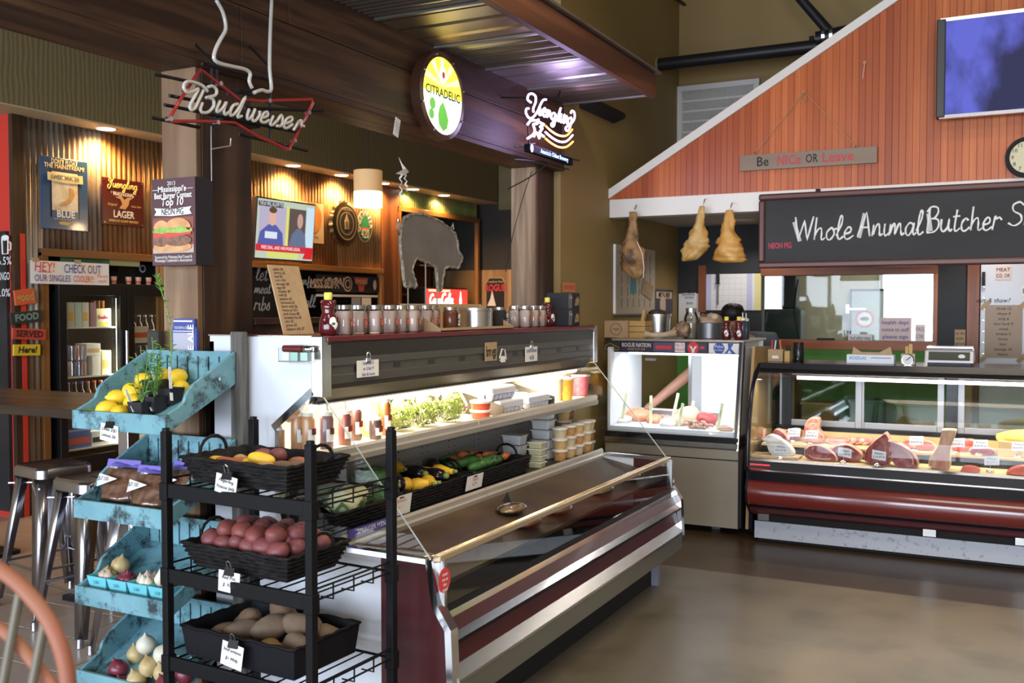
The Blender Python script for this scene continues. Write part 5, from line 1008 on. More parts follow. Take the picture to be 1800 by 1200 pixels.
for k, z in enumerate(RZ):
    sh = MB().obox(R_(RW/2, -.004, z-.002), RXd*(RW/2-.014), RYd*.008, V((0, 0, .024))).build('shelf', m_rack, t, bevel=.003)
    MB().tube([R_(.014, RDp, z), R_(RW-.014, RDp, z)], .005, 6).build('back_wire', m_rack, sh)
    for x in (0, RW):
        for dz in (0, .035): MB().tube([R_(x, .014, z+dz), R_(x, RDp-.014, z+dz)], .0035, 6).build('side_wire', m_rack, sh)
        for f in (.25, .5, .75): MB().tube([R_(x, RDp*f, z+.035), R_(x, RDp*f, z-.015), R_(x-.05 if x else .05, RDp*f, z-.015)], .003, 6).build('loop_wire', m_rack, sh)
    for i in range(9): x = .05+i*(RW-.1)/8; MB().tube([R_(x, .0, z), R_(x, RDp, z)], .003, 5).build('deck_wire', m_rack, sh)
m_wick = M('black_wicker', (.009, .008, .009), .55, spec=.25, bump=1.0, sc=70, st=(.35, .35, 2.2), c2=(.022, .02, .019), lo=.4, hi=.7)
def wicker(name, label, O, xd, yd, w_, d_, h, taper=.035, mat=None, handles=True, par=None, solid=False):
    """open tapered basket; O = middle of its base"""
    t = thing(name, label, 'basket', O); xd, yd = V(xd), V(yd); mb = MB(); q = []
    for (f, z) in ((-taper, 0), (0, h), (-.008, h), (-taper-.008, .008)):
        for sx, sy in ((-1, -1), (1, -1), (1, 1), (-1, 1)): q.append(V(O)+xd*sx*(w_/2+f)+yd*sy*(d_/2+f)+Z_*z)
    mb.v = [tuple(p) for p in q]; mb.f = [(3, 2, 1, 0)]+[(a*4+i, a*4+(i+1) % 4, a*4+4+(i+1) % 4, a*4+4+i) for a in range(3) for i in range(4)]+[(12, 13, 14, 15)]
    mb.build('woven_body', mat or m_wick, t)
    rim = [V(O)+xd*sx*w_/2+yd*sy*d_/2+Z_*h for sx, sy in ((-1, -1), (1, -1), (1, 1), (-1, 1))]; rr_ = []
    for i in range(4):
        for j in range(14): p_ = rim[i].lerp(rim[(i+1) % 4], j/14); rr_.append(p_+Z_*.003*math.sin(j*2.2))
    MB().tube(rr_, .006, 6, closed=True).build('rim', m_rack if solid else m_wick, t, smooth=True)
    if not solid:
        N = 6
        for r_ in range(1, N):
            z = h*r_/N; f = -taper*(1-r_/N)
            cr_ = [V(O)+xd*sx*(w_/2+f+.002)+yd*sy*(d_/2+f+.002)+Z_*z for sx, sy in ((-1, -1), (1, -1), (1, 1), (-1, 1))]; ln = []
            for i in range(4):
                for j in range(16): ln.append(cr_[i].lerp(cr_[(i+1) % 4], j/16)+(xd if i % 2 else yd)*.0018*(1 if (j+r_) % 2 else -1))
            MB().tube(ln, .0042, 5, closed=True).build('strand', m_wick, t, smooth=True)
    if handles:
        for s_ in (-1, 1):
            c = V(O)+xd*s_*w_/2+Z_*h; MB().tube([c+yd*.06*math.cos(a)+Z_*.055*math.sin(a)+xd*s_*.006 for a in [i*PI/8 for i in range(9)]], .006, 6).build('handle', m_wick, t, smooth=True)
    return t
bw, bd = .47, .30; bx, by = .285, .165
wicker('wicker_basket', 'black wicker basket of mixed fingerlings on the top rack shelf', R_(bx, by, RZ[0]+.026), RXd, RYd, bw, bd, .085)
wicker('wicker_basket', 'black wicker basket heaped with red potatoes on the middle rack shelf', R_(bx, by, RZ[1]+.026), RXd, RYd, bw, bd, .085)
wicker('plastic_crate', 'black plastic crate of russet potatoes on the lower rack shelf', R_(bx+.01, by+.01, RZ[2]+.026), RXd, RYd, bw+.03, bd+.02, .10, .012, M('crate_plastic', (.009, .009, .012), .5, spec=.25), False, None, True)
m_rp = [M('red_potato_%d' % k, c, .5, c2=c2, sc=9, bump=.1) for k, (c, c2) in enumerate([((.17, .045, .05), (.24, .09, .085)), ((.21, .06, .06), (.15, .045, .05)), ((.25, .065, .05), (.18, .05, .05))])]; m_rus = [M('russet_%d' % k, c, .75, c2=c2, sc=8, bump=.2, bsc=50) for k, (c, c2) in enumerate([((.2, .13, .075), (.11, .065, .035)), ((.19, .135, .095), (.12, .08, .05))])]
m_yp = M('yellow_potato', (.42, .27, .09), .6, c2=(.5, .35, .15), sc=9); m_or = M('sweet_potato', (.42, .14, .06), .6, c2=(.34, .1, .06), sc=9); m_sq = M('yellow_squash', (.8, .52, .04), .4, c2=(.75, .42, .03), sc=8)
random.seed(11)
cnt = 0; kx = ky = 1
for layer, (nx, ny, z, ins) in enumerate(((6, 4, .05, .07), (6, 4, .088, .06), (4, 3, .122, .1))):
    for i in range(nx):
        for j in range(ny):
            x = ins+(bw-2*ins)*(i+.5*(j % 2)*.6+.2)/(nx-.4); y = ins*.7+(bd-1.4*ins)*(j+.25)/(ny-.5)
            fruit('red_potato', 'potato', m_rp[(i*3+j*5+layer) % 3], random.uniform(.031, .039), 'red potato, %s layer of the rack basket heap, %s row back, %s from left' % (['lowest', 'middle', 'top'][layer], ORD[j], ORD[i]), 'red potatoes in the basket', R_(bx-bw/2+x*kx+random.uniform(-.008, .008), by-bd/2+y*ky+random.uniform(-.008, .008), RZ[1]+.026+z+random.uniform(-.006, .008)), (1.12, .95, .88), .1, seed=cnt, n=12, m=8); cnt += 1
kx, ky = .80, .82
for i, (x, y, z, r, sc, k) in enumerate([(.13, .12, .06, .042, (1.5, .9, .85), 0), (.22, .13, .075, .043, (1.7, .95, .9), 1), (.33, .17, .09, .046, (1.6, .95, .9), 1), (.30, .28, .105, .046, (1.7, .9, .85), 0), (.45, .22, .10, .044, (1.6, .95, .9), 1), (.16, .22, .09, .04, (1.3, 1, .9), 0), (.10, .26, .06, .04, (1.4, 1, .9), 0), (.52, .12, .07, .043, (1.5, .9, .9), 1), (.22, .3, .06, .043, (1.5, 1, .9), 0), (.42, .31, .07, .043, (1.5, 1, .9), 1), (.54, .29, .06, .042, (1.4, 1, .9), 0), (.08, .14, .04, .04, (1.4, 1, .9), 0)]):
    fruit('russet_potato', 'potato', m_rus[k], r, 'brown russet potato in the black crate, %s of the heap' % ['front left', 'left, standing up', 'middle', 'pale one topmost at the back', 'right of the middle', 'back left', 'far left', 'front right', 'behind, low', 'back right, low', 'rear right corner', 'leftmost corner'][i], 'russets in the crate', R_(bx-bw/2+x*kx, by-bd/2+y*ky, RZ[2]+.03+z), sc, .09, (random.uniform(-.3, .3), random.uniform(-.5, .5), random.uniform(-.6, 1.2)), seed=i)
for i, (x, y) in enumerate(((.30, .08), (.37, .07), (.42, .1), (.47, .07), (.36, .13))): fruit('yellow_potato', 'potato', m_yp, .036, 'yellow potato at the front of the black crate, %s from the left' % ORD[i], 'yellow potatoes in the crate', R_(bx-bw/2+x*kx, by-bd/2+y*ky, RZ[2]+.068), (1.2, 1, .9), .08, seed=i+40)
FG = [(.16, .08, m_or, (2.0, .75, .7), 'orange sweet potato at the left front'), (.23, .1, m_or, (2.2, .7, .7), 'orange sweet potato lying across the front'), (.28, .15, m_rp[0], (1.1, .95, .9), 'red potato topmost at the back'), (.33, .18, m_rp[1], (1.1, .95, .9), 'brown-red potato at the back right'), (.27, .09, m_sq, (1.9, .65, .65), 'yellow fingerling left of the middle'), (.33, .09, m_sq, (1.7, .7, .7), 'yellow fingerling in the middle'), (.38, .07, m_yp, (1.6, .75, .7), 'tan fingerling right of the middle'), (.43, .1, m_rus[0], (1.5, .8, .8), 'brown fingerling at the right'), (.10, .1, m_sq, (1.8, .6, .6), 'yellow fingerling at the far left'), (.48, .14, m_rus[1], (1.4, .85, .8), 'russet fingerling at the far right'), (.2, .2, m_rus[0], (1.4, .85, .8), 'russet fingerling at the back left'), (.4, .22, m_or, (1.6, .8, .7), 'sweet potato at the back'), (.14, .16, m_yp, (1.5, .8, .7), 'tan fingerling behind the sweet potatoes')]
for i, (x, y, mt, sc, lb) in enumerate(FG): fruit('fingerling_potato', 'potato', mt, .03, lb+' of the top rack basket', 'roots in the top rack basket', R_(bx-bw/2+x*kx, by-bd/2+y*ky+.03, RZ[0]+.026+(.06 if i not in (2, 3, 5) else .085)), sc, .1, (0, random.uniform(-.2, .2), random.uniform(-.5, .5)), seed=i+60)
yy = RO.y-.022+.03
price_card('white fingerling potato price card clipped on the top rack basket', (381, 830), .088, .06, 2.365, ['Fingerling', 'Potatoes $4/lb'], .16, sz=.016); price_card('white red potato price card clipped on the middle rack basket', (385, 1000), .088, .068, 2.363, ['Red Pot.', '$ .97/lb'], .06, sz=.017); price_card('white baking potato price card clipped on the black crate', (392, 1124), .088, .078, 2.36, ['Small potatoes', '$1.99/lb'], .16, sz=.016)
# ================================================================== low open case (runs along the shop)
YN, YE = 2.89, 5.52; XC0 = -2.80
m_wpanel = M('white_enamel', (.66, .69, .74), .3, c2=(.6, .63, .69), sc=1.2); m_caser = M('maroon_enamel', (.05, .0065, .008), .38, coat=.05, c2=(.06, .008, .009), sc=3); m_charc = M('charcoal_enamel', (.026, .025, .02), .45); m_greyg = M('blind_grey', (.08, .077, .066), .45)
m_brush = M('worn_aluminium', (.62, .61, .58), .22, 1, c2=(.5, .48, .45), sc=4, st=(1, .2, 1)); m_prail = M('bright_rail', (.62, .6, .54), .25, .45); m_mark = M('maroon_edge', (.12, .016, .018), .3); m_perf = M('perforated_grey', (.27, .27, .27), .45); m_warmw = M('shelf_white', (.75, .7, .6), .5); m_deckbrown = M('well_brown', (.05, .032, .02), .45, c2=(.11, .07, .035), sc=2.5)
ca = thing('open_food_case', 'long maroon and chrome open refrigerated case with two lit shelves', 'display case', (-2.25, (YN+YE)/2, 0))
WH = [(XC0, .12), (XC0, 1.482), (-2.30, 1.482), (-2.30, 1.285), (-2.46, 1.14), (-2.46, .84), (-2.445, .775), (-2.40, .735), (-2.33, .722), (-2.0, .72), (-2.0, .12)]
RD = [(-2.0, .12), (-2.0, .72), (-1.80, .715), (-1.772, .55), (-1.722, .478), (-1.712, .24), (-1.74, .20), (-1.80, .18), (-1.84, .12)]
for nm, a, b in (('near', YN, YN+.022), ('far', YE-.022, YE)):
    pn = MB().prism(WH, 'y', a, b).build('end_panel', m_wpanel, ca); MB().prism(RD, 'y', a, b).build('end_panel_red', m_caser, ca)
    mid = (a+b)/2
    edge = [(-1.80, .715), (-1.772, .55), (-1.722, .478), (-1.712, .24), (-1.74, .20)]
    MB().sheet([(x-.012, z) for x, z in edge], 'y', a-.006, b+.02, .026).build('front_edge_trim', m_chrome, ca)
    MB().sheet([(-2.475, 1.13), (-2.475, .84), (-2.457, .765), (-2.405, .722), (-2.33, .708), (-1.79, .70)], 'y', a-.005, b+.008, .018).build('opening_trim', m_chrome, ca)
    MB().sheet([(-2.29, 1.272), (-2.475, 1.127)][::-1], 'y', a-.006, b+.012, .028).build('slant_trim', m_chrome, ca)
    MB().box(-2.302, -2.252, a-.006, b+.03, 1.262, 1.486).build('corner_pillar', m_brush, ca, bevel=.003)
    MB().prism([(-2.27, 1.27), (-1.80, .715), (-2.32, .722), (-2.44, .78), (-2.46, 1.13)], 'y', mid-.002, mid+.002).build('end_glass', glassmat('end_glass_'+nm, (.95, .97, .97), .06), ca)
    MB().tube([(-2.265, mid, 1.272), (-1.80, mid, .717)], .003, 5).build('glass_edge', M('glass_edge_'+nm, (.42, .44, .42), .2), ca)
MB().box(XC0, XC0+.02, YN, YE, .12, 1.46).build('back_panel', m_wpanel, ca)
MB().box(XC0-.005, -2.246, YN+.024, YE-.024, 1.463, 1.484).build('top_ledge', m_mark, ca, bevel=.004)
MB().box(XC0-.005, -2.30, YN-.004, YN+.03, 1.482, 1.487).build('top_trim', m_brush, ca)
L_ = lambda pts, nm, mt, t=.004, a=YN+.03, b=YE-.03: MB().sheet(pts, 'y', a, b, t).build(nm, mt, ca)
L_([(-2.255, 1.462), (-2.262, 1.405)], 'canopy_band', m_charc); L_([(-2.262, 1.404), (-2.264, 1.375), (-2.27, 1.373), (-2.272, 1.34), (-2.266, 1.336), (-2.27, 1.305)], 'night_blind', m_greyg); L_([(-2.268, 1.304), (-2.272, 1.29), (-2.315, 1.232)], 'canopy_lower', m_charc)
MB().box(-2.56, -2.30, YN+.03, YE-.03, 1.228, 1.233).build('canopy_underside', m_warmw, ca)
for i in range(9): y = 3.1+i*.27; MB().box(-2.269, -2.2655, y, y+.05, 1.347, 1.366).build('blind_label', m_charc, ca)
MB().box(-2.60, -2.585, YN+.03, YE-.03, .40, 1.03).build('perforated_back', m_perf, ca); MB().box(-2.60, -2.584, YN+.03, YE-.03, 1.03, 1.235).build('lit_back', m_warmw, ca)
mb = MB()
for i in range(10):
    for dy in (0, .055):
        for j in range(8): mb.lathe([(.004, .0), (.004, .001)], (-2.585, 3.05+i*.26+dy, .78+j*.032), 6, 'x')
for r_ in range(5):
    for i in range(120): mb.box(-2.5855, -2.5845, 3.0+i*.02, 3.0+i*.02+.006, .80+r_*.055, .803+r_*.055)
o = mb.build('perforation', m_dark, ca); o['kind'] = 'stuff'
for z, xf, nm in ((1.055, -2.245, 'upper'), (.735, -2.205, 'lower')):
    for a, b in ((YN+.03, 4.02), (4.025, YE-.03)):
        s_ = MB().box(-2.585, xf, a, b, z-.012, z).build('shelf', m_warmw if nm == 'upper' else m_charc, ca)
        MB().sheet([(xf+.004, z+.012), (xf+.014, z+.004), (xf+.012, z-.016), (xf+.022, z-.022), (xf+.016, z-.042)], 'y', a, b, .004).build('price_rail', m_prail, s_)
MB().box(-2.60, -1.80, YN+.03, YE-.03, .40, .42).build('well_floor', m_deckbrown, ca); MB().prism([(-2.205, .70), (-1.80, .615), (-1.80, .60), (-2.205, .685)], 'y', YN+.03, YE-.03).build('well_deck', m_deckbrown, ca); MB().box(-2.21, -2.2, YN+.03, YE-.03, .58, .70).build('well_back', m_deckbrown, ca)
m_rail = M('cream_rail', (.62, .5, .33), .25, .6)
MB().box(-1.80, -1.768, YN+.025, YE-.025, .702, .728).build('top_rail', m_rail, ca, bevel=.005)
MB().sheet([(-1.772, .702), (-1.757, .553)], 'y', YN+.025, YE-.025, .004).build('front_glass', glassmat('front_glass', (.93, .95, .92), .035), ca)
for y in (YN+.03, YE-.05): MB().box(-1.785, -1.755, y, y+.018, .55, .71).build('glass_bracket', m_steel, ca)
a, b = YN+.03, YE-.03
for pts, nm, mt in (([(-1.757, .553), (-1.752, .527)], 'black_gasket', m_blackmetal), ([(-1.752, .527), (-1.745, .505)], 'chrome_strip', m_chrome), ([(-1.745, .505), (-1.722, .463)], 'maroon_strip', m_caser), ([(-1.722, .463), (-1.708, .437), (-1.722, .43)], 'bumper_strip', m_chrome), ([(-1.722, .43), (-1.735, .405)], 'recess_strip', m_blackmetal),
                    ([(-1.735, .405), (-1.722, .345)], 'maroon_strip', m_caser), ([(-1.722, .345), (-1.695, .30), (-1.695, .287)], 'bumper_strip', m_brush), ([(-1.698, .287), (-1.70, .20)], 'lower_panel', M('sage_grey', (.2, .2, .17), .3, .5)), ([(-1.70, .20), (-1.72, .19)], 'chrome_strip', m_chrome)):
    MB().sheet(pts, 'y', a, b, -.006).build(nm, mt, ca)
MB().box(-2.78, -1.84, YN+.05, YE-.1, 0, .40).build('plinth', m_dark, ca)
for y in (YN+.06, YE-.16): MB().box(-1.9, -1.80, y, y+.03, 0, .2).build('foot', M('foot_grey_%d' % int(y), (.25, .26, .32), .4), ca)
MB().tube([(-2.36, YN+.06, 1.215), (-2.36, YE-.06, 1.215)], .012, 8).build('lamp_tube', M('tube_warm', (1, .9, .7), em=6, emc=(1, .88, .66)), ca)
area('case_light', (-2.36, (YN+YE)/2, 1.2), (0, 0, 0), .04, YE-YN-.2, 30, (1, .84, .58))
# stickers and labels on the case
def ytag(name, label, px0, px1, py0, py1, X, mt, lines, ink=None, par=None):
    y0, y1, z0, z1 = yrect(px0, py0, px1, py1, X); t = thing(name, label, 'label', (X, (y0+y1)/2, z0))
    MB().box(X, X+.002, y0, y1, z0, z1).build('card', mt, t)
    for i, s_ in enumerate(lines): text(s_, (z1-z0)*.8/max(1, len(lines)), ink or m_ink, t, (X+.0025, (y0+y1)/2, z1-(z1-z0)*(i+.5)/len(lines)), Y_, Z_, mw=(y1-y0)*.85, bold=.01)
    return t
m_purp = M('purple_label', (.11, .08, .42), .5)
ytag('shelf_strip', 'purple name strip at the near end of the lower shelf rail', 612, 690, 932, 948, -2.186, m_purp, ['SPRINGER MTN'], m_paper)
y0, y1, z0, z1 = yrect(768, 1002, 789, 1046, -1.757); s = thing('oval_sticker', 'red oval sticker on the front glass by the near corner', 'sticker', (-1.757, y0, z0))
ydisc(s, 'disc', (y0+y1)/2, (z0+z1)/2, (y1-y0)/2, (z1-z0)/2, -1.752, m_redink, .0015)
for i, w_ in enumerate(('meat', 'me at', 'the', 'cupid')): text(w_, .017, m_paper, s, (-1.75, (y0+y1)/2, z1-.022-.018*i), Y_, Z_, bold=.02)
def cliptag(label, px0, px1, py0, py1, X, lines):
    t = ytag('clip_tag', label, px0, px1, py0, py1, X, m_paper, lines, m_blueink); y0, y1, z0, z1 = yrect(px0, py0, px1, py1, X); yc = (y0+y1)/2
    MB().box(X-.006, X+.008, yc-.016, yc+.016, z1-.008, z1+.01).build('bulldog_clip', m_steel, t, bevel=.003); MB().tube([V((X+.004, yc+.012*math.cos(a), z1+.018+.012*math.sin(a))) for a in [k*PI/5 for k in range(10)]], .003, 6, closed=True).build('clip_ring', m_steel, t)
cliptag('small price tag on a steel clip below the first jars', 627, 665, 634, 664, -2.258, ['hummus 5', 'or 2 for 9', 'dips & more']); cliptag('small price tag on a steel clip toward the far end of the canopy', 923, 944, 610, 636, -2.258, ['cold brew', '4.50'])
ytag('paper_note', 'torn cream paper note hanging from the canopy beside the plastic clip', 852, 873, 602, 635, -2.255, m_card, ['farm eggs'])
s = thing('plastic_clip', 'clear plastic sign clip beside the torn note on the canopy', 'clip', at(884, 632, X=-2.25)); q = at(884, 622, X=-2.25); MB().tube([q+V((0, -.035, -.02)), q+V((0, -.01, .025)), q+V((0, .02, .02)), q+V((0, .035, -.025)), q+V((0, -.03, -.03))], .004, 6).build('loop', M('clear_plastic', (.6, .6, .58), .15), s); MB().box(q.x-.002, q.x+.004, q.y-.02, q.y+.02, q.z-.04, q.z-.01).build('tab', m_paper, s)
# scanner holder on the white end panel
q = at(523, 613, Y=YN-.03); s = thing('scanner_holder', 'clear acrylic holder with a maroon tube on the white end panel', 'holder', (q.x, YN-.03, q.z-.05))
MB().lathe([(0, -.055), (.013, -.053), (.014, .035), (0, .035)], q-V((.01, 0, 0)), 12, 'x').build('maroon_tube', m_mark, s, smooth=40); MB().lathe([(.012, .04), (.014, .05), (.012, .075), (.008, .08)], q-V((.01, 0, 0)), 10, 'x').build('chrome_end', m_chrome, s, smooth=40)
MB().box(q.x-.07, q.x+.075, YN-.055, YN-.0515, q.z-.045, q.z+.005).build('acrylic_front', m_glass, s); MB().box(q.x-.07, q.x+.075, YN-.055, YN-.001, q.z-.048, q.z-.044).build('acrylic_base', m_chrome, s)
for dx, mt in ((-.04, m_paper), (0.0, M('mint_label', (.4, .62, .5), .5)), (.045, M('mint_label2', (.5, .66, .6), .5))): MB().box(q.x+dx-.016, q.x+dx+.016, YN-.05, YN-.048, q.z-.042, q.z-.012).build('price_label', mt, s)
# ---------------- upper shelf goods
Z1 = 1.0555; Z2 = .7355
m_sauce = [M('sauce_%d' % k, c, .25, coat=.3) for k, c in enumerate([(.5, .25, .12), (.55, .28, .14), (.24, .12, .13), (.16, .05, .05), (.05, .02, .018), (.42, .4, .2), (.05, .03, .03), (.2, .06, .02)])]; m_cap = M('milky_cap', (.75, .72, .66), .4)
SN = ['pale orange sauce bottle furthest left', 'pale orange sauce bottle second from the left', 'mauve sauce bottle in the middle', 'dark red sauce bottle', 'near-black sauce bottle', 'pale green sauce bottle', 'short black sauce bottle', 'amber sauce bottle nearest the salad']
for i, (px, X, h) in enumerate(((522, -2.42, .135), (542, -2.38, .135), (574, -2.33, .135), (606, -2.33, .13), (625, -2.37, .135), (643, -2.40, .14), (660, -2.32, .085), (676, -2.36, .15))):
    y = max(at(px, 745, X=X).y, YN+.06); t = thing('sauce_bottle', SN[i]+' on the upper shelf', 'bottle', (X, y, Z1), 0, 'sauce bottles on the upper shelf'); r = .0265
    MB().lathe([(r*.95, 0), (r, .006), (r, h*.84), (r*.85, h*.92), (r*.6, h)], (0, 0, 0), 16).build('body', m_sauce[i], t, smooth=40, world=False); MB().lathe([(r*.9, h*.93), (r*.9, h*1.03), (r*.3, h*1.06), (.004, h*1.06+.035), (0, h*1.06+.036)], (0, 0, 0), 14).build('nozzle_cap', m_cap, t, smooth=40, world=False)
    mb = MB(); 
    for j in range(2):
        for k in range(7): a = -.95+k*1.9/6; mb.v.append((r*1.015*math.cos(a), r*1.015*math.sin(a), h*(.2+.36*j)))
    mb.f = [(k, k+1, k+8, k+7) for k in range(6)]; mb.build('label', m_paper, t, world=False); MB().obox((r*1.02, 0, h*.5), (.001, 0, 0), (0, .012, 0), (0, 0, .012)).build('label_emblem', m_mark, t, world=False)
m_sprout = M('greens', (.3, .42, .08), .5, c2=(.5, .55, .2), sc=60, bump=1.0, det=8); m_shell = glassmat('clamshell', (.97, .98, .96), .16, .05)
for i, (px, X, k) in enumerate(((690, -2.42, 'leftmost'), (733, -2.41, 'middle'), (778, -2.40, 'rightmost'))):
    y = at(px, 720, X=X).y; t = thing('salad_clamshell', 'clear clamshell of pale green sprouts on the upper shelf, '+k, 'salad box', (X+.05, y, Z1), .25, 'sprout clamshells'); 
    R3 = Matrix.Rotation(-.5, 3, 'Y') @ Matrix.Identity(3)
    mb = MB()
    for k2 in range(210):
        c_ = V((random.gauss(0, .5), random.gauss(0, .5), random.gauss(0, .5))); c_ = c_.normalized()*min(c_.length, 1); d_ = V((random.uniform(-1, 1), random.uniform(-1, 1), random.uniform(-1, 1)))*.022
        p_ = R3 @ V((c_.x*.042, c_.y*.066, c_.z*.06))+V((0, 0, .076)); mb.tube([p_-d_, p_+V((0, 0, .005)), p_+d_], .0028, 3)
    o_ = mb.build('sprouts', m_sprout, t, world=False); o_['kind'] = 'stuff'
    mb = MB(); prof = []
    for zz, e in ((-.055, .058), (-.02, .068), (0, .076), (.004, .076), (.02, .068), (.055, .05), (.06, .04)):
        for k2 in range(16): a = 2*PI*k2/16; c_, s_ = math.cos(a), math.sin(a); p_ = V((zz, math.copysign(abs(c_)**.5, c_)*e*1.05, math.copysign(abs(s_)**.5, s_)*e*.95)); p_ = R3 @ p_; mb.v.append((p_.x, p_.y, p_.z+.078))
    for j in range(6):
        for k2 in range(16): l = (k2+1) % 16; mb.f.append((j*16+k2, j*16+l, j*16+16+l, j*16+16+k2))
    mb.f += [tuple(range(16))[::-1], tuple(range(96, 112))]; mb.build('shell', m_shell, t, smooth=40, world=False)
m_lidw = M('tub_lid', (.72, .7, .66), .35); 
def tub(name, label, cat, group, loc, r0, r1, h, mt, lid=True, sq=False, n=20):
    t = thing(name, label, cat, loc, 0, group)
    if not sq:
        MB().lathe([(r0, 0), (r1, h), (r1-.002, h), (0, h)], (0, 0, 0), n).build('contents', mt, t, smooth=40, world=False)
        if lid: MB().lathe([(r1+.004, h-.006), (r1+.004, h+.004), (r1-.003, h+.006), (0, h+.005)], (0, 0, 0), n).build('lid', m_lidw, t, smooth=40, world=False)
    else:
        MB().add([(sx*(r0 if z == 0 else r1), sy*(r0 if z == 0 else r1)*.8, z) for z in (0, h) for sx, sy in ((-1, -1), (1, -1), (1, 1), (-1, 1))], [(3, 2, 1, 0), (4, 5, 6, 7), (0, 1, 5, 4), (1, 2, 6, 5), (2, 3, 7, 6), (3, 0, 4, 7)]).build('contents', mt, t, bevel=.006, world=False); MB().box(-r1-.004, r1+.004, -r1*.8-.004, r1*.8+.004, h-.003, h+.004).build('lid', m_clid, t, bevel=.002, world=False)
    return t
m_clid = M('clear_lid', (.62, .63, .6), .15, spec=.8); m_salsa = M('salsa', (.6, .07, .035), .35, c2=(.7, .12, .06), sc=40)
y = at(845, 725, X=-2.30).y
for i in range(2): tub('salsa_tub', 'red salsa tub with white lid, %s of the pair on the upper shelf' % ['lower', 'upper'][i], 'tub', 'salsa tubs', (-2.30, y, Z1+i*.044), .044, .05, .038, m_salsa)
m_divid = M('divider_grey', (.055, .05, .042), .4)
DV = [at(px, 705, X=-2.26).y for px in (882, 972, 1056)]
for i, y in enumerate(DV):
    t = thing('shelf_divider', 'sloping dark shelf divider, %s from the near end of the upper shelf' % ORD[i], 'divider', (-2.42, y, Z1)); MB().prism([(-2.58, Z1), (-2.58, Z1+.13), (-2.25, Z1+.05), (-2.25, Z1)], 'y', y-.002, y+.002).build('plate', m_divid, t); MB().box(-2.58, -2.25, y-.012, y+.012, Z1, Z1+.003).build('base_flange', m_divid, t)
m_egg = M('egg_carton_foam', (.62, .64, .72), .7)
def eggs(label, loc, L=.27, W=.1):
    t = thing('egg_carton', label, 'egg carton', loc, 0, 'egg cartons on the upper shelf'); n_ = 6
    MB().add([(sx*W/2*f, sy*L/2*(1-(1-f)*.35), z) for z, f in ((.035, 1), (.058, .95), (.068, .8)) for sx, sy in ((-1, -1), (1, -1), (1, 1), (-1, 1))], [(3, 2, 1, 0), (8, 9, 10, 11)]+[(a*4+i, a*4+(i+1) % 4, a*4+4+(i+1) % 4, a*4+4+i) for a in range(2) for i in range(4)]).build('lid', m_egg, t, bevel=.006, world=False)
    MB().box(-W/2-.005, W/2+.005, -L/2-.005, L/2+.005, .033, .037).build('flange', m_egg, t, world=False)
    for i in range(n_):
        for s_ in (-1, 1): MB().lathe([(.013, 0), (.021, .012), (.024, .034)], (s_*W/4, -L/2+L*(i+.5)/n_, 0), 10).build('cup', m_egg, t, smooth=True, world=False)
yA, yB = DV[0], DV[1]
eggs('lower white egg carton beside the salsa tubs', (-2.33, yA+.16, Z1)); eggs('white egg carton on top of the left carton stack', (-2.36, yA+.13, Z1+.07)); eggs('white egg carton right of the carton stack', (-2.44, yB-.16, Z1)); eggs('white egg carton at the front right of the bay', (-2.32, yB-.145, Z1)) if yB-yA > .6 else None
m_deli = [M('deli_%d' % k, c, .35, c2=c2, sc=40) for k, (c, c2) in enumerate([((.62, .5, .28), (.7, .62, .4)), ((.68, .6, .4), (.6, .5, .25)), ((.72, .66, .5), (.66, .6, .42)), ((.7, .3, .03), (.75, .42, .08)), ((.6, .08, .13), (.68, .14, .2))])]
for i, (px, X, k, lb) in enumerate(((915, -2.50, 0, 'pale pickle tub at the far left behind the divider'), (935, -2.47, 1, 'cream slaw tub second from the left'), (955, -2.42, 1, 'cream slaw tub in the middle'), (972, -2.37, 2, 'pale tub right behind the orange one'), (992, -2.33, 3, 'orange kimchi tub at the front'), (1020, -2.36, 4, 'pink pickled onion tub at the right end'))):
    y = max(at(px, 690, X=X).y, yB+.06); tub('deli_tub', lb+' of the upper shelf', 'tub', 'tall deli tubs', (X, y, Z1), .046, .056, .125, m_deli[k])
# ---------------- lower shelf goods
def ybasket(label, px0, px1, h=.085):
    y0, y1 = at(px0, 890, X=-2.22).y, at(px1, 860, X=-2.22).y; y0 = max(y0, YN+.04); return wicker('wicker_basket', label, V((-2.375, (y0+y1)/2, Z2)), Y_, -X_, y1-y0, .29, h, .02), y0, y1
_, b10, b11 = ybasket('black wicker basket of cauliflower and broccoli at the near end of the lower shelf', 560, 722); _, b20, b21 = ybasket('black wicker basket of yellow squash on the lower shelf', 728, 832); _, b30, b31 = ybasket('black wicker basket of zucchini and carrots on the lower shelf', 842, 936)
m_caul = M('cauliflower', (.68, .64, .42), .7, c2=(.6, .58, .34), sc=30, bump=.8, bsc=60); m_broc = M('broccoli', (.035, .1, .03), .7, c2=(.06, .16, .05), sc=30, bump=.9, bsc=80); m_cab = M('green_cabbage', (.1, .2, .07), .5, c2=(.2, .3, .13), sc=6); m_zuc = M('zucchini', (.03, .1, .02), .35, c2=(.06, .17, .04), sc=20, st=(1, 1, 1)); m_egp = M('eggplant', (.012, .008, .016), .15); m_car = M('carrot', (.6, .13, .03), .5, c2=(.52, .1, .03), sc=12); m_stem = M('stem_green', (.2, .3, .08), .6)
def veg(nm, cat, label, group, loc, parts, rz=0, tilt=(0, 0)):
    t = thing(nm, label, cat, loc, rz, group); t.rotation_euler = (tilt[0], tilt[1], rz)
    for pn, mb, mt in parts: mb.build(pn, mt, t, smooth=True, world=False)
    return t
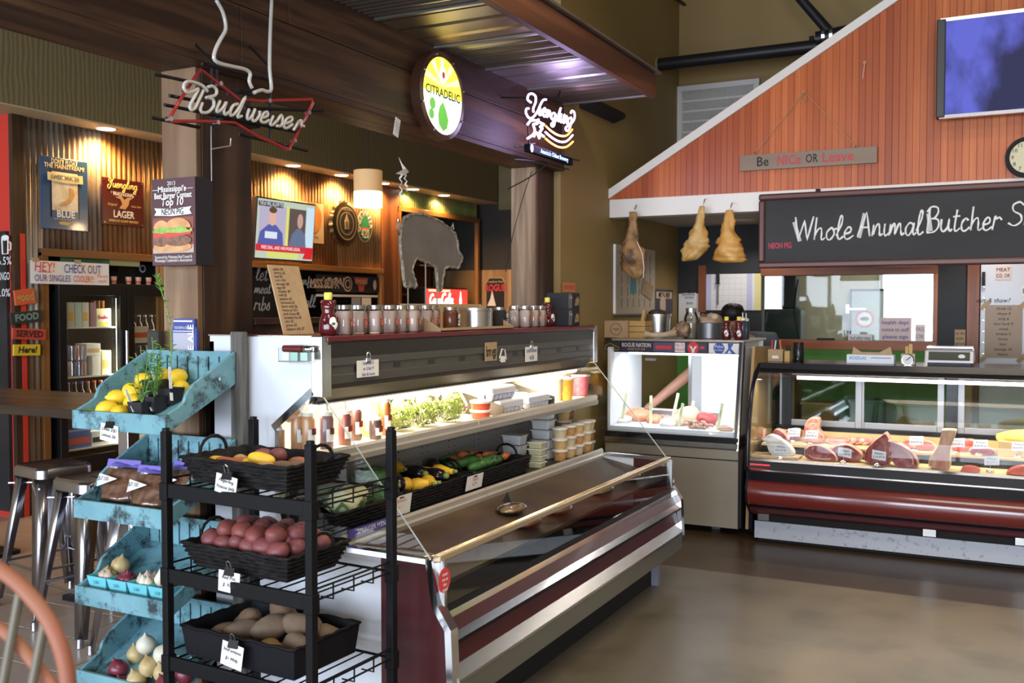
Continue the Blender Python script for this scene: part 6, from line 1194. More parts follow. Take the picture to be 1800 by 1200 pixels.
def head(mt, r, lumps, leaf, seed):
    mb = MB(); mb.ell((0, 0, 0), (r, r, r*.75), 22, 14, .18, 11, seed=seed); lf = MB()
    for i in range(6):
        a = i*1.05; d = V((math.cos(a), math.sin(a), 0)); lf.add([d*r*.5-V((0, 0, r*.7)), d*r*1.05+V((-d.y, d.x, 0))*r*.45-V((0, 0, r*.2)), d*r*1.2+V((0, 0, r*.35)), d*r*1.05-V((-d.y, d.x, 0))*r*.45-V((0, 0, r*.2))], [(0, 1, 2, 3)])
    return [('floret', mb, mt), ('outer_leaf', lf, leaf)]
L1 = b11-b10
veg('cauliflower', 'cauliflower', 'white cauliflower at the front of the near basket, left', 'cauliflowers', (-2.30, b10+L1*.3, Z2+.10), head(m_caul, .07, 0, m_cab, 1)); veg('cauliflower', 'cauliflower', 'white cauliflower behind the rack post in the near basket', 'cauliflowers', (-2.33, b10+L1*.5, Z2+.105), head(m_caul, .066, 0, m_cab, 2)); veg('cauliflower', 'cauliflower', 'pale cauliflower at the near left corner of the near basket', 'cauliflowers', (-2.43, b10+L1*.12, Z2+.09), head(m_caul, .055, 0, m_cab, 3))
veg('broccoli', 'broccoli', 'dark broccoli head on top at the far end of the near basket', 'broccoli heads', (-2.36, b10+L1*.83, Z2+.15), head(m_broc, .072, 0, m_cab, 4)); veg('broccoli', 'broccoli', 'dark broccoli head low at the far end of the near basket', 'broccoli heads', (-2.30, b10+L1*.80, Z2+.085), head(m_broc, .068, 0, m_cab, 5)); veg('broccoli', 'broccoli', 'broccoli head at the back of the near basket', 'broccoli heads', (-2.46, b10+L1*.4, Z2+.11), head(m_broc, .07, 0, m_cab, 6))
def squash(): return [('fruit', MB().lathe([(0, -.055), (.02, -.052), (.034, -.03), (.034, -.005), (.022, .03), (.013, .055), (.011, .07), (0, .071)], (0, 0, 0), 12), m_sq), ('stem', MB().lathe([(.009, .07), (.007, .09), (0, .09)], (0, 0, 0), 8), m_stem)]
def longveg(mt, r, l, st): return [('fruit', MB().lathe([(0, -l/2), (r*.7, -l/2+.006), (r, -l/4), (r, l/4), (r*.75, l/2-.008), (0, l/2)], (0, 0, 0), 12), mt), ('stem', MB().lathe([(r*.4, l/2-.003), (r*.3, l/2+.016), (0, l/2+.016)], (0, 0, 0), 8), st)]
def carrot(): return [('root', MB().lathe([(0, -.1), (.006, -.095), (.014, 0), (.018, .07), (.014, .085), (0, .087)], (0, 0, 0), 10), m_car), ('top', MB().lathe([(.007, .085), (.005, .105), (0, .105)], (0, 0, 0), 6), m_stem)]
L2 = b21-b20
SQ = [(.12, -2.31, .10, .3, 'leftmost at the front'), (.2, -2.40, .11, 1.2, 'behind the leftmost one'), (.32, -2.29, .085, 2.2, 'at the front edge'), (.42, -2.28, .09, .8, 'with its neck over the front edge'), (.7, -2.30, .115, 1.4, 'nearest the price card'), (.62, -2.38, .11, 2.6, 'in the middle'), (.5, -2.47, .13, 1.0, 'topmost at the back'), (.25, -2.48, .1, .2, 'back left')]
for i, (f, X, z, a, lb) in enumerate(SQ): veg('yellow_squash', 'squash', 'yellow crookneck squash in the second basket, '+lb, 'yellow squash', (X, b20+L2*f, Z2+z), squash(), a, (1.45, .2))
for i, (f, X, z, a) in enumerate(((.02, -2.33, .11, .6), (.42, -2.38, .12, 1.3), (.55, -2.33, .1, 1.6), (.85, -2.42, .12, .8))): veg('eggplant', 'eggplant', 'glossy dark eggplant in the squash basket, %s from the near end' % ORD[i], 'eggplants', (X, b20+L2*f+.03, Z2+z), longveg(m_egp, .036, .15, m_stem), a, (1.5, .1))
L3 = b31-b30
for i, (f, X, z, a) in enumerate(((.1, -2.36, .11, 1.2), (.22, -2.30, .095, 1.5), (.33, -2.30, .105, 1.75), (.2, -2.44, .12, 1.3), (.45, -2.31, .09, 1.6))): veg('zucchini', 'zucchini', 'dark green zucchini in the far basket, %s from the near end' % ORD[i], 'zucchini', (X, b30+L3*f+.04, Z2+z), longveg(m_zuc, .024, .2, m_stem), a+1.5, (1.5, 0))
for i, (f, X, z, a) in enumerate(((.3, -2.43, .115, .1), (.4, -2.42, .13, .2), (.5, -2.44, .125, .0), (.55, -2.38, .11, .25), (.65, -2.36, .115, .15), (.8, -2.31, .1, .3), (.75, -2.4, .1, .2))): veg('carrot', 'carrot', 'orange carrot in the far basket, %s from the near end' % ORD[i], 'carrots', (X, b30+L3*f, Z2+z), carrot(), a, (1.5, 0))
def ycard(label, px0, px1, py0, py1, X, lines):
    y0, y1, z0, z1 = yrect(px0, py0, px1, py1, X); t = thing('price_card', label, 'price card', (X, y0, z0)); MB().obox((X, (y0+y1)/2, (z0+z1)/2), (.001, 0, 0), (0, (y1-y0)/2, 0), (.006, 0, (z1-z0)/2)).build('card', m_paper, t)
    MB().prism([(X-.01, z1-.01), (X+.008, z1-.01), (X-.001, z1+.014)], 'y', (y0+y1)/2-.015, (y0+y1)/2+.015).build('binder_clip', m_blackmetal, t)
    for i, s_ in enumerate(lines): text(s_, .019, m_redink, t, (X+.005-.006*i, (y0+y1)/2, z1-.02-.024*i), Y_, Z_, mw=(y1-y0)*.85)
ycard('white price card clipped to the cauliflower basket', 686, 722, 876, 912, -2.222, ['Broccoli', '$2.99', 'local']); ycard('white price card clipped to the squash basket', 820, 848, 838, 864, -2.222, ['Squash', '$1.99'])
m_wtub = M('white_tub', (.66, .7, .72), .35); m_otub = [M('dip_%d' % k, c, .4, c2=c2, sc=40, lo=.5, hi=.75) for k, (c, c2) in enumerate([((.55, .3, .12), (.35, .14, .05)), ((.62, .42, .2), (.5, .3, .12)), ((.6, .5, .33), (.55, .42, .25))])]; m_ytub = M('cheese_tub', (.55, .52, .3), .4)
def stack(px, X, n_, kind, tagx, off=0):
    y = min(at(px, 815, X=X).y, YE-.075)
    for i in range(n_):
        lb = '%s from the bottom in the %s' % (ORD[i], tagx)
        if kind == 'sq': tub('square_tub', 'white square tub, '+lb, 'tub', 'square white tubs', (X, y, Z2+i*.056), .05, .056, .05, m_wtub, sq=True)
        elif kind == 'y': tub('cheese_tub', 'small pale yellow tub, '+lb, 'tub', 'small yellow tubs', (X, y, Z2+i*.035), .035, .04, .03, m_ytub, sq=True)
        else: tub('dip_tub', 'tan dip tub, '+lb, 'tub', 'round dip tubs', (X, y, Z2+i*.062), .033, .042, .056, m_otub[(i+off) % 3], n=16)
stack(905, -2.42, 3, 'sq', 'low square stack behind the carrot basket'); stack(955, -2.38, 5, 'sq', 'tall square stack'); stack(944, -2.27, 4, 'y', 'little stack before the square tubs')
for i, (px, n_) in enumerate(((984, 3), (1000, 3), (1014, 3), (1028, 3), (1044, 2), (1060, 3))): stack(px, -2.27, n_, 'o', 'front row %s stack of dips' % ORD[i], i)
for i, px in enumerate((990, 1010, 1030, 1048)): stack(px, -2.40, 4 if i < 3 else 3, 'o', 'back row %s stack of dips' % ORD[i], i+1)
# ---------------- packages in the well
m_meatp = M('ground_meat', (.36, .06, .05), .45, c2=(.5, .16, .13), sc=60, bump=.6); m_palem = M('pale_meat', (.34, .22, .13), .45, c2=(.45, .33, .2), sc=25); m_vac = glassmat('vacuum_film', (.95, .95, .93), .22, .1)
def deckz(x): return .70-(x+2.205)/(.405)*.085
for i, (px, py, X, sx, sy, mt, lb) in enumerate(((742, 965, -1.93, .06, .075, m_meatp, 'red ground meat pack at the near end of the well'), (900, 895, -2.02, .055, .09, m_palem, 'crumpled clear bag pack in the middle of the well'), (930, 935, -1.88, .045, .085, m_meatp, 'red meat pack behind the front glass'), (985, 905, -1.88, .045, .09, m_palem, 'pale sausage pack behind the front glass'), (1060, 872, -1.88, .045, .1, m_palem, 'pale meat pack toward the far end of the well'), (1110, 855, -1.89, .045, .08, m_palem, 'pale meat pack at the far end of the well'))):
    y = at(px, py, X=X).y; z = deckz(X)+.016; t = thing('meat_pack', lb, 'meat pack', (X, y, z-.014), 0, 'packs in the well')
    MB().ell((X, y, z+.006), (sx, sy, .018), 14, 8, .15, 5, seed=i).build('meat', mt, t, smooth=True); MB().ell((X, y, z+.006), (sx*1.12, sy*1.12, .022), 14, 8, .12, 9, seed=i+3).build('film', m_vac, t, smooth=True)
    if i == 1: MB().add([(X-.03, y+.06, z+.01), (X-.05, y+.0, z+.03), (X-.05, y+.05, z+.07), (X+.02, y+.1, z+.03)], [(0, 1, 2), (0, 2, 3)]).build('bag_neck', m_vac, t)
# ---------------- jars and boxes on the case top
ZT = 1.4845; m_jarg = glassmat('jar_glass', (.97, .97, .96), .12); m_sugar = M('white_mix', (.7, .58, .52), .7, c2=(.62, .47, .42), sc=8); m_lidm = M('zinc_lid', (.42, .4, .37), .3, .9); m_hon = M('honey', (.09, .008, .012), .12, coat=.5); m_ycap = M('yellow_cap', (.75, .68, .12), .4)
def jarproto(fill, lab):
    t = thing('mason_jar', 'x', 'jar'); MB().lathe([(.033, .004), (.0345, .012), (.0345, .084), (.028, .094), (0, .094)], (0, 0, 0), 18).build('contents', fill, t, smooth=40, world=False)
    MB().lathe([(.034, 0), (.0365, .006), (.0365, .088), (.030, .1), (.030, .108)], (0, 0, 0), 18).build('glass', m_jarg, t, smooth=40, world=False); MB().lathe([(.032, .1), (.032, .116), (.029, .118), (0, .118)], (0, 0, 0), 18).build('lid', m_lidm, t, smooth=40, world=False)
    mb = MB()
    for j in range(2):
        for k in range(6): a = -.1+k*.75/5; mb.v.append((.0375*math.cos(a), .0375*math.sin(a), .035+.02*j))
    mb.f = [(k, k+1, k+7, k+6) for k in range(5)]; mb.build('pig_emblem', lab, t, world=False)
    mb = MB()
    for j in range(2):
        for k in range(6): a = -.15+k*.85/5; mb.v.append((.0375*math.cos(a), .0375*math.sin(a), .06+.006*j))
    mb.f = [(k, k+1, k+7, k+6) for k in range(5)]; mb.build('name_print', lab, t, world=False); return t
jp = jarproto(m_sugar, M('jar_red_print', (.55, .12, .07), .6)); ju = []
for i, (px, X) in enumerate(((605, -2.36), (630, -2.38), (659, -2.36), (685, -2.37), (705, -2.39), (726, -2.36), (748, -2.38), (760, -2.42))): place(jp, ju, (X, at(px, 570, X=X).y, ZT), -.1, '%s cream-filled jar from the big honey bear in the jar row' % ORD[i], 'cream jars on the case top')
for i, (px, X) in enumerate(((905, -2.42), (923, -2.36), (938, -2.37), (950, -2.38))): place(jp, ju, (X, at(px, 562, X=X).y, ZT), -.1, '%s cream-filled jar past the cardboard tray' % ORD[i], 'cream jars on the case top')
def bearproto():
    t = thing('honey_bear', 'x', 'honey bottle'); MB().lathe([(.034, 0), (.039, .01), (.041, .03), (.037, .06), (.03, .078), (.026, .088), (.031, .105), (.031, .118), (.022, .132), (.014, .138), (0, .138)], (0, 0, 0), 20, sy=.85).build('body', m_hon, t, smooth=True, world=False)
    for s_ in (-1, 1): MB().ell((.0, s_*.024, .128), (.008, .009, .01), 8, 6).build('ear', m_hon, t, smooth=True, world=False); MB().ell((.028, s_*.022, .06), (.012, .01, .02), 8, 6).build('arm', m_hon, t, smooth=True, world=False)
    MB().lathe([(.015, .137), (.016, .14), (.016, .162), (.014, .165), (0, .165)], (0, 0, 0), 14).build('cap', m_ycap, t, smooth=40, world=False)
    MB().ell((.034, .008, .045), (.006, .019, .026), 14, 8).build('label', m_paper, t, smooth=True, world=False); MB().ell((.0385, .008, .045), (.003, .008, .006), 12, 8).build('label_emblem', m_greyg, t, smooth=True, world=False); return t
bp_ = bearproto(); bu_ = []
place(bp_, bu_, (-2.36, at(577, 560, X=-2.36).y, ZT), -.6, 'dark honey bear bottle at the near end of the jar row'); place(bp_, bu_, (-2.40, at(962, 550, X=-2.40).y, ZT), -.3, 'dark honey bear bottle beside the black boxes')
X = -2.38; y0, y1 = at(775, 570, X=-2.28).y, at(903, 565, X=-2.28).y; t = thing('cardboard_tray', 'open cardboard display tray holding a tin and two jars', 'box', (X, (y0+y1)/2, ZT))
MB().box(-2.48, -2.28, y0, y1, ZT, ZT+.004).build('base', m_card, t); MB().box(-2.484, -2.48, y0-.02, y1+.02, ZT, ZT+.125).build('back_flap', m_card, t)
for y in (y0, y1): MB().prism([(-2.48, ZT), (-2.48, ZT+.125), (-2.28, ZT+.012), (-2.28, ZT)], 'y', y-.002, y+.002).build('side_flap', m_card, t)
MB().box(-2.284, -2.28, y0, y1, ZT, ZT+.016).build('front_flap', m_card, t)
jb = thing('sauce_jar', 'dark sauce jar left of the silver tin in the tray', 'jar', (-2.36, at(792, 560, X=-2.36).y, ZT+.005)); q = jb
def bbq(t, mt):
    MB().lathe([(.033, 0), (.036, .006), (.036, .08), (.03, .09)], (0, 0, 0), 18).build('body', mt, t, smooth=40, world=False); MB().lathe([(.032, .088), (.034, .09), (.034, .104), (0, .105)], (0, 0, 0), 18).build('lid', m_lidm, t, smooth=40, world=False)
    mb = MB(); mb.v = [(.0367*math.cos(a), .0367*math.sin(a), z) for z in (.01, .078) for a in [-.3+k*1.4/7 for k in range(8)]]; mb.f = [(k, k+1, k+9, k+8) for k in range(7)]; mb.build('label', m_ink, t, world=False); text('RUB', .03, m_paper, t, (.0375, .015, .045), (0, 0, 1), (0, -1, 0), bold=.02, world=False)
bbq(jb, M('bbq_sauce', (.12, .04, .02), .2)); jb2 = thing('sauce_jar', 'black labelled jar right of the silver tin in the tray', 'jar', (-2.37, at(878, 556, X=-2.37).y, ZT+.005)); bbq(jb2, m_ink)
y = at(836, 556, X=-2.36).y; t = thing('silver_tin', 'wide silver tin in the cardboard tray', 'tin', (-2.36, y, ZT+.005)); r = .078
MB().lathe([(r, 0), (r, .085), (r+.003, .087), (r+.003, .1), (0, .1)], (0, 0, 0), 32).build('body', m_steel, t, smooth=35, world=False); text('NP', .035, m_gunprint if 'm_gunprint' in globals() else M('tin_print', (.3, .32, .33), .4), t, (r+.001, .0, .05), (0, 1, 0), (0, 0, 1), world=False)
y0, y1 = at(977, 560, X=-2.38).y, at(1019, 560, X=-2.30).y
for i in range(2):
    t = thing('snack_box', 'black snack box with a popcorn picture, %s of the two stacked' % ['lower', 'upper'][i], 'box', (-2.36, (y0+y1)/2, ZT+i*.097)); MB().box(-2.44, -2.30, y0, y1, ZT+i*.097, ZT+i*.097+.096).build('carton', m_ink, t, bevel=.003)
    MB().prism([(y0+(y1-y0)*a, ZT+i*.097+b) for a, b in ((.55, .02), (.9, .025), (.95, .06), (.8, .075), (.62, .06))], 'x', -2.30, -2.299).build('picture', M('popcorn_print_%d' % i, (.4, .3, .15), .6, c2=(.15, .1, .05), sc=60), t); MB().box(-2.2995, -2.2985, y0+.002, y0+(y1-y0)*.3, ZT+i*.097+.004, ZT+i*.097+.092).build('spine_label', M('slate_print_%d' % i, (.1, .1, .13), .3), t); text('Crisp', .022, m_paper, t, (-2.2982, y0+(y1-y0)*.17, ZT+i*.097+.07), Y_, Z_, mw=(y1-y0)*.26)
# ================================================================== fish case (case B)
m_bstl = M('counter_steel', (.36, .32, .25), .3, .3, c2=(.4, .36, .29), sc=2); m_bwhite = M('case_white', (.75, .77, .8), .35); m_bdark = M('frame_dark', (.06, .055, .06), .25, .7)
BX0, BX1, BYF, BYT, BYB = -2.69, -1.70, 6.78, 6.92, 7.52
cb = thing('fish_case', 'brightly lit glass-fronted fish and poultry case with a row of stickers', 'display case', ((BX0+BX1)/2, 7.15, 0))
MB().box(BX0, BX1, BYF, BYB, .53, .60).build('upper_panel', m_bstl, cb, bevel=.003); MB().box(BX0, BX1, BYF+.004, BYB, .05, .522).build('lower_panel', m_bstl, cb, bevel=.003); MB().box(BX0, BX1, BYF+.01, BYB, .515, .535).build('seam', m_ink, cb)
MB().box(BX0, BX1, BYF-.012, BYB, .605, .645).build('chrome_ledge', m_brush, cb, bevel=.004); MB().box(BX0, BX1, BYF-.004, BYB, .645, .685).build('black_band', m_blackmetal, cb)
MB().box(BX0+.02, BX1-.02, BYF+.02, BYB, .685, .70).build('deck', m_bwhite, cb)
MB().sheet([(BYF+.01, .685), (BYT, 1.262)], 'x', BX0+.02, BX1-.02, .004).build('front_glass', glassmat('fish_glass', (.97, .985, .99), .03), cb)
MB().box(BX0, BX0+.02, BYF+.05, BYB, .685, 1.3).build('side_wall', m_bwhite, cb)
MB().prism([(BYF-.01, .60), (BYF+.045, .60), (BYT+.05, 1.35), (BYT-.015, 1.35)], 'x', BX1-.03, BX1).build('end_frame', m_bdark, cb); MB().prism([(BYF-.014, .60), (BYF+.0, .60), (BYT-.005, 1.35), (BYT-.019, 1.35)], 'x', BX1-.008, BX1+.004).build('end_trim', m_chrome, cb)
MB().prism([(BYF+.045, .70), (BYB, .70), (BYB, 1.3), (BYT+.05, 1.3)], 'x', BX1-.024, BX1-.02).build('end_glass', m_bwhite, cb); MB().box(BX1, BX1+.025, BYF+.0, BYB, .06, .60).build('end_lower', m_bdark, cb)
MB().box(BX0, BX1, BYT-.012, BYB+.1, 1.345, 1.362).build('top', m_bstl, cb, bevel=.003); MB().box(BX0, BX1-.03, BYT-.012, BYT+.02, 1.262, 1.345).build('sticker_board', m_blackmetal, cb)
MB().box(BX0+.02, BX1-.03, BYT+.02, BYB, 1.29, 1.345).build('canopy', m_bwhite, cb)
MB().tube([(BX0+.1, BYT+.1, 1.26), (BX1-.05, BYT+.1, 1.26)], .018, 10).build('lamp_tube', M('tube_cool', (1, 1, 1), em=4, emc=(.93, .97, 1)), cb)
area('fish_case_light', ((BX0+BX1)/2, BYT+.1, 1.235), (.25, 0, 0), .85, .06, 5.5, (.92, .97, 1))
# rear: mirror-dark open hatch on the left and white sliding door on the right
w0, w1, wz0, wz1 = at(1118, 690, Y=BYB).x, at(1212, 690, Y=BYB).x, .79, 1.235
mb = MB(); mb.box(BX0, w0, BYB-.02, BYB, .70, 1.345); mb.box(w1, BX1, BYB-.02, BYB, .70, 1.345); mb.box(w0, w1, BYB-.02, BYB, .70, wz0); mb.box(w0, w1, BYB-.02, BYB, wz1, 1.345); mb.build('rear_wall', m_bwhite, cb)
for x in (w0-.025, w1): MB().box(x, x+.025, BYB-.035, BYB-.02, wz0-.02, wz1+.02).build('hatch_frame', m_steel, cb)
MB().box(w0-.02, w1+.26, BYB-.035, BYB-.02, wz0-.04, wz0-.012).build('hatch_track', m_steel, cb); MB().box(w1+.03, w1+.1, BYB-.032, BYB-.021, wz0, wz1).build('grey_post', M('grey_slab', (.35, .35, .36), .4), cb); MB().box(BX0+.06, BX0+.15, BYB-.03, BYB-.02, 1.17, 1.19).build('hatch_handle', M('handle_dark', (.12, .12, .13), .4), cb)
for x in (BX0+.2, BX1-.2): MB().box(x-.03, x+.03, 6.95, 7.01, 0, .05).build('foot', m_steel, cb)
# stickers on the board
m_stw = M('sticker_white', (.75, .75, .75), .5); m_stdk = M('sticker_navy', (.04, .04, .07), .4); m_stblue = M('sticker_blue', (.03, .08, .36), .45); ys_ = BYT-.0135
def bstick(px0, px1, mt, nm, label, pad=.004):
    a, b = at(px0, 605, Y=ys_).x, at(px1, 605, Y=ys_).x; t = thing('bumper_sticker', label, 'sticker', ((a+b)/2, ys_, 1.264)); MB().box(a, b, ys_-.001, ys_, 1.264+pad, 1.343-pad).build('sheet', mt, t); return t, a, b
t, a, b = bstick(1062, 1090, M('dark_olive_print', (.035, .035, .02), .4), 'x', 'dark sticker with a pale car outline at the left end of the fish case'); MB().tube([V((a+(b-a)*x, ys_-.003, 1.3+z)) for x, z in ((.05, -.02), (.1, .01), (.4, .025), (.65, .01), (.95, -.005), (.9, -.022), (.05, -.02))], .0025, 5).build('outline', m_card, t)
t, a, b = bstick(1091, 1147, m_stdk, 'x', 'dark sticker reading ROGUE NATION on the fish case'); text('ROGUE NATION', .042, m_stw, t, ((a+b)/2, ys_-.0015, 1.315), X_, Z_, mw=(b-a)*.9, bold=.015); text('DEAD GUY ALE', .02, m_gold, t, ((a+b)/2, ys_-.0015, 1.285), X_, Z_, mw=(b-a)*.8)
t, a, b = bstick(1148, 1185, M('violet_print', (.1, .09, .16), .4), 'x', 'grey-violet sticker with a red bar on the fish case'); MB().box(a+.02, b-.02, ys_-.0025, ys_-.001, 1.29, 1.315).build('red_bar', m_redink, t)
t, a, b = bstick(1186, 1204, m_stw, 'x', 'white Rep Yo Hood sticker on the fish case'); text("Rep Yo'", .034, m_redink, t, ((a+b)/2, ys_-.0015, 1.322), X_, Z_, mw=(b-a)*.9); text('Hood', .036, m_redink, t, ((a+b)/2, ys_-.0015, 1.29), X_, Z_, mw=(b-a)*.9)
t, a, b = bstick(1205, 1243, m_stdk, 'x', 'dark sticker with a red round emblem on the fish case'); cx = a+(b-a)*.36; MB().lathe([(0, -.0015), (.042, -.0015), (.042, 0)], (cx, ys_-.001, 1.303), 24, 'y').build('red_disc', m_redink, t); MB().prism([(cx+x, 1.303+z) for x, z in ((-.03, .012), (-.012, .012), (0, -.01), (.012, .012), (.03, .012), (.012, -.012), (.008, -.035), (-.008, -.035), (-.012, -.012))], 'y', ys_-.0035, ys_-.0025).build('white_emblem', m_stw, t); MB().box(b-.05, b-.02, ys_-.0025, ys_-.001, 1.295, 1.315).build('red_dot', m_redink, t)
t, a, b = bstick(1246, 1307, m_stw, 'x', 'white and blue ribbon beer sticker at the right of the fish case'); cx = a+(b-a)*.3; MB().lathe([(0, -.0015), (.04, -.0015), (.04, 0)], (cx, ys_-.001, 1.303), 24, 'y').build('blue_disc', m_stblue, t); text('Pabst', .03, m_stw, t, (cx, ys_-.003, 1.315), X_, Z_, shear=.2, mw=.07); text('Blue Ribbon', .016, m_stw, t, (cx, ys_-.003, 1.29), X_, Z_, mw=.065); MB().prism([(a+(b-a)*x, 1.303+z) for x, z in ((.55, .035), (.72, .035), (.64, .0), (.78, -.035), (.66, -.035), (.6, -.01), (.54, -.035), (.46, -.035), (.57, .0))], 'y', ys_-.0025, ys_-.001).build('ribbon', m_stblue, t)
# contents of the fish case
ZD = .70; m_salm = M('salmon', (.72, .24, .12), .4, c2=(.78, .36, .22), sc=14, st=(3, 1, 1)); m_chik = M('chicken', (.72, .42, .27), .45, c2=(.76, .5, .36), sc=10); m_tuna = M('tuna', (.42, .05, .06), .4, c2=(.5, .1, .1), sc=14); m_shrimp = M('shrimp', (.55, .33, .25), .4, c2=(.64, .45, .36), sc=20); m_cod = M('white_fish', (.75, .7, .66), .4, c2=(.7, .6, .55), sc=12); m_stick = M('price_stick', (.75, .78, .5), .6); m_ice = M('ice_paper', (.8, .82, .86), .4, bump=.5, sc=25)
MB().box(BX0+.03, BX1-.04, BYF+.03, BYB-.05, ZD, ZD+.02).build('ice_bed', m_ice, cb); ZD += .021
def slab(nm, cat, label, px, py, Y, sx, sy, sz, mt, rz=0, grp='fish and poultry in the lit case', seed=0):
    q = at(px, py, Y=Y); o = MB().ell((0, 0, 0), (sx, sy, sz), 18, 10, .2, 4, seed=seed).build(nm, mt, None, smooth=True); o.location = (q.x, Y, ZD+sz*.75); o.rotation_euler = (.25, 0, rz); tag(o, label, cat, grp); return o
slab('salmon_fillet', 'fish', 'orange salmon fillet at the left of the lit case', 1118, 735, 7.22, .13, .09, .05, m_salm, -.15, seed=1); slab('salmon_fillet', 'fish', 'orange salmon fillet piece right of the large one', 1150, 742, 7.12, .06, .07, .035, m_salm, .1, seed=2); slab('fish_fillet', 'fish', 'white fish fillet in the left front corner of the lit case', 1090, 745, 7.05, .09, .08, .03, m_cod, 0, seed=3); slab('fish_fillet', 'fish', 'white fish fillet in the middle front of the lit case', 1175, 755, 7.0, .07, .07, .03, m_cod, 0, seed=4)
slab('chicken_breast', 'poultry', 'pale orange chicken heap in the middle of the lit case', 1208, 740, 7.12, .10, .1, .075, m_chik, 0, seed=5); slab('chicken_breast', 'poultry', 'chicken piece leaning left of the heap', 1192, 750, 7.05, .06, .07, .045, m_chik, .3, seed=6); slab('tuna_steak', 'fish', 'dark red tuna steak right of the chicken', 1240, 742, 7.12, .085, .08, .055, m_tuna, .1, seed=7); slab('fish_fillet', 'fish', 'white fish fillet at the right end of the lit case', 1270, 755, 6.98, .05, .05, .03, m_cod, .1, seed=8); slab('sausage', 'sausage', 'single pink sausage at the right front of the lit case', 1275, 768, 6.87, .06, .018, .018, m_chik, .05, seed=9)
random.seed(5)
def shrimp(label, p, r, a, grp):
    o = MB().tube([V((r*math.cos(t_), r*math.sin(t_), 0)) for t_ in [k*.5 for k in range(8)]], [.006, .010, .012, .012, .011, .009, .007, .003], 7).build('shrimp', m_shrimp, None, smooth=True); o.location = p; o.rotation_euler = (random.uniform(-.5, .5), random.uniform(-.5, .5), a); return tag(o, label, 'shrimp', grp)
for i in range(22):
    q = at(1226+random.uniform(-15, 22), 765, Y=6.91+random.uniform(-.02, .06)); shrimp('curled shrimp in the heap at the right front of the lit case', (q.x, q.y, ZD+.012+random.uniform(0, .03)), .02, random.uniform(0, 6), 'shrimp heap at the front')
for i in range(10):
    q = at(1172+random.uniform(-10, 14), 738, Y=7.28+random.uniform(-.04, .04)); shrimp('curled shrimp at the back behind the white fish', (q.x, q.y, ZD+.012+random.uniform(0, .02)), .018, random.uniform(0, 6), 'shrimp at the back of the case')
for i, (px, pt, pb, Y, lean) in enumerate(((1096, 690, 745, 7.0, .12), (1143, 695, 748, 7.02, -.02), (1186, 690, 728, 7.25, .18), (1196, 708, 752, 6.97, .15), (1215, 704, 745, 7.1, .12), (1265, 708, 760, 6.93, .15), (1293, 706, 760, 6.97, .05), (1078, 690, 745, 7.0, .08))):
    q = at(px, pb, Y=Y); h = (at(px, pt, Y=Y).z-ZD)
    t = thing('price_stick', 'pale wooden price stick in the lit case, %s from the left' % ['second', 'third', 'fourth', 'fifth', 'sixth', 'seventh', 'eighth', 'first'][i], 'price stick', (q.x-lean*h*.5, Y, ZD), 0, 'price sticks in the lit case'); t.rotation_euler = (-.1, lean, 0)
    MB().box(-.011, .011, -.002, .002, -.01, h).build('stick', m_stick, t, world=False); text('cod 9.99/lb', .011, m_ink, t, (0, -.0025, h*.6), (0, 0, 1), (-1, 0, 0), world=False, mw=h*.6)
# tan side board between the two cases
s = thing('side_board', 'narrow tan plywood board between the fish case and the meat case', 'board', (-1.62, 7.2, 0)); MB().prism([(6.82, .05), (7.55, .05), (7.55, 1.3), (6.98, 1.32), (6.9, 1.0)], 'x', -1.655, -1.635).build('plywood', M('plywood', (.45, .3, .13), .6, c2=(.38, .25, .1), sc=4), s)
# ================================================================== meat case (case C)
CX0, CX1 = -1.60, 1.6; m_cred = M('red_bumper', (.14, .017, .014), .22, coat=.8); m_cmar = M('maroon_skirt', (.12, .02, .022), .35); m_blk = M('case_black', (.008, .008, .012), .25, coat=.15)
cm = thing('meat_case', 'curved-glass meat counter with a red bumper full of steaks and roasts', 'display case', (0, 7.05, 0))
S = lambda pts, nm, mt, t=.005, a=CX0+.02, b=CX1: MB().sheet(pts, 'x', a, b, t).build(nm, mt, cm, smooth=35)
MB().box(CX0+.04, CX1, 6.685, 6.70, .03, .145).build('kick_plate', M('speckled_kick', (.42, .45, .52), .5, c2=(.3, .3, .34), sc=30, lo=.6, hi=.68), cm); MB().box(CX0+.05, CX1, 6.74, 7.4, .0, .2).build('underbody', m_dark, cm)
for x in (CX0+.06, CX0+1.1, CX0+1.62): MB().box(x, x+.075, 6.69, 6.72, .15, .2).build('kick_bracket', m_brush, cm)
S([(6.71, .19), (6.64, .225), (6.615, .255)], 'skirt', m_cmar); S([(6.612, .255), (6.60, .268)], 'black_reveal', m_blk)
bump = [(6.60, .268), (6.565, .285), (6.548, .33), (6.55, .38), (6.575, .425), (6.60, .435)]; S(bump, 'bumper', m_cred, -.006)
S([(6.60, .437), (6.592, .50)], 'black_band', m_blk); S([(6.590, .50), (6.585, .505), (6.585, .512)], 'chrome_line', m_chrome, .003); S([(6.586, .513), (6.60, .565), (6.63, .575)], 'deck_lip', m_blk)
G = [(6.600, .50), (6.600, .62), (6.615, .76), (6.655, .90), (6.72, 1.03), (6.81, 1.13), (6.93, 1.19)]
Gs = [tuple(p.xy) for p in smoothline(G, 3)]
MB().sheet(Gs, 'x', CX0+.025, CX1, .004).build('curved_glass', glassmat('curved_glass', (.96, .975, .97), .022), cm, smooth=60)
MB().tube([V((CX0+.01, y-.004, z)) for y, z in Gs], .017, 8).build('end_rim', m_blk, cm, smooth=True); MB().prism([(6.72, .06)]+[(6.70, .19), (6.62, .25), (6.575, .29), (6.565, .38), (6.60, .44), (6.6, .52), (7.45, .52), (7.45, .06)], 'x', CX0, CX0+.02).build('end_panel', m_blk, cm)
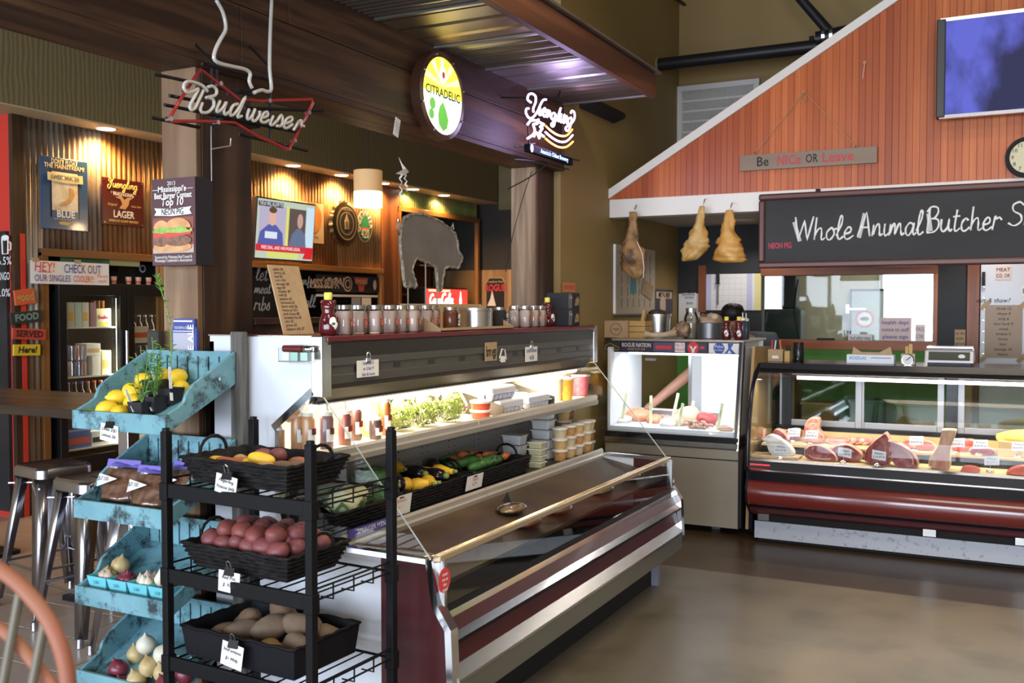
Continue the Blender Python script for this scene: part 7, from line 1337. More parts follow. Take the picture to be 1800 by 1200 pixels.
MB().prism([(6.61, .52)]+[(y+.004, z) for y, z in Gs[3:]]+[(7.45, 1.19), (7.45, .52)], 'x', CX0+.004, CX0+.008).build('end_glass', glassmat('end_glass_c', (.95, .97, .96), .03), cm)
MB().box(CX0, CX1, 6.92, 7.56, 1.185, 1.205).build('top', m_blk, cm, bevel=.004); S([(6.915, 1.15), (6.905, 1.17), (6.915, 1.205)], 'top_rail', m_blk, .02); MB().box(CX0+.02, CX1, 6.935, 6.945, 1.138, 1.15).build('rail_chrome', m_brush, cm)
m_dot = M('white_dash', (.7, .7, .68), .5)
for i in range(110):
    x = CX0+.03+i*.0285
    if x < .2: MB().box(x, x+.017, 6.900, 6.904, 1.172, 1.178).build('rail_dash', m_dot, cm)
MB().box(CX0+.02, CX1, 6.61, 6.96, .555, .57).build('front_deck', m_ice_deck if 'm_ice_deck' in globals() else M('maple_board', (.62, .45, .2), .4, c2=(.68, .5, .25), sc=3, st=(.2, 1, 1)), cm); m_maple = cm.children[-1].data.materials[0] if cm.children else None
m_maple = M('maple_board_rear', (.62, .45, .2), .4, c2=(.68, .5, .25), sc=3, st=(.2, 1, 1))
MB().box(CX0+.02, CX1, 6.96, 7.44, .625, .64).build('rear_deck', m_maple, cm); MB().box(CX0+.02, CX1, 6.955, 6.962, .57, .625).build('deck_riser', m_blk, cm); MB().box(CX0+.02, CX1, 7.40, 7.44, .64, .69).build('rear_step', m_maple, cm)
# rear frame with sliding doors
m_alu = M('door_aluminium', (.3, .3, .31), .35, .5)
MB().box(CX0+.02, CX1, 7.44, 7.47, .64, .72).build('rear_sill', m_blk, cm); MB().box(CX0+.02, CX1, 7.44, 7.47, 1.115, 1.185).build('rear_header', m_bdark, cm)
dx = [at(px, 700, Y=7.46).x for px in (1373, 1510, 1660)]; MU = at(1664, 700, Y=7.46).x
for x in (CX0+.06, MU): MB().box(x, x+.07, 7.43, 7.47, .64, 1.185).build('mullion', m_blk, cm)
for i, (a, b) in enumerate(((dx[0]-.01, dx[1]+.02), (dx[1]-.01, dx[2]), (MU+.07, MU+.07+.62), (MU+.68, MU+1.3))):
    y = 7.455+.012*(i % 2); d = MB(); f = .045; d.box(a, a+f, y, y+.012, .72, 1.115); d.box(b-f, b, y, y+.012, .72, 1.115); d.box(a+f, b-f, y, y+.012, .72, .72+f); d.box(a+f, b-f, y, y+.012, 1.115-f*.5, 1.115); d = d.build('sliding_door', m_alu, cm, bevel=.003)
    MB().box(a+f, b-f, y+.004, y+.008, .72+f, 1.115-f*.5).build('pane', glassmat('door_pane_%d' % i, (.8, .83, .78), .14), d)
for x0, x1 in ((CX0+.25, .1), (.15, CX1-.1)): MB().tube([(x0, 7.02, 1.105), (x1, 7.02, 1.105)], .012, 8).build('lamp_tube', M('tube_c_%d' % int(x0*10), (1, 1, 1), em=8, emc=(1, .93, .95)), cm)
area('meat_case_light', (-.6, 7.0, 1.085), (-.1, 0, 0), 2.0, .05, 15, (1, .9, .84)); area('meat_case_light', (.9, 7.0, 1.085), (-.1, 0, 0), 1.2, .05, 8, (1, .9, .86))
MB().box(CX0+.03, CX0+.16, 6.588, 6.592, .505, .548).build('red_thermometer', M('red_led', (.6, .02, .03), em=1.2, emc=(1, .03, .05)), cm)
for i in range(2): MB().tube([(CX0+.4, 7.2+.1*i, .95-.2*i), (CX1, 7.2+.1*i, .95-.2*i)], .003, 5).build('shelf_wire', m_steel, cm) if False else None
# meats
m_beef = M('beef', (.17, .016, .022), .4, c2=(.34, .12, .11), sc=24, st=(1, 1, .6), det=8, lo=.48, hi=.72); m_fat = M('beef_fat', (.55, .36, .26), .45, c2=(.36, .1, .08), sc=14, lo=.5, hi=.7); m_pork = M('pork', (.4, .09, .07), .4, c2=(.58, .3, .22), sc=20, det=8, lo=.45, hi=.65); m_bone = M('bone', (.6, .48, .32), .5, c2=(.45, .32, .2), sc=14); m_rind = M('pale_rind', (.5, .5, .48), .5, c2=(.6, .58, .54), sc=9); m_tagp = M('meat_tag', (.6, .62, .7), .4); m_lean = M('lean_steak', (.42, .06, .04), .35, c2=(.5, .1, .07), sc=20)
def zdeck(Y): return .571 if Y < 6.95 else .641
def cut(nm, label, pts, Y, th, face, rim, grp='cuts in the meat case', marb=None, lean=.25):
    """a thick cut of meat standing on the deck: outline in its own plane, fat rim around a lean face"""
    P_ = [at(a, b, Y=Y) for a, b in pts]; z0 = min(p.z for p in P_); zd = zdeck(Y); t = thing(nm, label, 'meat', (sum(p.x for p in P_)/len(P_), Y, zd), 0, grp)
    P_ = [V((p.x, 0, p.z-z0+zd)) for p in P_]; P_ = smoothline(P_+[P_[0]], 4)[:-1]; n_ = len(P_); c = sum(P_, V((0, 0, 0)))/n_
    def ring(k, y): return [(c.x+(p.x-c.x)*k, Y+y+(p.z-zd)*lean, max(zd, c.z+(p.z-c.z)*k)) for p in P_]
    mb = MB(); rs = [ring(.9, -th*.5), ring(.96, -th*.48), ring(1, -th*.3), ring(1, th*.3), ring(.9, th*.5)]
    for r_ in rs: mb.v += r_
    for j in range(4):
        for k in range(n_): l = (k+1) % n_; mb.f.append((j*n_+k, j*n_+l, j*n_+n_+l, j*n_+n_+k))
    mb.f += [tuple(range(n_))[::-1], tuple(range(4*n_, 5*n_))]; mb.build('fat_rim', rim, t, smooth=60)
    mb = MB(); mb.v += ring(.93, -th*.5-.004); mb.v += ring(.86, -th*.5-.007); mb.f = [(k, (k+1) % n_, n_+(k+1) % n_, n_+k) for k in range(n_)]+[tuple(range(n_, 2*n_))]; mb.build('lean_face', face, t, smooth=60)
    if marb:
        for (a, b, w_) in marb: MB().tube([V((c.x+(p.x-c.x)*w_, Y-th*.5-.0075+(c.z+(p.z-c.z)*w_-zd)*lean, c.z+(p.z-c.z)*w_)) for p in [P_[int(i) % n_] for i in range(int(a*n_), int(b*n_))]], .004, 5).build('marbling', rim, t, smooth=True)
    return t
O = lambda pts: [(1290+a/3.53, 600+b/3.53) for a, b in pts]
cut('pale_fat_joint', 'pale white-rinded joint standing at the left end of the meat case', O([(178, 610), (235, 585), (330, 640), (375, 690), (360, 720), (280, 725), (225, 690), (205, 640)]), 6.80, .09, m_rind, m_rind); s = thing('cutting_block', 'small wooden board under the pale rinded joint', 'board', (-1.42, 6.74, .571)); q0, q1 = at(1318, 810, Y=6.74).x, at(1405, 810, Y=6.74).x; MB().box(q0+.01, q1, 6.70, 6.86, .571, .59).build('plank', m_card, s, bevel=.003)
cut('beef_roast', 'red roast behind the pale joint at the left', O([(240, 590), (265, 562), (310, 580), (345, 625), (320, 640), (260, 625)]), 7.12, .1, m_beef, m_fat); cut('beef_roast', 'red roast with a tag right of the pale joint', O([(320, 580), (370, 565), (415, 580), (415, 625), (385, 640), (335, 625)]), 7.2, .1, m_beef, m_fat); cut('beef_roast', 'pink roast at the far left end behind the glass', O([(100, 590), (140, 558), (190, 575), (192, 625), (150, 640), (100, 630)]), 7.1, .1, m_pork, m_fat)
cut('pork_rack', 'upright bone-in pork rib piece near the left of the meat case', O([(440, 640), (440, 545), (470, 500), (505, 495), (530, 510), (530, 570), (565, 610), (555, 645), (500, 650)]), 7.15, .12, m_pork, m_fat, marb=[(.05, .4, .5)])
for i in range(5): cut('pork_chop', 'pale pink pork chop in the tray, %s from the left' % ORD[i], O([(570+i*60, 645), (590+i*60, 625), (700+i*45, 622), (720+i*45, 640), (690+i*48, 660), (600+i*58, 662)]), 7.12+.02*i, .05, m_pork, m_fat, 'pork chops in the tray', lean=.8)
cut('ribeye_roast', 'red ribeye with a curved fat seam at the front left', O([(440, 700), (470, 680), (540, 678), (620, 720), (650, 765), (620, 775), (500, 765), (445, 745)]), 6.80, .09, m_beef, m_fat, marb=[(.5, .95, .62)]); cut('ribeye_roast', 'red ribeye with a tag right of the first ribeye', O([(600, 700), (640, 670), (720, 670), (790, 715), (800, 750), (770, 770), (680, 768), (620, 740)]), 6.84, .09, m_beef, m_fat, marb=[(.02, .4, .6)])
cut('rib_roast', 'large dark rib roast in the middle of the front deck, left of the pair', O([(815, 770), (815, 720), (850, 670), (920, 615), (945, 605), (970, 650), (975, 740), (960, 800), (860, 790)]), 6.80, .13, m_beef, m_fat, marb=[(.6, .9, .6)]); cut('rib_roast', 'large dark rib roast in the middle of the front deck, right of the pair', O([(955, 640), (1000, 650), (1080, 690), (1130, 740), (1148, 790), (1120, 805), (1020, 800), (985, 760)]), 6.76, .1, m_beef, m_fat, marb=[(.2, .6, .66)])
cut('bone_roast', 'tall upright bone-in roast right of the two rib roasts', O([(1210, 800), (1215, 750), (1265, 680), (1285, 600), (1295, 580), (1370, 582), (1378, 600), (1345, 700), (1342, 815), (1280, 820)]), 6.78, .12, M('roast_side', (.3, .09, .06), .5, c2=(.5, .36, .24), sc=9, st=(3, 1, .5)), m_bone)
cut('sirloin_cut', 'tagged red cut behind the rib roasts', O([(1040, 650), (1065, 625), (1130, 618), (1230, 640), (1255, 670), (1210, 690), (1090, 670)]), 7.12, .1, m_pork, m_fat); cut('sirloin_cut', 'tagged red cut behind the upright bone roast', O([(1350, 660), (1370, 635), (1480, 630), (1490, 660), (1430, 700), (1365, 700)]), 7.15, .1, m_lean, m_fat); cut('sirloin_cut', 'tagged dark red cut left of the small cutting box', O([(1460, 690), (1500, 670), (1590, 675), (1630, 705), (1560, 718), (1480, 715)]), 7.05, .1, m_beef, m_fat)
cut('small_steak', 'small red steak alone on the front deck', O([(1405, 825), (1430, 795), (1500, 800), (1530, 822), (1490, 832)]), 6.74, .08, m_lean, m_lean); cut('small_steak', 'small red steak at the right edge of the view', O([(1690, 840), (1720, 810), (1790, 795), (1860, 800), (1870, 850), (1780, 852)]), 6.76, .09, m_lean, m_lean)
q0, q1 = at(1755, 770, Y=7.1), at(1850, 770, Y=7.1); s = thing('wooden_meat_box', 'pale wooden box with a cut of meat under a yellow cloth', 'box', ((q0.x+q1.x)/2, 7.1, .641)); MB().box(q0.x, q1.x, 7.0, 7.25, .641, .74).build('box', m_maple, s, bevel=.004); MB().ell(((q0.x+q1.x)/2, 7.12, .75), (.17, .1, .06), 16, 8, .2, 4).build('cloth', M('yellow_cloth', (.7, .55, .12), .8, c2=(.6, .45, .1), sc=8), s, smooth=True)
TG = ['before the pale joint', 'on the second red roast', 'before the pork rack', 'between the two ribeyes', 'before the left rib roast', 'on the cut behind the rib roasts', 'behind the bone roast', 'on the dark cut by the box', 'behind the small steak', 'at the wooden box']
for i, (px, py, Y) in enumerate(((1370, 810, 6.70), (1393, 780, 7.05), (1424, 784, 7.0), (1482, 818, 6.70), (1542, 823, 6.68), (1608, 797, 6.99), (1680, 807, 7.0), (1720, 811, 6.98), (1740, 833, 6.76), (1788, 815, 6.99))):
    q = at(px, py, Y=Y); z = zdeck(Y); t = thing('price_tag', 'small grey-white price tag in the meat case, '+TG[i], 'price tag', (q.x, Y, z), 0, 'price tags in the meat case'); MB().lathe([(.024, 0), (.022, .012), (.01, .022), (0, .024)], (q.x, Y, z), 12).build('ball_foot', m_chrome, t, smooth=True)
    MB().tube([(q.x, Y, z+.02), (q.x+.004, Y, z+.05)], .0015, 5).build('wire', m_steel, t); c_ = V((q.x+.01, Y-.002, z+.075)); MB().obox(c_, (.042, 0, -.006 if i in (3, 4) else .003), (0, .0008, 0), (0, .012, .027)).build('card', m_tagp, t)
    for j, s_ in enumerate(('Ribeye', '$24.99 lb')): text(s_, .02, m_ink, t, c_+V((0, -.0035+.006*(.5-j), .011-.022*j)), X_, (0, .4, 1), mw=.07)
# ---------------- things on top of the two cases
def P_on(px, X=None, Y=None, py=600): return at(px, py, Y=Y)
ZB, ZC = 1.3625, 1.2055
a, b = at(1062, 590, Y=7.05).x, at(1104, 590, Y=7.05).x; s = thing('cardboard_box', 'brown cardboard box with a round stamp on the fish case', 'box', ((a+b)/2, 7.1, ZB)); MB().box(a, b, 7.05, 7.2, ZB, ZB+.13).build('carton', m_card, s, bevel=.003); MB().tube([V(((a+b)/2+.045*math.cos(t_), 7.049, ZB+.065+.045*math.sin(t_))) for t_ in [k*PI/10 for k in range(20)]], .0018, 4, closed=True).build('stamp_ring', m_ink, s); text('FARM', .02, m_ink, s, ((a+b)/2, 7.048, ZB+.065), X_, Z_)
a, b = b+.005, at(1133, 590, Y=7.05).x; s = thing('wooden_crate', 'small pale wooden crate beside the cardboard box', 'crate', ((a+b)/2, 7.1, ZB)); m_pine = M('pine_slat', (.55, .36, .13), .6, c2=(.48, .3, .1), sc=6)
for j in range(3): MB().box(a, b, 7.06, 7.068, ZB+.005+j*.043, ZB+.043+j*.043).build('slat', m_pine, s); MB().box(a, a+.008, 7.068, 7.25, ZB+.005+j*.043, ZB+.043+j*.043).build('slat', m_pine, s); MB().box(b-.008, b, 7.068, 7.25, ZB+.005+j*.043, ZB+.043+j*.043).build('slat', m_pine, s)
MB().box(a, b, 7.06, 7.25, ZB, ZB+.006).build('base', m_pine, s); MB().obox(((a+b)/2+.02, 7.15, ZB+.15), (.012, 0, 0), (0, .02, 0), (.01, 0, .06)).build('loose_slat', m_pine, s)
q = at(1157, 570, Y=7.3); s = thing('steel_bucket', 'shiny steel bucket with a wire handle on the fish case', 'bucket', (q.x, 7.3, ZB)); r = .095; MB().lathe([(r*.92, 0), (r*1.0, .165), (r*1.06, .165), (r*1.06, .18), (r*.98, .18), (r*.9, .01), (0, .01)], (q.x, 7.3, ZB), 28).build('pail', m_steel, s, smooth=35); MB().tube([V((q.x+r*math.cos(t_), 7.3-r*.75*math.sin(t_), ZB+.165-.11*math.sin(t_))) for t_ in [k*PI/12 for k in range(13)]], .003, 5).build('handle', m_steel, s); MB().ell((q.x-.01, 7.3, ZB+.185), (.07, .07, .03), 14, 8, .4, 8).build('scraps', M('dark_scraps', (.12, .07, .04), .7, c2=(.03, .02, .015), sc=40), s, smooth=True)
q0, q1 = at(1135, 590, Y=7.02), at(1205, 590, Y=7.02); s = thing('beef_bone', 'long pale beef leg bone with a dark knuckle lying on the fish case', 'bone', ((q0.x+q1.x)/2, 7.02, ZB)); L = q1.x-q0.x
pts = [V((q0.x+L*f, 7.02, ZB+.03+z)) for f, z in ((0, .0), (.06, .0), (.2, -.005), (.5, .0), (.68, .012), (.8, .03), (.9, .045), (1, .05))]; MB().tube(smoothline(pts[:6], 3), [.02+.012*max(0, 1-4*k/15)+.018*max(0, (k-10)/5) for k in range(16)], 12).build('shaft', m_bone, s, smooth=True); MB().ell(pts[6]-V((0, 0, .006)), (.06, .045, .055), 16, 10, .45, 9).build('knuckle', M('dried_meat', (.16, .08, .045), .6, c2=(.4, .28, .18), sc=30), s, smooth=True)
q = at(1215, 560, Y=7.15); s = thing('glass_jar', 'tall clear glass jar with a metal lid on the fish case', 'jar', (q.x, 7.15, ZB)); MB().lathe([(.05, 0), (.055, .01), (.055, .15), (.04, .19), (.036, .2)], (q.x, 7.15, ZB), 24).build('glass', glassmat('big_jar', (.9, .9, .85), .2), s, smooth=40); MB().lathe([(.05, .01), (.05, .11), (0, .11)], (q.x, 7.15, ZB), 20).build('pickles', M('jar_brine', (.3, .26, .18), .4), s, smooth=40); MB().lathe([(.04, .198), (.041, .225), (0, .226)], (q.x, 7.15, ZB), 20).build('lid', m_steel, s, smooth=40)
q = at(1247, 575, Y=7.2); s = thing('roasting_pan', 'round grey pan heaped with trimmings on the fish case', 'pan', (q.x, 7.2, ZB)); r = .105; MB().lathe([(r*.96, 0), (r, .004), (r, .115), (r+.004, .118), (r-.004, .118), (r-.006, .01), (0, .01)], (q.x, 7.2, ZB), 36).build('pan', M('pan_grey', (.16, .16, .165), .35, .7), s, smooth=35); MB().ell((q.x, 7.22, ZB+.125), (.09, .08, .065), 18, 10, .5, 9, seed=3).build('trimmings', M('trimmings', (.22, .12, .07), .5, c2=(.45, .34, .24), sc=22), s, smooth=True); MB().ell((q.x+.045, 7.18, ZB+.16), (.03, .03, .028), 12, 8, .3, 6, seed=5).build('pale_knuckle', m_bone, s, smooth=True)
for i, px in enumerate((1277, 1299)): place(bp_, bu_, (at(px, 580, Y=6.98).x, 6.98, ZB), -1.6, 'dark honey bear bottle on the fish case, %s of the pair' % ['left', 'right'][i])
for i, (px, Y, h, mt) in enumerate(((1319, 7.0, .13, M('blue_sauce', (.04, .05, .1), .2)), (1329, 7.1, .125, M('teal_sauce', (.03, .06, .07), .2)))):
    q = at(px, 590, Y=Y); q.x = min(q.x, BX1-.03); t = thing('squeeze_bottle', '%s squeeze bottle at the right end of the fish case' % ['dark blue front', 'dark teal rear'][i], 'bottle', (q.x, Y, ZB)); MB().lathe([(.022, 0), (.024, .005), (.024, h), (.02, h+.01)], (q.x, Y, ZB), 16).build('body', mt, t, smooth=40); MB().lathe([(.021, h+.008), (.021, h+.025), (.005, h+.03), (.003, h+.065), (0, h+.065)], (q.x, Y, ZB), 12).build('nozzle', m_cap, t, smooth=40)
q = at(1404, 615, Y=7.25); s = thing('black_flask', 'black cylindrical flask standing on the meat case', 'flask', (q.x, 7.25, ZC)); MB().lathe([(.036, 0), (.038, .006), (.038, .13), (.033, .137), (0, .138)], (q.x, 7.25, ZC), 24).build('body', M('flask_black', (.012, .012, .014), .25), s, smooth=40); MB().lathe([(0, -.002), (.004, -.002), (.004, 0)], (q.x-.0, 7.211, ZC+.02), 8, 'y').build('dot', m_paper, s)
a, b = at(1350, 620, Y=7.2).x, at(1376, 620, Y=7.2).x; s = thing('pen_box', 'small cardboard box of pens and tape at the left end of the meat case', 'box', ((a+b)/2, 7.25, ZC)); MB().box(a, b, 7.2, 7.3, ZC, ZC+.085).build('carton', m_card, s); MB().box(a+.03, b-.03, 7.198, 7.2, ZC+.02, ZC+.04).build('label', m_paper, s)
for i in range(5): x = a+.015+i*(b-a-.03)/4; MB().tube([(x, 7.25, ZC+.05), (x+random.uniform(-.02, .02), 7.25, ZC+.15)], .005, 6).build('pen', [m_redink, m_paper, m_ink, m_redink, m_pine][i], s)
a, b = at(1379, 622, Y=7.2).x, at(1388, 622, Y=7.2).x; s = thing('marker_rack', 'little yellow wooden rack of markers beside the pen box', 'rack', ((a+b)/2, 7.24, ZC)); MB().box(a, b, 7.2, 7.28, ZC, ZC+.075).build('block', m_pine, s); 
for i in range(3): MB().tube([(a+.008+i*.013, 7.22, ZC+.07), (a+.008+i*.013, 7.22, ZC+.115)], .0045, 6).build('marker', m_ink, s)
a, b = at(1490, 625, Y=7.2).x, at(1573, 625, Y=7.2).x; s = thing('film_box', 'long white box of wrapping paper with torn brown sheet on the meat case', 'box', ((a+b)/2, 7.2, ZC)); MB().box(a, b, 7.15, 7.25, ZC, ZC+.062).build('carton', M('carton_white', (.72, .76, .82), .5), s, bevel=.002); text('BOXDUAS', .03, M('cyan_ink', (.12, .35, .7), .5), s, (a+.075, 7.149, ZC+.038), X_, Z_, mw=.11, bold=.02); MB().box(a+.16, b-.02, 7.1485, 7.149, ZC+.04, ZC+.044).build('print_line', m_blueink, s); MB().add([(a+.03, 7.2, ZC+.062), (a+.035, 7.21, ZC+.115), (a+.09, 7.21, ZC+.078), (b-.1, 7.21, ZC+.078), (b-.03, 7.21, ZC+.118), (b-.015, 7.2, ZC+.062)], [(0, 1, 2, 3, 4, 5)]).build('paper_sheet', m_card, s)
q = at(1597, 622, Y=7.15); s = thing('dial_scale', 'little brass-topped dial gauge on the meat case', 'scale', (q.x, 7.15, ZC)); MB().box(q.x-.045, q.x+.045, 7.11, 7.19, ZC, ZC+.075).build('body', M('scale_tan', (.4, .36, .28), .4), s, bevel=.004); MB().lathe([(0, -.004), (.034, -.004), (.036, 0)], (q.x, 7.108, ZC+.036), 24, 'y').build('dial', m_stw, s); MB().tube([V((q.x+.036*math.cos(t_), 7.106, ZC+.036+.036*math.sin(t_))) for t_ in [k*PI/12 for k in range(24)]], .004, 6, closed=True).build('bezel', m_chrome, s); MB().obox((q.x+.004, 7.102, ZC+.044), (.014, 0, .012), (0, .001, 0), (-.002, 0, .002)).build('needle', m_ink, s); MB().box(q.x-.02, q.x+.0, 7.14, 7.16, ZC+.075, ZC+.125).build('block', m_pine, s); MB().box(q.x+.003, q.x+.025, 7.14, 7.17, ZC+.075, ZC+.14).build('block', m_pine, s)
a, b = at(1626, 625, Y=7.2).x, at(1713, 625, Y=7.2).x; s = thing('counter_scale', 'wide silver deli scale with a dark display on the meat case', 'scale', ((a+b)/2, 7.25, ZC)); m_scl = M('scale_silver', (.5, .5, .56), .3, .4); MB().prism([(7.14, ZC+.02), (7.40, ZC+.02), (7.40, ZC+.06), (7.22, ZC+.115), (7.17, ZC+.1)], 'x', a, b).build('housing', m_scl, s, bevel=.006); MB().prism([(7.147, ZC+.035), (7.168, ZC+.09), (7.166, ZC+.092), (7.144, ZC+.037)], 'x', a+.025, b-.025).build('display', M('lcd_dark', (.05, .06, .05), .15), s); MB().box(a+.01, b-.01, 7.2, 7.42, ZC+.115, ZC+.125).build('plate', m_steel, s); MB().box(a+.02, b-.02, 7.15, 7.38, ZC, ZC+.02).build('base', m_blackmetal, s); MB().ell((b-.075, 7.151, ZC+.063), (.022, .002, .014), 10, 6).build('glint_print', m_paper, s)
# ================================================================== kitchen side, gable decor
# --- pass-through window frame, pane and the room behind it
x0, x1, z0, z1 = PW; Y = YB-.022
wd = struct(thing('window_5', '', '', ((x0+x1)/2, YB, z0))); del wd['label']; del wd['category']
fx0, fx1, fz0, fz1 = at(1337, 480, Y=Y).x, at(1648, 560, Y=Y).x, at(1338, 612, Y=Y).z, 1.965
MB().box(fx0, fx1, Y, YB, z1, fz1).build('head_board', m_orangewood, wd, bevel=.003); MB().box(fx0, fx1, Y-.004, YB, fz0, z0).build('sill_board', m_orangewood, wd, bevel=.003); MB().box(x1, fx1, Y, YB, z0, z1).build('jamb_board', m_orangewoodz, wd, bevel=.003)
MB().box(x0, x1, YB+.05, YB+.055, z0, z1).build('pane', glassmat('pass_glass', (.9, .92, .9), .05), wd)
m_kroom = M('kitchen_cream', (.42, .38, .27), .6); kr = struct(thing('wall_kitchen', '', '', (-.9, 11.5, 0))); del kr['label']; del kr['category']
MB().box(-2.95, 5, 11.6, 11.7, 0, 3).build('end_wall', m_kroom, kr); MB().box(-2.99, -2.95, 9.02, 11.7, 0, 3).build('side_wall', m_kroom, kr); MB().box(-2.95, 5, 9.02, 11.7, 3, 3.05).build('ceiling_panel', m_kroom, kr); MB().box(-2.95, 5, 9.02, 11.7, -.1, 0).build('floor_panel', m_kroom, kr); MB().box(5, 5.1, 9.02, 11.7, 0, 3).build('side_wall', m_kroom, kr)
area('kitchen_light', (-.6, 10.4, 2.9), (0, 0, 0), 1.6, .5, 45, (1, .97, .9))
m_dl = M('mirrored_daylight', (1, 1, 1), em=2.2, emc=(.95, .98, 1)); Yk = 11.58  # glowing panes built in place of the front windows mirrored in the pass glass
for i, (l, r, t_, b_) in enumerate(((1300, 1376, 460, 545), (1552, 1640, 470, 620))):
    a, b = at(l, 520, Y=Yk).x, at(r, 520, Y=Yk).x; zt, zb = at(r, t_, Y=Yk).z, at(r, b_, Y=Yk).z; w_ = struct(thing('window_%d' % (6+i), '', '', ((a+b)/2, Yk, zb))); del w_['label']; del w_['category']
    MB().box(a, b, Yk, Yk+.01, zb, zt).build('reflection_pane', m_dl, w_); MB().box(a-.04, a, Yk-.02, Yk+.02, zb-.04, zt+.04).build('frame', m_bwhite, w_); MB().box(b, b+.04, Yk-.02, Yk+.02, zb-.04, zt+.04).build('frame', m_bwhite, w_); MB().box(a-.04, b+.04, Yk-.02, Yk+.02, zt, zt+.04).build('frame', m_bwhite, w_); MB().box(a-.04, b+.04, Yk-.02, Yk+.02, zb-.04, zb).build('frame', m_bwhite, w_)
Yd = 11.55; a, b = at(1497, 540, Y=Yd).x, at(1553, 540, Y=Yd).x; zt = at(1520, 511, Y=Yd).z; s = thing('walk_in_door', 'grey walk-in cooler door with a lever latch seen through the pass window', 'door', ((a+b)/2, Yd, 0)); MB().box(a, b, Yd, Yd+.05, .05, zt).build('panel', M('galvanised', (.36, .38, .36), .35, .5, c2=(.3, .32, .3), sc=3), s, bevel=.004); MB().box(a-.02, a, Yd-.01, Yd+.05, 0, zt+.02).build('frame', m_ink, s); MB().box(a-.02, b, Yd-.01, Yd+.05, zt, zt+.02).build('frame', m_ink, s)
q = at(1505, 543, Y=Yd-.02); MB().bar(q+V((-.1, 0, 0)), q+V((.1, 0, 0)), .03, .02).build('latch', m_chrome, s); MB().box(q.x-.11, q.x-.07, Yd-.04, Yd, q.z-.05, q.z+.05).build('latch_plate', m_chrome, s); q = at(1520, 560, Y=Yd-.004)
MB().tube([V((q.x+.09*math.cos(t_), Yd-.006, q.z+.09*math.sin(t_))) for t_ in [k*PI/12 for k in range(24)]], .012, 6, closed=True).build('warning_ring', m_redink, s); MB().ell((q.x, Yd-.004, q.z), (.075, .003, .075), 16, 8).build('warning_disc', m_stw, s); MB().ell((q.x, Yd-.008, q.z), (.05, .003, .022), 12, 6).build('warning_mark', m_ink, s)
s = thing('kitchen_mixer', 'dark machine standing at the left behind the pass window', 'machine', (at(1385, 560, Y=10.3).x, 10.3, 0)); q = at(1383, 560, Y=10.3); MB().box(q.x-.22, q.x+.16, 10.2, 10.5, 0, q.z+.1).build('body', M('machine_grey', (.06, .07, .065), .4), s, bevel=.02); MB().box(q.x-.05, q.x+.1, 10.25, 10.45, q.z+.1, q.z+.45).build('column', M('machine_dark', (.03, .035, .035), .4), s, bevel=.02); MB().tube(smoothline([V((q.x+.13, 10.19, q.z+.4)), V((q.x+.1, 10.18, q.z+.1)), V((q.x+.15, 10.18, q.z-.2))], 5), .01, 6).build('hose', m_ink, s)
Yp = YB+.044
def note(label, l, t_, r, b_, Y, mt, lines, name='paper_note', cat='note', ink=None, sz=None, tape=False):
    p0, p1 = at(l, (t_+b_)/2, Y=Y), at(r, (t_+b_)/2, Y=Y); zt, zb = at(l, t_, Y=Y).z, at(l, b_, Y=Y).z; w_, h_ = p1.x-p0.x, zt-zb; t = thing(name, label, cat, ((p0.x+p1.x)/2, Y, zb)); MB().box(p0.x, p1.x, Y-.0015, Y, zb, zt).build('sheet', mt, t)
    n_ = len(lines)
    for i, s_ in enumerate(lines): text(s_, sz or h_*.7/n_, ink or m_ink, t, ((p0.x+p1.x)/2, Y-.002, zt-h_*(i+.7)/(n_+.4)), X_, Z_, mw=w_*.85)
    if tape:
        for x, z in ((p0.x, zt), (p1.x, zt), (p0.x, zb), (p1.x, zb)): MB().obox((x, Y-.0025, z), (.03, 0, .03), (0, .0005, 0), (-.012, 0, .012)).build('tape', m_card, t)
    return t
m_pinkp = M('pink_paper', (.72, .58, .55), .7); note('pink printed notice taped inside the pass window', 1546, 558, 1602, 600, Yp, m_pinkp, ['health dept', 'notice to staff', 'please sign'], ink=m_blueink, tape=False); note('white strip of paper along the bottom of the pass window', 1491, 587, 1533, 600, Yp, m_paper, ['food safety rating']); note('small white and red sticker at the right of the pass window', 1609, 570, 1626, 600, Yp, m_paper, ['PASS', 'OK'], 'window_sticker', 'sticker', m_redink)
q = at(1450, 592, Y=8.86); s = thing('black_knife', 'black marker lying on the pass window sill', 'marker', tuple(q)); s.name = 'black_marker'; MB().tube([(q.x-.07, 8.868, z0+.01), (q.x+.08, 8.868, z0+.01)], .008, 8).build('barrel', m_ink, s)
# --- studs, white board and notes on the back wall
a, b = at(1700, 550, Y=Y).x, at(1721, 550, Y=Y).x; s = struct(MB().box(a, b, Y-.02, YB, 0, 2.34).build('trim_stud', m_orangewoodz)); a2 = at(1228, 510, Y=Y).x; s = struct(MB().box(a2, at(1241, 510, Y=Y).x, Y-.01, YB, 1.55, 1.98).build('trim_short_stud', m_orangewoodz))
wb_ = thing('white_cabinet', 'tall white metal cabinet door at the right of the pass window', 'cabinet', (1.0, 8.7, 0)); m_wcab = M('cabinet_white', (.62, .64, .68), .35); Yw = 8.80; MB().box(at(1723, 550, Y=Yw).x, 2.2, Yw, YB-.002, 0, 2.3).build('door', m_wcab, wb_, bevel=.006); x = at(1726, 490, Y=Yw).x
MB().box(x-.0, x+.025, Yw-.03, Yw, at(1726, 502, Y=Yw).z, at(1726, 478, Y=Yw).z).build('hinge', m_ink, wb_)
for i in range(8): MB().lathe([(0, -.004), (.008, -.003), (.008, 0)], (at(1729, 550, Y=Yw).x, Yw, 1.85-i*.09), 8, 'y').build('rivet', m_steel, wb_)
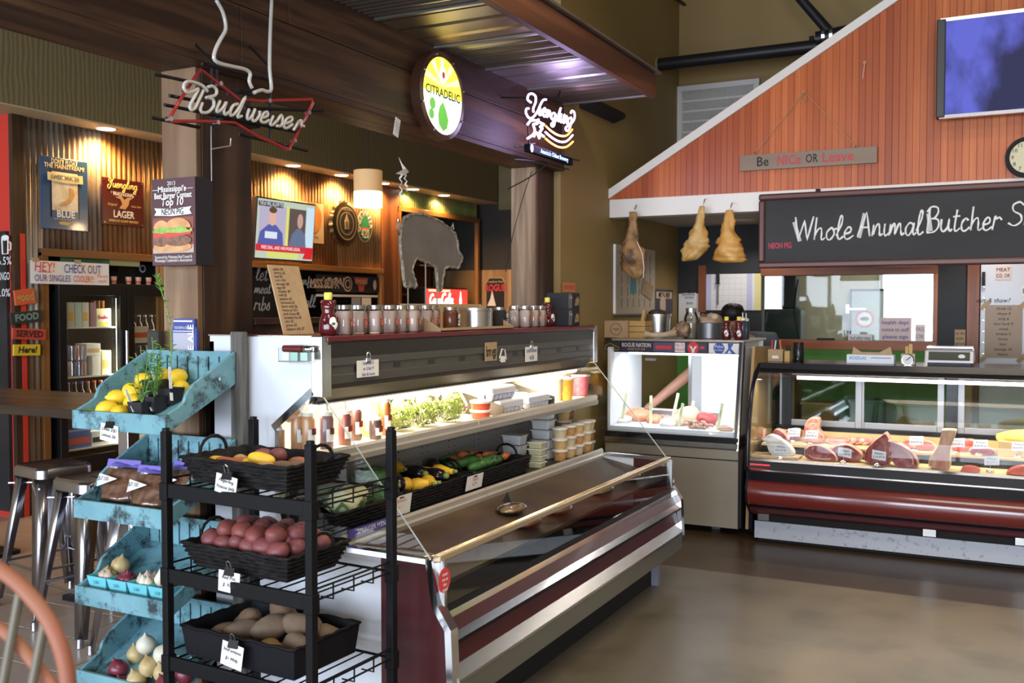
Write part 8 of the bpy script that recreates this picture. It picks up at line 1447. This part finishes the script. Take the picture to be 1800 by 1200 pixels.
note('large brown handwritten order list taped to the white cabinet', 1731, 536, 1797, 628, Yw-.002, M('kraft_paper', (.42, .32, .24), .8), ['chuck 12', 'ribeye 4', 'strip 6', 'ham hock 9', 'oxtail', 'brisket 3', 'bones', 'liver', 'sausage 20', 'bacon'], 'order_list', 'list', None, None, True); note('small pink and white label above the order list', 1749, 467, 1778, 492, Yw-.002, m_pinkp, ['MEAT', 'CO. OK'], 'cabinet_label', 'label'); text('salt & thaw?', .05, m_ink, wb_, at(1745, 528, Y=Yw-.003), X_, Z_, shear=.3); note('small pale label at the right edge of the white cabinet', 1796, 503, 1820, 520, Yw-.002, m_paper, ['BRP'], 'edge_label', 'label')
note('brown slip of paper on the dark board left of the wooden stud', 1678, 579, 1697, 610, Y, m_card, ['to do', 'trim', 'grind'], 'paper_slip', 'note')
Yc = YB-.012; t = note('large wall calendar with lilac and yellow side columns', 1239, 482, 1338, 545, Yc, m_paper, [], 'wall_calendar', 'calendar'); p0, p1 = at(1239, 510, Y=Yc), at(1338, 510, Y=Yc); zt, zb = at(1239, 482, Y=Yc).z, at(1239, 545, Y=Yc).z; m_lil = M('lilac_print', (.55, .56, .74), .7); m_yelp = M('yellow_print', (.78, .7, .3), .7)
MB().box(p0.x, p0.x+.06, Yc-.002, Yc-.0015, zb, zt).build('lilac_column', m_lil, t); MB().box(p1.x-.13, p1.x-.08, Yc-.002, Yc-.0015, zb, zt).build('lilac_column', m_lil, t); MB().box(p1.x-.06, p1.x, Yc-.002, Yc-.0015, zb, zt).build('yellow_column', m_yelp, t)
for i in range(6): z = zb+(zt-zb)*(i+.5)/6.2; MB().box(p0.x+.06, p1.x-.13, Yc-.002, Yc-.0015, z, z+.003).build('week_line', m_pinkp, t)
for i in range(1, 6): x = p0.x+.06+(p1.x-p0.x-.19)*i/6; MB().box(x, x+.003, Yc-.002, Yc-.0015, zb, zt-.04).build('day_line', m_pinkp, t)
q = at(1262, 480, Y=Yc-.02); s = thing('sharpening_steel', 'black-handled sharpening steel hanging in front of the calendar', 'knife', (q.x, Yc-.02, at(1262, 536, Y=Yc).z)); zt2, zm, zb2 = at(1262, 474, Y=Yc).z, at(1262, 498, Y=Yc).z, at(1262, 536, Y=Yc).z; MB().lathe([(.012, zm), (.016, zm+.03), (.014, zt2-.02), (.008, zt2), (0, zt2)], (q.x, Yc-.02, 0), 10).build('handle', m_ink, s, smooth=True); MB().lathe([(.022, zm-.006), (.022, zm+.004)], (q.x, Yc-.02, 0), 12).build('guard', m_ink, s); MB().lathe([(.004, zb2), (.008, zb2+.02), (.008, zm)], (q.x, Yc-.02, 0), 8).build('rod', M('rod_steel', (.2, .17, .15), .3, .8), s); MB().tube([(q.x, Yc-.02, zt2-.005), (q.x, YB, zt2+.01)], .003, 5).build('hook', m_steel, s)
t = note('clipboard with a white form beside the wooden stud', 1193, 516, 1231, 568, Yc, m_paper, ['order', 'date', 'cuts', 'lbs', 'paid'], 'clipboard', 'clipboard'); q = at(1212, 516, Y=Yc); MB().box(q.x-.06, q.x+.06, Yc-.012, Yc, q.z-.012, q.z+.01).build('clip', m_steel, t, bevel=.004); MB().lathe([(.016, -.012), (.016, 0)], (q.x, Yc, q.z+.02), 12, 'y').build('clip_ring', m_ink, t)
X = XW+.004
y0, y1, z0_, z1_ = yrect(1079, 438, 1149, 551, X); zt1 = at(1079, 429, X=X).z; s = thing('planning_board', 'white planner board with black columns on the olive side wall', 'board', (X, (y0+y1)/2, z0_)); MB().box(X, X+.012, y0, y1, z0_, zt1).build('panel', M('board_cream', (.55, .46, .33), .6), s); MB().box(X, X+.02, y0-.015, y0, z0_, zt1).build('frame', m_paper, s); MB().box(X, X+.02, y0, y1, z0_-.012, z0_).build('frame', m_alu, s)
for i in range(1, 7):
    y = y0+(y1-y0)*i/7
    for j in range(5): MB().box(X+.012, X+.013, y, y+.008, z0_+.05+j*(zt1-z0_-.08)/5, z0_+.05+(j+.8)*(zt1-z0_-.08)/5).build('column_line', m_ink, s)
note2 = MB().box(X+.013, X+.014, y0+(y1-y0)*.35, y0+(y1-y0)*.5, z0_+.16, z0_+.32).build('blue_note', M('blue_note', (.13, .3, .36), .7), s); MB().obox((X+.018, y0+(y1-y0)*.78, z0_+.2), (.001, 0, 0), (0, .13, -.03), (0, .03, .06)).build('brown_note', m_card, s)
y0, y1, z0_, z1_ = yrect(1151, 508, 1182, 550, X); s = thing('show_poster', 'dark poster with pale figures beside the planner board', 'poster', (X, y0, z0_)); MB().box(X, X+.003, y0, y1, z0_, z1_).build('sheet', m_stdk, s); MB().box(X+.003, X+.004, y0+.03, y1-.03, z1_-.08, z1_-.02).build('title_band', m_peach, s); MB().ell((X+.004, (y0+y1)/2-.04, (z0_+z1_)/2-.03), (.003, .08, .1), 12, 8, .3).build('figure', m_peach, s); text('METAL BEEF', .06, m_ink, s, (X+.0045, (y0+y1)/2, z1_-.05), Y_, Z_, mw=(y1-y0)*.8, bold=.02)
y0, y1, z0_, z1_ = yrect(989, 496, 1011, 513, X); s = thing('orange_note', 'small orange note stuck on the olive wall beyond the far post', 'note', (X, y0, z0_)); MB().box(X, X+.002, y0, y1, z0_, z1_).build('sheet', M('orange_paper', (.6, .22, .08), .7), s); text('WET PAINT', .04, m_redink, s, (X+.0025, (y0+y1)/2, (z0_+z1_)/2), Y_, Z_, mw=(y1-y0)*.8)
# --- kitchen ceiling downlight
p = at(1308, 387, Z=2.338); s = thing('recessed_light', 'round recessed downlight behind the white header by the chalkboard', 'light', (p.x, p.y, 2.338)); MB().lathe([(0, -.004), (.075, -.004)], (p.x, p.y, 2.338), 20).build('lens', M('lamp_face_white', (1, 1, 1), em=7, emc=(1, .9, 1)), s); MB().lathe([(.075, -.006), (.092, -.004), (.095, .0)], (p.x, p.y, 2.338), 20).build('ring', m_white, s)
spot('kitchen_downlight', (p.x, p.y, 2.31), 16, (1, .9, .84), 140, .5, .05); spot('kitchen_downlight', (-.2, p.y, 2.31), 16, (1, .9, .84), 140, .5, .05)
# --- hams on hooks
m_ham = M('cured_ham', (.5, .27, .06), .45, c2=(.62, .42, .17), sc=16, bump=.6, det=8, lo=.4, hi=.7); m_ham2 = M('cured_ham_amber', (.52, .24, .045), .4, c2=(.62, .36, .1), sc=9, bump=.4, det=8); m_ham3 = M('aged_ham', (.36, .2, .08), .6, c2=(.1, .06, .03), sc=11, bump=.6, det=8, lo=.45, hi=.6)
def ham(label, outline, mt, dep, strap=False, dark=False):
    Y = YG-.10; L_pts = [(at(l, y, Y=Y), at(r, y, Y=Y)) for y, l, r in [tuple(u[i]+(v[i]-u[i])*k/4 for i in range(3)) for u, v in zip(outline, outline[1:]) for k in range(4)]+[outline[-1]]]; t = thing('cured_ham', label, 'ham', ((L_pts[0][0].x+L_pts[0][1].x)/2, Y, L_pts[-1][0].z)); mb = MB(); n_ = 24; zz = [p[0].z for p in L_pts]
    rows = []
    for k, (p0, p1) in enumerate(L_pts):
        c = (p0+p1)/2; rx = (p1-p0).length/2; ry = rx*dep[k] if isinstance(dep, list) else rx*dep
        for j in range(n_): a = 2*PI*j/n_; nz = 1+.5*noise.noise(V((math.cos(a)*1.3, math.sin(a)*1.3, c.z*14+dep*9)))+.26*noise.noise(V((math.cos(a)*4, math.sin(a)*4, c.z*40))); mb.v.append((c.x+rx*math.cos(a)*nz, Y+min(ry, .085)*math.sin(a)*nz, c.z))
    m_ = len(L_pts)
    for k in range(m_-1):
        for j in range(n_): l = (j+1) % n_; mb.f.append((k*n_+j, k*n_+l, k*n_+n_+l, k*n_+n_+j))
    mb.f += [tuple(range(n_))[::-1], tuple(range((m_-1)*n_, m_*n_))]; o = mb.build('meat', mt, t, smooth=True)
    tp = (L_pts[0][0]+L_pts[0][1])/2; MB().tube(smoothline([tp+V((0, 0, -.02)), tp+V((.012, 0, .02)), tp+V((.012, .03, .05)), V((tp.x, YG-.03, tp.z+.058)), V((tp.x-.012, YG-.014, tp.z+.03))], 4), .004, 6).build('hook', m_steel, t, smooth=True)
    if strap: MB().tube([at(x, y, Y=Y-.075) for x, y in ((1120, 425), (1129, 445), (1132, 470), (1131, 488))], .003, 5).build('string', m_paper, t)
    return t
ham('aged dark cured ham hanging at the left of the header', [(372, 1108, 1118), (385, 1107, 1119), (400, 1105, 1120), (415, 1102, 1122), (428, 1096, 1127), (445, 1093, 1134), (460, 1094, 1137), (474, 1098, 1134), (484, 1107, 1129), (490, 1113, 1122)], m_ham3, .8, True); ham('pale angular cured ham hanging second along the header', [(362, 1230, 1238), (378, 1226, 1238), (395, 1222, 1240), (408, 1215, 1242), (420, 1208, 1246), (434, 1203, 1249), (446, 1200, 1236), (456, 1198, 1222), (459, 1200, 1210)], m_ham, .6); ham('smooth amber cured ham hanging beside the chalkboard', [(369, 1276, 1288), (385, 1273, 1291), (400, 1270, 1292), (418, 1265, 1298), (434, 1259, 1305), (448, 1257, 1311), (457, 1260, 1312), (461, 1270, 1306)], m_ham2, .7)
# --- big chalkboard
Y = YG-.06; x0 = at(1334, 400, Y=Y).x; zt, zb = at(1334, 342, Y=Y).z, at(1334, 472, Y=Y).z; x1 = 2.3
t = thing('shop_chalkboard', 'long framed chalkboard reading Whole Animal Butcher Shop below the gable', 'chalkboard', ((x0+x1)/2, Y, zb)); f = .045; m_frm = M('mahogany_frame', (.09, .025, .018), .35); MB().box(x0+.02, x1-.02, Y, YG-.014, zb+.02, zt-.02).build('board', M('chalk_slate', (.03, .031, .033), .75, c2=(.042, .043, .045), sc=2.5, st=(.4, 1, 1)), t)
for a, b, c, d in ((x0, x1, zt-f, zt), (x0, x1, zb, zb+f), (x0, x0+f, zb+f, zt-f), (x1-f, x1, zb+f, zt-f)): MB().box(a, b, Y-.022, Y+.03, c, d).build('frame', m_frm, t, bevel=.012)
xl = at(1395, 395, Y=Y).x; xr = at(1800, 385, Y=Y).x; zb_ = at(1412, 424, Y=Y).z+.005; Yt = Y-.003
def chalk(s_, px0, px1, py_base, h):
    a, b = at(px0, py_base, Y=Yt).x, at(px1, py_base, Y=Yt).x; wd_, st_ = script_strokes(s_, .12); mb = MB(); k = (b-a)/wd_; zb2 = at(px0, py_base, Y=Yt).z; kz = h/2.0
    for q in st_: mb.tube([V((a+p.x*k, Yt, zb2+p.y*kz)) for p in q], [.0065+.004*noise.noise(V((p.x*3, p.y*3, 0))) for p in q], 6, flat=1)
    mb.build('chalk_word', m_chalk, t, smooth=True)
chalk('Whole', 1394, 1499, 423, .165); chalk('Animal', 1507, 1622, 416, .165); chalk('Butcher', 1627, 1760, 408, .165); chalk('Sho', 1770, 1850, 397, .15)
for px, top, bot, w_ in ((1396, 390, 424, 5), (1512, 375, 418, 5), (1632, 375, 406, 6)): a, b = at(px, top, Y=Yt-.001), at(px+(10 if px == 1396 else (4 if px > 1600 else -2)), bot, Y=Yt-.001); a.x += (.03 if px == 1512 else 0); MB().bar(a, b, .004, .026).build('chalk_shading', M('chalk_grey_%d' % px, (.55, .55, .54), .9), t)
q = at(1371, 432, Y=Yt); text('NEON PIG', .055, M('pink_stencil', (.5, .07, .1), .8), t, q, X_, (0, 0, 1), bold=.03, mw=.16); q = at(1438, 337, Y=YG-.02); MB().box(q.x-.015, q.x+.015, YG-.03, YG-.012, q.z-.02, q.z+.02).build('hanger', m_ink, t)
# --- hanging plank sign
Y = YG-.03; a, b = at(1301, 285, Y=Y), at(1542, 275, Y=Y); zt, zb = at(1301, 274, Y=Y).z, at(1301, 301, Y=Y).z
t = thing('plank_sign', 'grey plank sign reading BE NICE OR LEAVE hung on string from the gable', 'sign', ((a.x+b.x)/2, Y, zb)); MB().box(a.x, b.x, Y-.008, Y+.008, zb, zt).build('plank', M('grey_plank', (.3, .23, .18), .8, c2=(.26, .2, .155), sc=8, st=(.1, 1, 1)), t, bevel=.002); zc = (zt+zb)/2
for s_, px, m_, h_ in (('Be', 1341, m_ink, .095), ('NICe', 1387, m_redink, .095), ('OR', 1427, m_ink, .085), ('Leave', 1473, m_redink, .095)): text(s_, h_, m_, t, (at(px, 285, Y=Y).x, Y-.009, zc), X_, Z_, mw=.041*len(s_), bold=.005)
nl = at(1414, 161, Y=Y)
for px, py in ((1328, 268), (1505, 257)): MB().tube([nl, at(px, py, Y=Y)], .0022, 5).build('string', m_card, t); MB().tube([V((at(px, py, Y=Y).x+.008*math.cos(k), Y, at(px, py, Y=Y).z+.008*math.sin(k))) for k in range(6)], .002, 4, closed=True).build('eyelet', m_steel, t)
MB().tube(smoothline([nl, nl+V((-.03, -.004, -.02)), nl+V((-.01, -.004, -.08)), nl+V((.015, -.004, -.03)), nl], 4), .002, 4).build('string_bow', m_card, t); MB().tube([nl+V((0, .03, 0)), nl+V((0, -.008, 0))], .004, 6).build('nail', m_steel, t)
q = at(1520, 110, Y=Y); s = thing('loose_nail', 'lone nail with a dangling bit of string high on the gable', 'nail', tuple(q)); MB().tube([q+V((0, .035, 0)), q+V((0, -.006, 0))], .005, 6).build('shaft', m_steel, s); MB().lathe([(0, -.01), (.012, -.008), (.012, -.004)], q, 10, 'y').build('head', M('nail_tan', (.45, .25, .15), .6), s); MB().tube([q, q+V((-.012, 0, -.11))], .002, 4).build('string', m_paper, s)
# --- television on the gable and clock
m_tvs = M('screen_blue', (.01, .01, .03), .3, c2=(.012, .012, .03), sc=2.6, st=(1.2, 1, .7), spec=.15, em=.8); nt_ = m_tvs.node_tree; cr_ = nt_.nodes.new('ShaderNodeValToRGB'); cr_.color_ramp.elements[0].position = .42; cr_.color_ramp.elements[0].color = (.018, .02, .07, 1); cr_.color_ramp.elements[1].position = .6; cr_.color_ramp.elements[1].color = (.13, .15, .72, 1); nt_.links.new([n for n in nt_.nodes if n.type == 'TEX_NOISE'][0].outputs['Fac'], cr_.inputs[0]); nt_.links.new(cr_.outputs[0], nt_.nodes['Principled BSDF'].inputs['Emission Color'])
Y = YG-.16; a = at(1646, 120, Y=Y); zt, zb = at(1646, 36, Y=Y).z, at(1646, 208, Y=Y).z; b_x = a.x+1.28
t = thing('wall_television', 'big flat television glowing blue on the redwood gable', 'television', ((a.x+b_x)/2, Y, zb)); MB().box(a.x, b_x, Y, Y+.07, zb, zt).build('case', m_blackmetal, t, bevel=.006); m_sil = M('tv_silver', (.65, .65, .72), .2, .9)
MB().box(a.x+.02, b_x, Y-.012, Y+.03, zt-.016, zt+.006).build('silver_edge', m_sil, t); MB().box(a.x+.02, b_x, Y-.012, Y+.03, zb-.006, zb+.016).build('silver_edge', m_sil, t); MB().box(a.x, a.x+.055, Y-.02, Y+.03, zb, zt).build('side_pillar', M('pillar_dark', (.04, .045, .045), .4), t, bevel=.008)
MB().box(a.x+.055, b_x-.055, Y-.004, Y, zb+.016, zt-.016).build('screen', m_tvs, t)
MB().box(a.x+.4, a.x+.8, Y+.07, YG-.008, zb+.2, zb+.5).build('wall_mount', m_ink, t)
Y = YG-.045; q = at(1806, 276, Y=Y); t = thing('wall_clock', 'round wall clock with a thick dark rim below the television', 'clock', (q.x, Y, q.z-.13)); R = .128
MB().lathe([(R*.80, .0), (R*.80, -.02), (R*.86, -.03), (R, -.02), (R, .035), (0, .035)], (q.x, Y, q.z), 40, 'y').build('rim', m_ink, t, smooth=35); MB().lathe([(0, -.012), (R*.82, -.012)], (q.x, Y, q.z), 40, 'y').build('face', M('clock_face', (.66, .62, .42), .6), t)
for h in range(12): an = PI/2-(h+1)*PI/6; text(str(h+1), .034, m_ink, t, (q.x+R*.66*math.cos(an), Y-.0125, q.z+R*.66*math.sin(an)), X_, Z_)
MB().bar(V((q.x, Y-.016, q.z)), V((q.x+.03, Y-.016, q.z+.05)), .002, .007).build('hand', m_ink, t); MB().bar(V((q.x, Y-.017, q.z)), V((q.x-.01, Y-.017, q.z-.085)), .002, .005).build('hand', m_ink, t)
# --- vent and pipes
Y = YB-.003; a, b = at(1192, 200, Y=Y).x, at(1336, 200, Y=Y).x; zt, zb = at(1192, 154, Y=Y).z, at(1192, 262, Y=Y).z
t = thing('air_vent', 'large white louvred air vent high on the olive back wall', 'vent', ((a+b)/2, Y, zb)); MB().box(a, b, Y-.02, Y, zb, zt).build('backing', M('vent_grey', (.28, .28, .27), .5), t)
for p_ in ((a, a+.05, zb, zt), (b-.05, b, zb, zt), (a+.05, b-.05, zt-.05, zt), (a+.05, b-.05, zb, zb+.05)): MB().box(p_[0], p_[1], Y-.045, Y-.02, p_[2], p_[3]).build('frame', m_white, t, bevel=.004)
for i in range(1, 5): z = zb+.05+(zt-zb-.1)*i/5; MB().box(a+.05, b-.05, Y-.04, Y-.02, z-.008, z+.008).build('rail', m_white, t)
for i in range(46): x = a+.055+(b-a-.11)*i/45; MB().box(x-.003, x+.003, Y-.034, Y-.02, zb+.05, zt-.05).build('louvre', m_white, t)
m_pipe = M('black_pipe', (.014, .014, .016), .4); Y = 8.3; q0 = at(1155, 114, X=XW); q0.y = Y; z_ = at(1157, 114, Y=Y).z; x1 = at(1452, 78, Y=Y).x
t = thing('sprinkler_pipe', 'thick black pipe running from the olive wall to behind the gable', 'pipe', (XW+.6, Y, z_)); MB().tube([(XW, Y, z_), (x1+.9, Y, z_)], .055, 16).build('main_pipe', m_pipe, t, smooth=35); MB().lathe([(.07, 0), (.07, .012)], (XW, Y, z_), 16, 'x').build('wall_flange', m_olive, t)
c = V((x1-.05, Y, z_+.05)); MB().tube([c+V((-.02, -.03, 0)), c+V((.2, -.03, .02))], .06, 12).build('coupling', m_pipe, t, smooth=35); MB().tube([c+V((.1, -.03, .02)), V((at(1404, -5, Y=Y).x, Y-.03, at(1404, -5, Y=Y).z)), V((at(1390, -40, Y=Y).x, Y-.03, CZ))], .042, 12).build('riser', m_pipe, t, smooth=35); MB().tube([c+V((.12, -.02, .06)), c+V((.9, -.02, .12))], .02, 8).build('branch', m_pipe, t)
for dx in (.04, .1): MB().lathe([(.066, -.012), (.066, .012)], c+V((dx, -.03, .015)), 14, 'x').build('clamp', m_steel, t)
MB().tube([c+V((-.06, -.02, .03)), c+V((-.06, -.02, -.3))], .02, 8).build('drop', m_pipe, t)
q = at(1195, 8, X=XW+.03); s = thing('wall_bracket', 'short dark bracket at the top of the olive corner', 'bracket', tuple(q)); MB().bar(at(1185, -5, X=XW+.02), at(1203, 16, X=XW+.02)+V((.05, 0, 0)), .02, .02).build('bar', m_pipe, s)
y0, y1, z0_, z1_ = yrect(1018, 172, 1078, 190, XW); s = thing('wall_speaker', 'small black wedge speaker on the olive wall under the canopy end', 'speaker', (XW, y0, z0_)); MB().prism([(XW, z0_), (XW+.1, z0_+.03), (XW+.1, z1_), (XW, z1_)], 'y', y0, y1).build('housing', m_ink, s, bevel=.006); MB().box(XW+.1, XW+.104, y0+.01, y1-.01, z0_+.04, z1_-.01).build('grille', m_dark, s)
# --- person leaning behind the fish case
def skin(name, verts, edges, radii, mat, parent, root=0):
    me = bpy.data.meshes.new(name); me.from_pydata([tuple(v) for v in verts], edges, []); o = bpy.data.objects.new(name, me); COL.objects.link(o); me.materials.append(mat)
    sk = o.modifiers.new('skin', 'SKIN'); sk.use_smooth_shade = True
    for i, r in enumerate(radii): me.skin_vertices[0].data[i].radius = (r, r) if not isinstance(r, tuple) else r
    me.skin_vertices[0].data[root].use_root = True; ss = o.modifiers.new('sub', 'SUBSURF'); ss.levels = ss.render_levels = 2; adopt(o, parent); return o
hd = at(1288, 556, Y=7.82); m_skin = M('skin_tone', (.5, .25, .17), .5); t = thing('person', 'person with black hair bending behind the fish case, one arm reaching in', 'person', (hd.x+.08, 8.1, 0))
cx = hd.x; pel = V((cx+.12, 8.22, .92)); ch = V((cx+.06, 8.02, 1.22)); nk = V((cx+.01, 7.9, 1.40)); sh = at(1216, 655, Y=7.72); hand = at(1133, 722, Y=7.5)
if sh.z > 1.3: sh.z = 1.3
el = sh.lerp(hand, .5)+V((.0, .03, .01)); lsh = ch+V((-.16, -.06, .1)); rsh = ch+V((.2, .02, .1))
B_ = [pel, pel.lerp(ch, .5), ch, nk, V((hd.x, 7.84, 1.47)), V((hd.x-.01, 7.8, 1.53)), lsh, sh, el, hand, rsh, rsh+V((.05, .02, -.25)), rsh+V((-.02, -.12, -.42)), pel+V((-.09, 0, -.06)), pel+V((-.1, -.04, -.45)), V((pel.x-.1, pel.y+.02, .07)), pel+V((.09, 0, -.06)), pel+V((.1, -.04, -.45)), V((pel.x+.1, pel.y+.02, .07)), V((pel.x-.1, pel.y-.14, .03)), V((pel.x+.1, pel.y-.14, .03))]
E_ = [(0, 1), (1, 2), (2, 3), (3, 4), (4, 5), (2, 6), (6, 7), (7, 8), (8, 9), (2, 10), (10, 11), (11, 12), (0, 13), (13, 14), (14, 15), (0, 16), (16, 17), (17, 18), (15, 19), (18, 20)]
Rr = [.14, .13, .15, .055, .085, .088, .075, .056, .045, .032, .075, .05, .035, .09, .06, .04, .09, .06, .04, .035, .035]
skin('body', B_, E_, Rr, m_skin, t); skin('shirt', [pel, B_[1], ch, ch.lerp(nk, .6), lsh, lsh.lerp(sh, .8), rsh, B_[11]], [(0, 1), (1, 2), (2, 3), (2, 4), (4, 5), (2, 6), (6, 7)], [.16, .15, .17, .08, .095, .08, .095, .07], M('grey_shirt', (.12, .13, .14), .8), t); skin('trousers', [pel, B_[13], B_[14], V((pel.x-.1, pel.y+.02, .14)), B_[16], B_[17], V((pel.x+.1, pel.y+.02, .14))], [(0, 1), (1, 2), (2, 3), (0, 4), (4, 5), (5, 6)], [.16, .11, .08, .06, .11, .08, .06], M('dark_trousers', (.03, .03, .04), .8), t)
MB().ell((hd.x-.002, 7.83, 1.548), (.098, .105, .082), 20, 12, .1, 6).build('hair', M('black_hair', (.012, .009, .008), .5, bump=.5, sc=60), t, smooth=True)
pv = (hand-el).normalized(); sd = pv.cross(Z_).normalized()
for i, (o_, l_) in enumerate(((-.024, .062), (-.008, .072), (.008, .068), (.022, .055))): b0 = hand+pv*.05+sd*o_; MB().tube([hand+sd*o_*.6, b0, b0+pv*l_*.5+V((0, 0, -.006)), b0+pv*l_+V((0, 0, -.022))], [.012, .0095, .009, .007], 8).build('finger', m_skin, t, smooth=True)
MB().tube([hand-sd*.02, hand-sd*.035+pv*.03+V((0, 0, -.01)), hand-sd*.03+pv*.065+V((0, 0, -.02))], [.012, .01, .008], 8).build('thumb', m_skin, t, smooth=True)

# --- prep shelf behind the meat case, seen through its sliding doors
t = thing('prep_shelf', 'wooden prep shelf under the pass window behind the meat case', 'shelf', (-1, 8.7, 0)); MB().box(-1.75, -.3, 8.5, 8.88, .98, 1.02).build('shelf_board', m_orangewood, t); MB().box(-1.75, -.3, 8.45, 8.88, .58, .62).build('lower_board', m_pine, t)
for x in (-1.7, -.34): MB().box(x, x+.04, 8.5, 8.86, 0, .98).build('leg', m_pine, t)
for i in range(6):
    x = -1.0+i*.12; o = MB().ell((0, 0, 0), (.055, .07, .045), 12, 8, .2, 4, seed=i).build('dough_bag', M('pale_bag_%d' % (i % 2), (.5, .42, .28) if i % 2 else (.56, .46, .34), .6), None, smooth=True); o.location = (x, 8.62, 1.062); tag(o, 'pale round bag on the prep shelf, %s from the left' % ORD[i], 'bag', 'bags on the prep shelf')
for i, (x0_, x1_, h, c, lb) in enumerate(((-1.6, -1.35, .16, (.5, .36, .12), 'tan'), (-1.25, -.95, .2, (.03, .16, .08), 'dark green'), (-.85, -.4, .18, (.3, .4, .18), 'pale green'))):
    t = thing('storage_bin', '%s storage bin on the lower prep shelf behind the meat case' % lb, 'bin', ((x0_+x1_)/2, 8.6, .62)); MB().box(x0_, x1_, 8.5, 8.75, .62, .62+h).build('tub', M('bin_'+lb.replace(' ', '_'), c, .5), t, bevel=.01); MB().box(x0_-.008, x1_+.008, 8.492, 8.758, .62+h, .635+h).build('lid', M('bin_lid_%d' % i, tuple(min(1, v*1.3) for v in c), .5), t)
